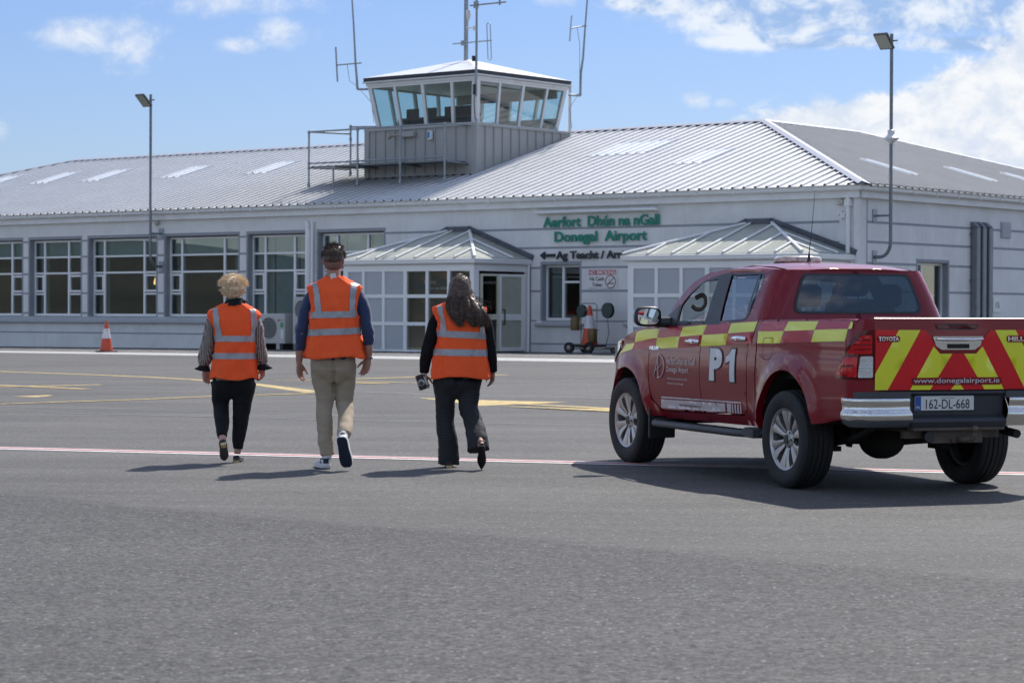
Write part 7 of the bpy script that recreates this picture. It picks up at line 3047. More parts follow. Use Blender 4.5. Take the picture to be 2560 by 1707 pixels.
# ------------------------------- the tall man in the middle
def build_man():
    b = MB()
    HC = (-0.020, 0.03, 1.805)
    head(b, HC, 1.03, radians(-14), neck_to=(-0.010, -0.005, 1.585), neck_r=0.060)
    rings_z(b, [(0.90, -0.02, 0, 0.165, 0.115), (1.10, -0.015, 0.0, 0.155, 0.11), (1.35, -0.01, 0, 0.175, 0.12), (1.52, -0.008, 0, 0.19, 0.10), (1.60, -0.008, 0, 0.10, 0.07), (1.63, -0.008, 0, 0.06, 0.05)])
    limb(b, [(-0.19, 0, 1.53, 0.052), (-0.245, 0.0, 1.40, 0.050), (-0.290, -0.01, 1.22, 0.040), (-0.308, 0.015, 1.06, 0.041), (-0.320, 0.05, 0.915, 0.027)])
    limb(b, [(0.18, 0, 1.54, 0.052), (0.235, -0.01, 1.40, 0.050), (0.268, -0.028, 1.24, 0.036), (0.284, -0.005, 1.11, 0.036), (0.288, 0.012, 1.03, 0.035), (0.285, 0.04, 0.955, 0.027)])
    hand(b, (-0.320, 0.05, 0.915), (0.06, 0.10, -1), (0.75, -0.60, 0), True, 1.0, curl=(0.20, 0.30, 0.30))
    hand(b, (0.285, 0.04, 0.955), (-0.26, 0.05, -1), (-0.45, -0.85, 0), False, 1.0, curl=(0.22, 0.25, 0.25), thumb=0.95)
    limb(b, [(-0.10, 0, 0.90, 0.085), (-0.093, 0.04, 0.55, 0.052), (-0.080, 0.02, 0.30, 0.045), (-0.070, 0.0, 0.09, 0.035)])
    limb(b, [(0.09, 0.02, 0.90, 0.085), (0.080, 0.08, 0.56, 0.052), (0.098, -0.14, 0.40, 0.045), (0.090, -0.31, 0.285, 0.035)])
    body = organic("person", b, 0.0065, SKIN, None, 3)
    eyes(body, HC, 1.03, radians(-14))
    # hair: full on top, clipped at the nape
    h = MB()
    hc = Vector(HC) + Vector((0.0, -0.012, 0.055))
    h.ellipsoid(tuple(hc), (0.094, 0.112, 0.075), 22, 14)
    h.ellipsoid((hc.x - 0.004, hc.y - 0.035, hc.z - 0.035), (0.090, 0.085, 0.055), 20, 12)
    h.ellipsoid((hc.x + 0.01, hc.y + 0.01, hc.z + 0.030), (0.085, 0.095, 0.055), 20, 12)
    rnd = random.Random(5)
    hair = organic("hair", h, 0.007, hairmat("brown_hair", (0.034, 0.022, 0.016), (0.12, 0.08, 0.055), 70), body, 3, disp=lambda co: 0.006 * mnoise.noise(co * 45))
    sm = MB()
    rt = []
    for i in range(1500):
        th, ph = rnd.uniform(0, 2 * pi), math.acos(rnd.uniform(-0.25, 1))
        n = Vector((sin(ph) * cos(th), sin(ph) * sin(th), cos(ph)))
        p = hc + Vector((n.x * 0.094, n.y * 0.112, n.z * 0.084))
        g = Vector((0.25 * n.x + rnd.uniform(-0.5, 0.5), -0.25 + rnd.uniform(-0.5, 0.5), 0.35 if n.z > 0.5 else -0.75 + rnd.uniform(-0.3, 0.2)))
        d1 = (n * 0.5 + g).normalized()
        L = rnd.uniform(0.016, 0.034) * (1.25 if n.z > 0.6 else 0.9)
        rt.append([p, p + d1 * L * 0.5 + n * 0.003, p + d1 * L + Vector((0, 0, -0.003))])
    strands(sm, rt, rnd, 0.0015)
    link_mesh("hair_strands", sm.mesh("hair_strands"), MATS["brown_hair"], hair)
    # short back and sides as a thin clipped layer
    cl = MB()
    cl.ellipsoid((hc.x, hc.y - 0.030, hc.z - 0.082), (0.079, 0.072, 0.062), 20, 12)
    cl.ellipsoid((hc.x, hc.y - 0.020, hc.z - 0.055), (0.0835, 0.082, 0.045), 20, 12)
    organic("clipped_hair", cl, 0.007, pm("clipped_hair", (0.21, 0.115, 0.085), 0.8, var=0.35, vscale=60), body, 2)
    # jumper
    j = MB()
    rings_z(j, [(0.94, -0.02, 0, 0.185, 0.135), (1.10, -0.015, 0.0, 0.180, 0.13), (1.35, -0.01, 0, 0.195, 0.14), (1.50, -0.008, 0, 0.205, 0.118), (1.585, -0.008, 0, 0.15, 0.085), (1.655, -0.010, 0.0, 0.074, 0.068)])
    limb(j, [(-0.17, 0, 1.535, 0.062), (-0.232, 0.0, 1.44, 0.064), (-0.272, -0.005, 1.32, 0.058), (-0.286, -0.01, 1.235, 0.052), (-0.296, 0.0, 1.20, 0.054), (-0.302, 0.01, 1.10, 0.050), (-0.308, 0.02, 1.02, 0.043)])
    limb(j, [(0.16, 0, 1.545, 0.062), (0.222, -0.005, 1.45, 0.063), (0.258, -0.02, 1.33, 0.057), (0.270, -0.03, 1.25, 0.052), (0.282, -0.02, 1.21, 0.055), (0.288, -0.008, 1.13, 0.050), (0.291, 0.0, 1.075, 0.043)])
    organic("jumper", j, 0.011, NAVY, body, 3, disp=folds(0.007, 7, 1.0, knee=[(1.20, 0.06), (1.06, 0.05)]))
    cb = MB()
    ringp = [(-0.010 + 0.068 * cos(2 * pi * i / 24), 0.0 + 0.066 * sin(2 * pi * i / 24), 1.660 + 0.006 * sin(2 * pi * i / 24)) for i in range(24)]
    cb.tube(ringp, 0.010, 8, closed=True)
    cb.build("collar", NAVY, body, 60)
    br = MB()
    br.tube([(0.284 + 0.034 * cos(2 * pi * i / 16), 0.042 + 0.030 * sin(2 * pi * i / 16), 0.962 + 0.004 * sin(4 * pi * i / 16)) for i in range(16)], 0.006, 6, closed=True)
    br.build("bracelet", pm("bracelet_blue", (0.02, 0.05, 0.16), 0.4, var=0.6, vscale=90), body, 60)
    # trousers
    t = MB()
    rings_z(t, [(0.99, -0.020, 0.0, 0.188, 0.128), (0.93, -0.020, -0.005, 0.196, 0.138), (0.86, -0.018, -0.008, 0.190, 0.132), (0.80, -0.018, 0.0, 0.165, 0.105), (0.74, -0.018, 0.0, 0.11, 0.06)])
    limb(t, [(-0.108, 0.0, 0.90, 0.094, 0.112), (-0.106, 0.015, 0.80, 0.096, 0.104), (-0.096, 0.035, 0.66, 0.080, 0.085), (-0.093, 0.045, 0.55, 0.071, 0.073), (-0.098, 0.03, 0.44, 0.069, 0.072), (-0.085, 0.015, 0.28, 0.066, 0.070), (-0.066, 0.0, 0.112, 0.058, 0.062)])
    limb(t, [(0.078, 0.0, 0.90, 0.094, 0.112), (0.080, 0.03, 0.80, 0.088, 0.10), (0.078, 0.065, 0.66, 0.082, 0.085), (0.078, 0.080, 0.565, 0.078, 0.078), (0.090, 0.01, 0.495, 0.068, 0.074), (0.098, -0.12, 0.405, 0.062, 0.070), (0.094, -0.275, 0.300, 0.056, 0.056)])
    organic("trousers", t, 0.011, BEIGE, body, 3, disp=folds(0.008, 6.0, 3.0, knee=[(0.53, 0.07), (0.20, 0.08), (0.33, 0.06), (0.84, 0.05)], crease=(-0.012, 0.62, 0.022)))
    pk = MB()
    pk.tube([(-0.115, -0.139, 0.900), (-0.06, -0.146, 0.893)], 0.003, 6)
    pk.build("pocket_welt", BEIGE, body)
    # socks and trainers
    sk = MB()
    limb(sk, [(-0.070, 0.0, 0.14, 0.044), (-0.075, 0.0, 0.07, 0.042)])
    sk.build("sock", TSOLE, body, 60)
    sk = MB()
    limb(sk, [(0.092, -0.26, 0.325, 0.044), (0.088, -0.335, 0.265, 0.043)])
    sk.build("sock", TSOLE, body, 60)
    M = Matrix.Translation((-0.075, -0.055, 0.007)) @ Matrix.Rotation(radians(17), 4, 'Z')
    shoe(body, M, 0.295, (TSHOE, TSOLE, TNAVY), 'trainer')
    M = Matrix.Translation((0.083, -0.395, 0.285)) @ Matrix.Rotation(radians(-4), 4, 'Y') @ Matrix.Rotation(radians(-9), 4, 'Z') @ Matrix.Rotation(radians(-62), 4, 'X')
    shoe(body, M, 0.295, (TSHOE, TSOLE, TNAVY), 'trainer')
    # vest
    V = Vest([(0.962, -0.004, -0.01, 0.262, 0.195), (1.06, -0.006, -0.01, 0.246, 0.185), (1.16, -0.008, -0.005, 0.230, 0.178), (1.28, -0.008, -0.005, 0.222, 0.172), (1.40, -0.008, -0.005, 0.226, 0.165),
              (1.50, -0.008, 0.0, 0.238, 0.150), (1.555, -0.008, 0.0, 0.244, 0.134), (1.588, -0.008, 0.0, 0.236, 0.112), (1.625, -0.008, 0.0, 0.158, 0.094), (1.655, -0.010, 0.0, 0.102, 0.082), (1.672, -0.010, 0.0, 0.078, 0.076)],
             0.74, seed=2.0, front=1.10)
    k = 0.22

    def hole(c, z0, z1, w):
        return [((c + w * 0.75 * cos(a) * (1.0 if sin(a) < 0 else 0.8)) * k, (z0 + z1) / 2 + (z1 - z0) / 2 * sin(a)) for a in [2 * pi * i / 22 for i in range(22)]]
    slits = [[((-pi + 0.16) * k, 1.09), ((-pi + 0.02) * k, 0.975), ((-pi + 0.30) * k, 0.975)], [((-0.16) * k, 1.09), ((-0.30) * k, 0.975), ((-0.02) * k, 0.975)]]
    V.build(body, hole(-pi, 1.315, 1.568, 0.72), hole(0, 1.315, 1.575, 0.72), [(1.310, 1.366, 0.006), (1.162, 1.218, 0.012)],
            [(1.34, -0.158, -0.106), (1.42, -0.166, -0.117), (1.50, -0.175, -0.128), (1.58, -0.184, -0.138), (1.612, -0.184, -0.138)],
            [(1.34, 0.126, 0.178), (1.42, 0.127, 0.178), (1.50, 0.127, 0.178), (1.58, 0.128, 0.178), (1.612, 0.128, 0.176)], 1.50, slits, (HIVIS, TAPE))
    lb = MB()
    lb.box(-0.028, 0.022, -0.006, 0.0, 0, 0.045, M=Matrix.Translation((-0.008, -0.080, 1.650)) @ Matrix.Rotation(radians(-14), 4, 'X') @ Matrix.Rotation(radians(-12), 4, 'Y'))
    lb.build("care_label", TSHOE, body)
    finish_person(body, (-1.535, 20.90), "tall dark haired man in navy jumper, beige trousers and white trainers wearing an orange vest", radians(0))
    return body


# ------------------------------- the fair haired woman on the left
def build_blonde():
    b = MB()
    HC = (-0.012, 0.035, 1.565)
    head(b, HC, 0.95, radians(4), neck_to=(-0.005, -0.005, 1.37), neck_r=0.050)
    rings_z(b, [(0.72, 0.0, 0, 0.165, 0.115), (0.90, 0.0, 0.0, 0.14, 0.10), (1.10, 0.01, 0, 0.15, 0.11), (1.30, 0.0, 0, 0.17, 0.10), (1.38, 0, 0, 0.10, 0.07), (1.42, 0, 0, 0.055, 0.05)])
    limb(b, [(-0.17, 0, 1.33, 0.042), (-0.225, 0.0, 1.12, 0.037), (-0.262, 0.05, 0.86, 0.024)])
    limb(b, [(0.17, 0, 1.33, 0.042), (0.232, 0.0, 1.12, 0.037), (0.258, 0.05, 0.87, 0.024)])
    hand(b, (-0.262, 0.05, 0.845), (0.03, 0.10, -1), (0.45, -0.85, 0), True, 0.92, curl=(0.15, 0.25, 0.25))
    hand(b, (0.258, 0.05, 0.860), (-0.05, 0.02, -1), (-0.75, -0.55, 0), False, 0.90, curl=(0.35, 0.5, 0.4))
    limb(b, [(-0.10, 0, 0.74, 0.08), (-0.125, 0.05, 0.48, 0.045), (-0.090, -0.16, 0.30, 0.040), (-0.062, -0.28, 0.195, 0.031)])
    limb(b, [(0.09, 0.0, 0.74, 0.08), (0.070, 0.03, 0.48, 0.045), (0.050, 0.02, 0.25, 0.040), (0.032, 0.0, 0.075, 0.031)])
    body = organic("person", b, 0.0065, SKIN_P, None, 3)
    eyes(body, HC, 0.95, radians(4))
    # tousled short fair hair radiating from the crown
    hc = Vector((-0.012, 0.020, 1.597))
    h = MB()
    h.ellipsoid(tuple(hc), (0.106, 0.112, 0.082), 22, 14)
    h.ellipsoid((hc.x, hc.y - 0.018, hc.z - 0.035), (0.098, 0.098, 0.070), 20, 12)
    h.ellipsoid((hc.x, hc.y - 0.030, hc.z - 0.070), (0.082, 0.077, 0.066), 20, 12)
    HB_ = hairmat("fair_hair", (0.52, 0.37, 0.21), (0.92, 0.78, 0.55), 55)
    hair = organic("hair", h, 0.007, HB_, body, 3, disp=lambda co: 0.010 * mnoise.noise(co * 32))
    rnd = random.Random(9)
    rt = []
    crown = Vector((0.0, -0.55, 0.80)).normalized()
    for i in range(2600):
        th, ph = rnd.uniform(0, 2 * pi), math.acos(rnd.uniform(-0.75, 1))
        n = Vector((sin(ph) * cos(th), sin(ph) * sin(th), cos(ph)))
        rr_ = Vector((0.104, 0.110, 0.080))
        c0 = hc
        if n.z < -0.1:
            c0 = hc + Vector((0, -0.026, -0.030))
            rr_ = Vector((0.088, 0.084, 0.080))
        p = c0 + Vector((n.x * rr_.x, n.y * rr_.y, n.z * rr_.z))
        away = n - crown * n.dot(crown)
        away = away.normalized() if away.length > 1e-3 else Vector((1, 0, 0))
        d = (away * 0.9 + n * 0.55 + Vector((rnd.uniform(-0.35, 0.35), rnd.uniform(-0.35, 0.35), rnd.uniform(-0.45, 0.2)))).normalized()
        L = rnd.uniform(0.022, 0.05) * (0.7 if n.z < -0.2 else 1.0)
        rt.append([p - n * 0.004, p + d * L * 0.5 + n * 0.004, p + d * L + Vector((0, 0, -0.004))])
    sm = MB()
    strands(sm, rt, rnd, 0.0023)
    link_mesh("hair_strands", sm.mesh("hair_strands"), HB_, hair)
    # blouse
    j = MB()
    rings_z(j, [(0.735, -0.004, 0, 0.185, 0.150), (0.90, 0.0, 0.0, 0.165, 0.125), (1.10, 0.01, 0, 0.160, 0.125), (1.28, 0.0, 0, 0.185, 0.115), (1.365, 0, 0, 0.14, 0.085), (1.425, 0, 0, 0.07, 0.062)])
    limb(j, [(-0.16, 0, 1.325, 0.055), (-0.205, 0.0, 1.23, 0.060), (-0.226, 0.0, 1.12, 0.062), (-0.250, 0.015, 1.00, 0.066), (-0.266, 0.03, 0.915, 0.064), (-0.272, 0.045, 0.872, 0.045)])
    limb(j, [(0.165, 0, 1.325, 0.053), (0.208, 0.0, 1.22, 0.055), (0.222, 0.0, 1.12, 0.054), (0.240, 0.015, 1.00, 0.056), (0.252, 0.03, 0.93, 0.055), (0.256, 0.045, 0.885, 0.042)])
    organic("blouse", j, 0.011, BLOUSE, body, 3, disp=folds(0.006, 8, 5.0, knee=[(1.1, 0.1), (0.95, 0.1)]))
    for P, tip in (((-0.274, 0.048, 0.875), (-0.345, 0.02, 0.862)), ((0.258, 0.048, 0.885), (0.325, 0.02, 0.872))):
        c = MB()
        rr = []
        for z, r_, ox in ((0.0, 0.042, 0), (-0.02, 0.050, 0.1), (-0.05, 0.056, 0.35), (-0.058, 0.054, 0.4)):
            ring = []
            for i in range(20):
                a = 2 * pi * i / 20
                px, py = r_ * cos(a), r_ * 0.85 * sin(a)
                outw = max(0.0, cos(a) * (-1 if P[0] < 0 else 1)) ** 3
                px += (tip[0] - P[0]) * outw * ox * 1.2
                ring.append((P[0] + px, P[1] + py, P[2] + z + 0.018 * outw * (1 if ox > 0.2 else 0)))
            rr.append(ring)
        c.loft(rr, False, False)
        o = c.build("cuff", BLKCL, body, 60)
        so = o.modifiers.new("thickness", 'SOLIDIFY')
        so.thickness = 0.003
        c = MB()
        sg = -1 if P[0] < 0 else 1
        c.tube([(P[0] + 0.014 * sg * -1, P[1] - 0.060, P[2] + 0.115), (P[0] - 0.022 * sg * -1 * -1, P[1] - 0.052, P[2] - 0.01)], [(0.012, 0.004)] * 2, 8)
        c.build("sleeve_placket", BLKCL, body)
    c = MB()
    rr = []
    for z, r_ in ((1.405, 0.098), (1.43, 0.085), (1.462, 0.072), (1.470, 0.074), (1.44, 0.094), (1.412, 0.108)):
        rr.append([(0.002 + r_ * cos(2 * pi * i / 24), -0.004 + r_ * 0.92 * sin(2 * pi * i / 24), z + 0.010 * cos(2 * pi * i / 24)) for i in range(24)])
    c.loft(rr, False, False)
    c.tube([(0.075, -0.03, 1.462), (0.105, -0.02, 1.452), (0.118, 0.0, 1.430)], [(0.012, 0.006), (0.014, 0.006), (0.006, 0.004)], 8)
    c.build("collar", BLKCL, body, 60)
    # trousers
    t = MB()
    rings_z(t, [(0.80, 0.0, 0.0, 0.178, 0.130), (0.74, -0.002, -0.005, 0.188, 0.138), (0.68, -0.004, -0.005, 0.182, 0.126), (0.62, -0.004, 0.0, 0.15, 0.095), (0.57, -0.004, 0.0, 0.09, 0.05)])
    limb(t, [(-0.105, 0.0, 0.72, 0.090, 0.11), (-0.112, 0.03, 0.62, 0.086, 0.092), (-0.125, 0.055, 0.545, 0.076, 0.080), (-0.118, 0.03, 0.475, 0.068, 0.072), (-0.095, -0.10, 0.365, 0.060, 0.066), (-0.074, -0.235, 0.240, 0.043, 0.045)])
    limb(t, [(0.095, 0.0, 0.72, 0.092, 0.11), (0.080, 0.02, 0.60, 0.096, 0.096), (0.068, 0.03, 0.48, 0.082, 0.082), (0.054, 0.025, 0.34, 0.068, 0.072), (0.043, 0.01, 0.20, 0.052, 0.058), (0.039, 0.0, 0.118, 0.038, 0.044)])
    organic("trousers", t, 0.011, BLKCL, body, 3, disp=folds(0.006, 6.5, 7.0, knee=[(0.52, 0.06), (0.2, 0.06)], crease=(-0.020, 0.60, 0.015)))
    M = Matrix.Translation((0.030, -0.055, 0.0)) @ Matrix.Rotation(radians(-3), 4, 'Z')
    shoe(body, M, 0.245, (SHOEB, SOLEG, GOLD), 'loafer')
    M = Matrix.Translation((-0.050, -0.335, 0.172)) @ Matrix.Rotation(radians(15), 4, 'Z') @ Matrix.Rotation(radians(-14), 4, 'Y') @ Matrix.Rotation(radians(-40), 4, 'X')
    shoe(body, M, 0.245, (SHOEB, SOLEG, GOLD), 'loafer')
    V = Vest([(0.752, -0.002, -0.01, 0.200, 0.180), (0.86, 0.002, -0.01, 0.195, 0.168), (0.96, 0.010, -0.005, 0.190, 0.160), (1.08, 0.018, -0.005, 0.182, 0.155), (1.17, 0.012, -0.005, 0.190, 0.150),
              (1.27, 0.0, 0.0, 0.228, 0.138), (1.325, -0.001, 0.0, 0.240, 0.122), (1.362, -0.001, 0.0, 0.225, 0.105), (1.395, 0.0, 0.0, 0.165, 0.094), (1.418, 0.0, 0.0, 0.122, 0.088), (1.428, 0.0, 0.0, 0.104, 0.086)], 0.74, seed=6.0, front=1.06)
    k = 0.22

    def hole(c, z0, z1, w):
        return [((c + w * 0.75 * cos(a) * (1.0 if sin(a) < 0 else 0.75)) * k, (z0 + z1) / 2 + (z1 - z0) / 2 * sin(a)) for a in [2 * pi * i / 22 for i in range(22)]]
    V.build(body, hole(-pi, 1.145, 1.335, 0.80), hole(0, 1.145, 1.320, 0.70), [(1.085, 1.138, 0.0), (0.930, 0.984, 0.0)],
            [(1.11, -0.144, -0.092), (1.20, -0.150, -0.102), (1.30, -0.162, -0.114), (1.36, -0.172, -0.124), (1.388, -0.168, -0.124)],
            [(1.11, 0.166, 0.192), (1.20, 0.166, 0.208), (1.30, 0.160, 0.206), (1.36, 0.150, 0.196), (1.378, 0.146, 0.186)], 1.26, [], (HIVIS, TAPE))
    finish_person(body, (-2.505, 21.66), "short fair haired woman in lattice print blouse and black trousers wearing an orange vest", 0.0)
    return body


# ------------------------------- the long haired woman on the right
def build_brunette():
    b = MB()
    HC = (-0.005, 0.035, 1.585)
    head(b, HC, 0.97, radians(-3), neck_to=(-0.005, -0.005, 1.40), neck_r=0.050)
    rings_z(b, [(0.74, -0.02, 0, 0.175, 0.12), (0.92, -0.01, 0.0, 0.145, 0.105), (1.12, 0.0, 0, 0.155, 0.115), (1.32, -0.005, 0, 0.175, 0.10), (1.41, 0, 0, 0.10, 0.07), (1.45, 0, 0, 0.055, 0.05)])
    limb(b, [(-0.18, 0, 1.36, 0.042), (-0.275, -0.01, 1.10, 0.037), (-0.322, 0.04, 0.83, 0.024)])
    limb(b, [(0.18, 0, 1.36, 0.042), (0.250, -0.01, 1.12, 0.037), (0.285, 0.04, 0.85, 0.024)])
    hand(b, (-0.322, 0.035, 0.822), (-0.02, 0.02, -1), (0.25, -0.95, 0), True, 0.92, curl=(0.75, 0.75, 0.5), thumb=1.3)
    hand(b, (0.285, 0.04, 0.845), (-0.06, 0.05, -1), (-0.85, -0.45, 0), False, 0.90, curl=(0.30, 0.40, 0.35))
    limb(b, [(-0.125, 0, 0.76, 0.085), (-0.135, 0.05, 0.50, 0.050), (-0.125, 0.03, 0.26, 0.042), (-0.105, 0.02, 0.08, 0.031)])
    limb(b, [(0.08, 0.0, 0.76, 0.085), (0.080, -0.03, 0.50, 0.050), (0.130, -0.19, 0.36, 0.042), (0.180, -0.345, 0.245, 0.031), (0.192, -0.40, 0.20, 0.030)])
    body = organic("person", b, 0.0065, SKIN, None, 3)
    eyes(body, HC, 0.97, radians(-3))
    # long straight hair falling over the back
    HD = hairmat("dark_hair", (0.032, 0.020, 0.014), (0.135, 0.088, 0.060), 50)
    h = MB()
    h.ellipsoid((-0.005, 0.018, 1.598), (0.094, 0.112, 0.108), 22, 14)
    rings_z(h, [(1.700, -0.005, 0.018, 0.030, 0.040), (1.675, -0.005, 0.016, 0.066, 0.080), (1.63, -0.006, 0.008, 0.092, 0.106), (1.57, -0.007, -0.010, 0.100, 0.104), (1.52, -0.008, -0.040, 0.107, 0.086), (1.46, -0.002, -0.075, 0.118, 0.068), (1.39, 0.020, -0.105, 0.138, 0.056), (1.34, 0.038, -0.125, 0.120, 0.040)], e=0.9)
    locks = [[(-0.075, -0.085, 1.48, 0.040), (-0.095, -0.125, 1.41, 0.030), (-0.078, -0.165, 1.34, 0.020), (-0.045, -0.175, 1.28, 0.008)],
             [(-0.045, -0.095, 1.48, 0.045), (-0.055, -0.145, 1.40, 0.036), (-0.030, -0.180, 1.32, 0.032), (-0.012, -0.182, 1.262, 0.026), (0.02, -0.180, 1.247, 0.010)],
             [(0.005, -0.095, 1.48, 0.045), (0.020, -0.150, 1.40, 0.030), (0.010, -0.185, 1.32, 0.026), (0.012, -0.185, 1.265, 0.016)],
             [(0.045, -0.090, 1.48, 0.045), (0.075, -0.150, 1.40, 0.042), (0.085, -0.188, 1.33, 0.036), (0.110, -0.188, 1.265, 0.030), (0.138, -0.184, 1.243, 0.012)],
             [(0.075, -0.080, 1.48, 0.045), (0.125, -0.140, 1.40, 0.044), (0.160, -0.180, 1.33, 0.038), (0.185, -0.182, 1.262, 0.034), (0.192, -0.178, 1.236, 0.014)],
             [(0.085, -0.060, 1.50, 0.040), (0.150, -0.110, 1.41, 0.038), (0.205, -0.150, 1.345, 0.030), (0.228, -0.160, 1.27, 0.018), (0.235, -0.155, 1.24, 0.008)]]
    for L in locks:
        limb(h, L, 10, 4)
    hair = organic("hair", h, 0.007, HD, body, 3, disp=lambda co: 0.0045 * mnoise.noise((co.x * 60, co.y * 60, co.z * 9)))
    rnd = random.Random(12)
    rt = []
    for i in range(2600):
        L = locks[rnd.randrange(len(locks))]
        Q = cr_path([(q[0], q[1], q[2], q[3]) for q in L], 3)
        a = rnd.uniform(0, 2 * pi)
        k0, k1 = rnd.uniform(0.75, 1.1), rnd.uniform(0.8, 1.25)
        # down a meridian of the skull, then out along the lock
        az = rnd.uniform(-pi * 1.08, pi * 0.08)
        f0 = rnd.uniform(0.05, 0.9)
        P = []
        for fm in (0.0, 0.33, 0.66, 1.0):
            fi = f0 + (1.75 - f0) * fm
            P.append(Vector((-0.005 + 0.0955 * sin(fi) * cos(az), 0.018 + 0.1135 * sin(fi) * sin(az), 1.598 + 0.1095 * cos(fi))))
        e1 = rnd.randint(int(len(Q) * 0.6), len(Q) - 1)
        for j in range(0, e1 + 1, 2):
            q = Q[j]
            off = Vector((cos(a) * q[3] * k1, -abs(sin(a)) * q[3] * k1 - 0.002, 0))
            P.append(Vector(q[:3]) + off)
        if rnd.random() < 0.25:
            P[-1] = P[-1] + Vector((rnd.uniform(-0.03, 0.05), rnd.uniform(-0.02, 0.0), rnd.uniform(-0.03, 0.01)))
        rt.append(P)
    for i in range(26):
        s0 = Vector((rnd.uniform(0.09, 0.17), -0.10, rnd.uniform(1.38, 1.50)))
        rt.append([s0, s0 + Vector((0.06, -0.01, -0.03)), s0 + Vector((rnd.uniform(0.08, 0.14), 0.0, rnd.uniform(-0.08, 0.0))), s0 + Vector((rnd.uniform(0.10, 0.16), 0.0, rnd.uniform(-0.14, -0.05)))])
    sm = MB()
    strands(sm, rt, rnd, 0.0018)
    link_mesh("hair_strands", sm.mesh("hair_strands"), HD, hair)
    # jacket
    j = MB()
    rings_z(j, [(0.755, -0.015, 0, 0.205, 0.15), (0.92, -0.008, 0.0, 0.185, 0.135), (1.12, 0.0, 0, 0.180, 0.135), (1.30, -0.005, 0, 0.200, 0.12), (1.395, -0.002, 0, 0.14, 0.085), (1.455, 0, 0, 0.07, 0.062)])
    limb(j, [(-0.17, 0, 1.36, 0.058), (-0.222, 0.0, 1.27, 0.060), (-0.262, -0.005, 1.14, 0.058), (-0.290, 0.0, 1.02, 0.056), (-0.312, 0.02, 0.91, 0.052), (-0.322, 0.035, 0.825, 0.044)])
    limb(j, [(0.165, 0, 1.36, 0.056), (0.215, 0.0, 1.27, 0.058), (0.246, -0.005, 1.14, 0.054), (0.266, 0.0, 1.02, 0.050), (0.280, 0.02, 0.92, 0.044), (0.287, 0.035, 0.838, 0.036)])
    organic("jacket", j, 0.011, BLKJK, body, 3, disp=folds(0.006, 7, 11.0, knee=[(1.1, 0.08)]))
    # wide trousers
    t = MB()
    rings_z(t, [(0.84, -0.025, 0.0, 0.195, 0.135), (0.78, -0.030, -0.005, 0.208, 0.142), (0.72, -0.030, -0.005, 0.204, 0.132), (0.66, -0.030, 0.0, 0.17, 0.10), (0.60, -0.030, 0.0, 0.10, 0.05)])
    limb(t, [(-0.135, 0.0, 0.76, 0.098, 0.115), (-0.135, 0.02, 0.63, 0.096, 0.098), (-0.134, 0.035, 0.50, 0.082, 0.084), (-0.130, 0.03, 0.35, 0.075, 0.082), (-0.110, 0.025, 0.24, 0.084, 0.088), (-0.104, 0.02, 0.13, 0.082, 0.092), (-0.106, 0.02, 0.022, 0.080, 0.098)])
    limb(t, [(0.075, 0.0, 0.76, 0.098, 0.115), (0.072, -0.01, 0.63, 0.094, 0.096), (0.070, -0.02, 0.53, 0.090, 0.088), (0.092, -0.07, 0.46, 0.082, 0.084), (0.128, -0.185, 0.36, 0.076, 0.088), (0.156, -0.285, 0.245, 0.074, 0.096), (0.166, -0.325, 0.165, 0.070, 0.102)])
    organic("trousers", t, 0.011, RIBT, body, 3, disp=folds(0.008, 6, 13.0, knee=[(0.47, 0.06), (0.10, 0.07)], crease=(-0.033, 0.66, 0.018)))
    M = Matrix.Translation((-0.095, -0.075, 0.0)) @ Matrix.Rotation(radians(2), 4, 'Z')
    shoe(body, M, 0.265, (SHOEB, SHOEB, GOLD), 'pump')
    M = Matrix.Translation((0.196, -0.450, 0.205)) @ Matrix.Rotation(radians(-2), 4, 'Z') @ Matrix.Rotation(radians(3), 4, 'Y') @ Matrix.Rotation(radians(-50), 4, 'X')
    s2 = shoe(body, M, 0.27, (SHOEB, SHOEB, SHOEB), 'pump')
    st = MB()
    st.tube([M @ Vector((0.036 * cos(pi * i / 10 + pi), -0.014 + 0.05 * (1 + sin(pi * i / 10 + pi)) * 0.6, 0.062)) for i in range(11)], 0.005, 6)
    st.build("ankle_strap", SHOEB, s2, 60)
    V = Vest([(0.788, 0.004, -0.01, 0.268, 0.195), (0.90, 0.004, -0.01, 0.252, 0.180), (1.01, 0.006, -0.008, 0.236, 0.170), (1.14, 0.010, -0.005, 0.216, 0.162), (1.24, 0.004, -0.005, 0.216, 0.158),
              (1.32, -0.006, 0.0, 0.232, 0.145), (1.372, -0.012, 0.0, 0.244, 0.128), (1.408, -0.014, 0.0, 0.238, 0.108), (1.436, -0.010, 0.0, 0.165, 0.094), (1.456, -0.006, 0.0, 0.110, 0.086), (1.466, -0.004, 0.0, 0.088, 0.082)], 0.74, seed=10.0, front=1.04)
    k = 0.22

    def hole(c, z0, z1, w):
        return [((c + w * 0.75 * cos(a) * (1.0 if sin(a) < 0 else 0.75)) * k, (z0 + z1) / 2 + (z1 - z0) / 2 * sin(a)) for a in [2 * pi * i / 22 for i in range(22)]]
    V.build(body, hole(-pi, 1.215, 1.385, 0.72), hole(0, 1.215, 1.385, 0.72), [(1.138, 1.196, -0.012), (0.982, 1.040, -0.004)],
            [(1.16, -0.166, -0.118), (1.24, -0.174, -0.126), (1.32, -0.184, -0.136), (1.40, -0.194, -0.146), (1.424, -0.188, -0.142)],
            [(1.16, 0.162, 0.212), (1.24, 0.162, 0.205), (1.32, 0.160, 0.206), (1.40, 0.156, 0.204), (1.424, 0.140, 0.176)], 1.30, [], (HIVIS, TAPE))
    loc = (-0.452, 21.14)
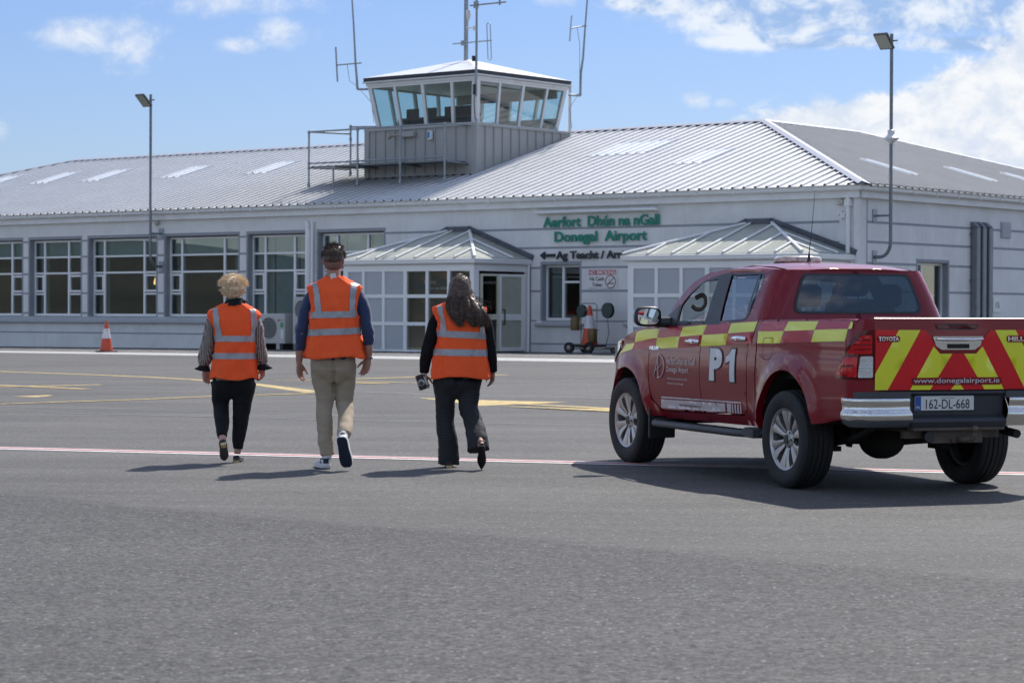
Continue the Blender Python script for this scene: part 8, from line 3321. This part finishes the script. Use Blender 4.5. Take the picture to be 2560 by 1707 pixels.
    finish_person(body, loc, "long haired brunette woman in black jacket and wide ribbed trousers wearing an orange vest", 0.0)
    # the camera in her left hand
    cam_o = empty("film_camera", (loc[0], loc[1], gz(*loc)))
    tag(cam_o, "small silver and black camera held in the long haired woman's left hand", "camera")
    M = Matrix.Translation((-0.330, -0.030, 0.752)) @ Matrix.Rotation(radians(72), 4, 'Y') @ Matrix.Rotation(radians(6), 4, 'X')
    c = MB()
    c.box(-0.068, 0.068, -0.020, 0.020, -0.042, 0.018, M=M, bev=0.006)
    c.build("camera_body", pm("leatherette", (0.02, 0.02, 0.021), 0.6, var=0.3, vscale=80), cam_o)
    c = MB()
    c.box(-0.069, 0.069, -0.021, 0.021, 0.0182, 0.043, M=M, bev=0.005)
    c.box(-0.069, 0.069, -0.021, 0.021, -0.050, -0.0422, M=M, bev=0.003)
    c.cyl(M @ Vector((0.045, 0, 0.042)), M.to_3x3() @ Vector((0, 0, 1)), 0.010, 0.008, 12)
    c.cyl(M @ Vector((-0.045, 0, 0.042)), M.to_3x3() @ Vector((0, 0, 1)), 0.008, 0.006, 12)
    c.build("top_plate", pm("satin_silver", (0.50, 0.50, 0.50), 0.3, 0.9), cam_o)
    c = MB()
    ax = M.to_3x3() @ Vector((0, -1, 0))
    c.lathe([(0.030, 0.0), (0.030, 0.010), (0.026, 0.012), (0.026, 0.026), (0.022, 0.028), (0.017, 0.022)], M @ Vector((0.005, -0.020, -0.010)), ax, 24)
    ln = c.build("lens_barrel", MATS["satin_silver"], cam_o, 40)
    c = MB()
    c.lathe([(0.017, 0.0), (0.010, 0.003), (0.003, 0.004)], M @ Vector((0.005, -0.043, -0.010)), ax, 20)
    c.build("lens_glass", pm("lens_glass", (0.01, 0.01, 0.02), 0.05, coat=1.0), ln, 60)
    c = MB()
    for px in (-0.050, 0.046):
        c.box(px - 0.011, px + 0.011, -0.0225, -0.021, 0.024, 0.037, M=M)
    c.build("viewfinder", SHOEB, cam_o)
    return body


build_blonde()
build_man()
build_brunette()
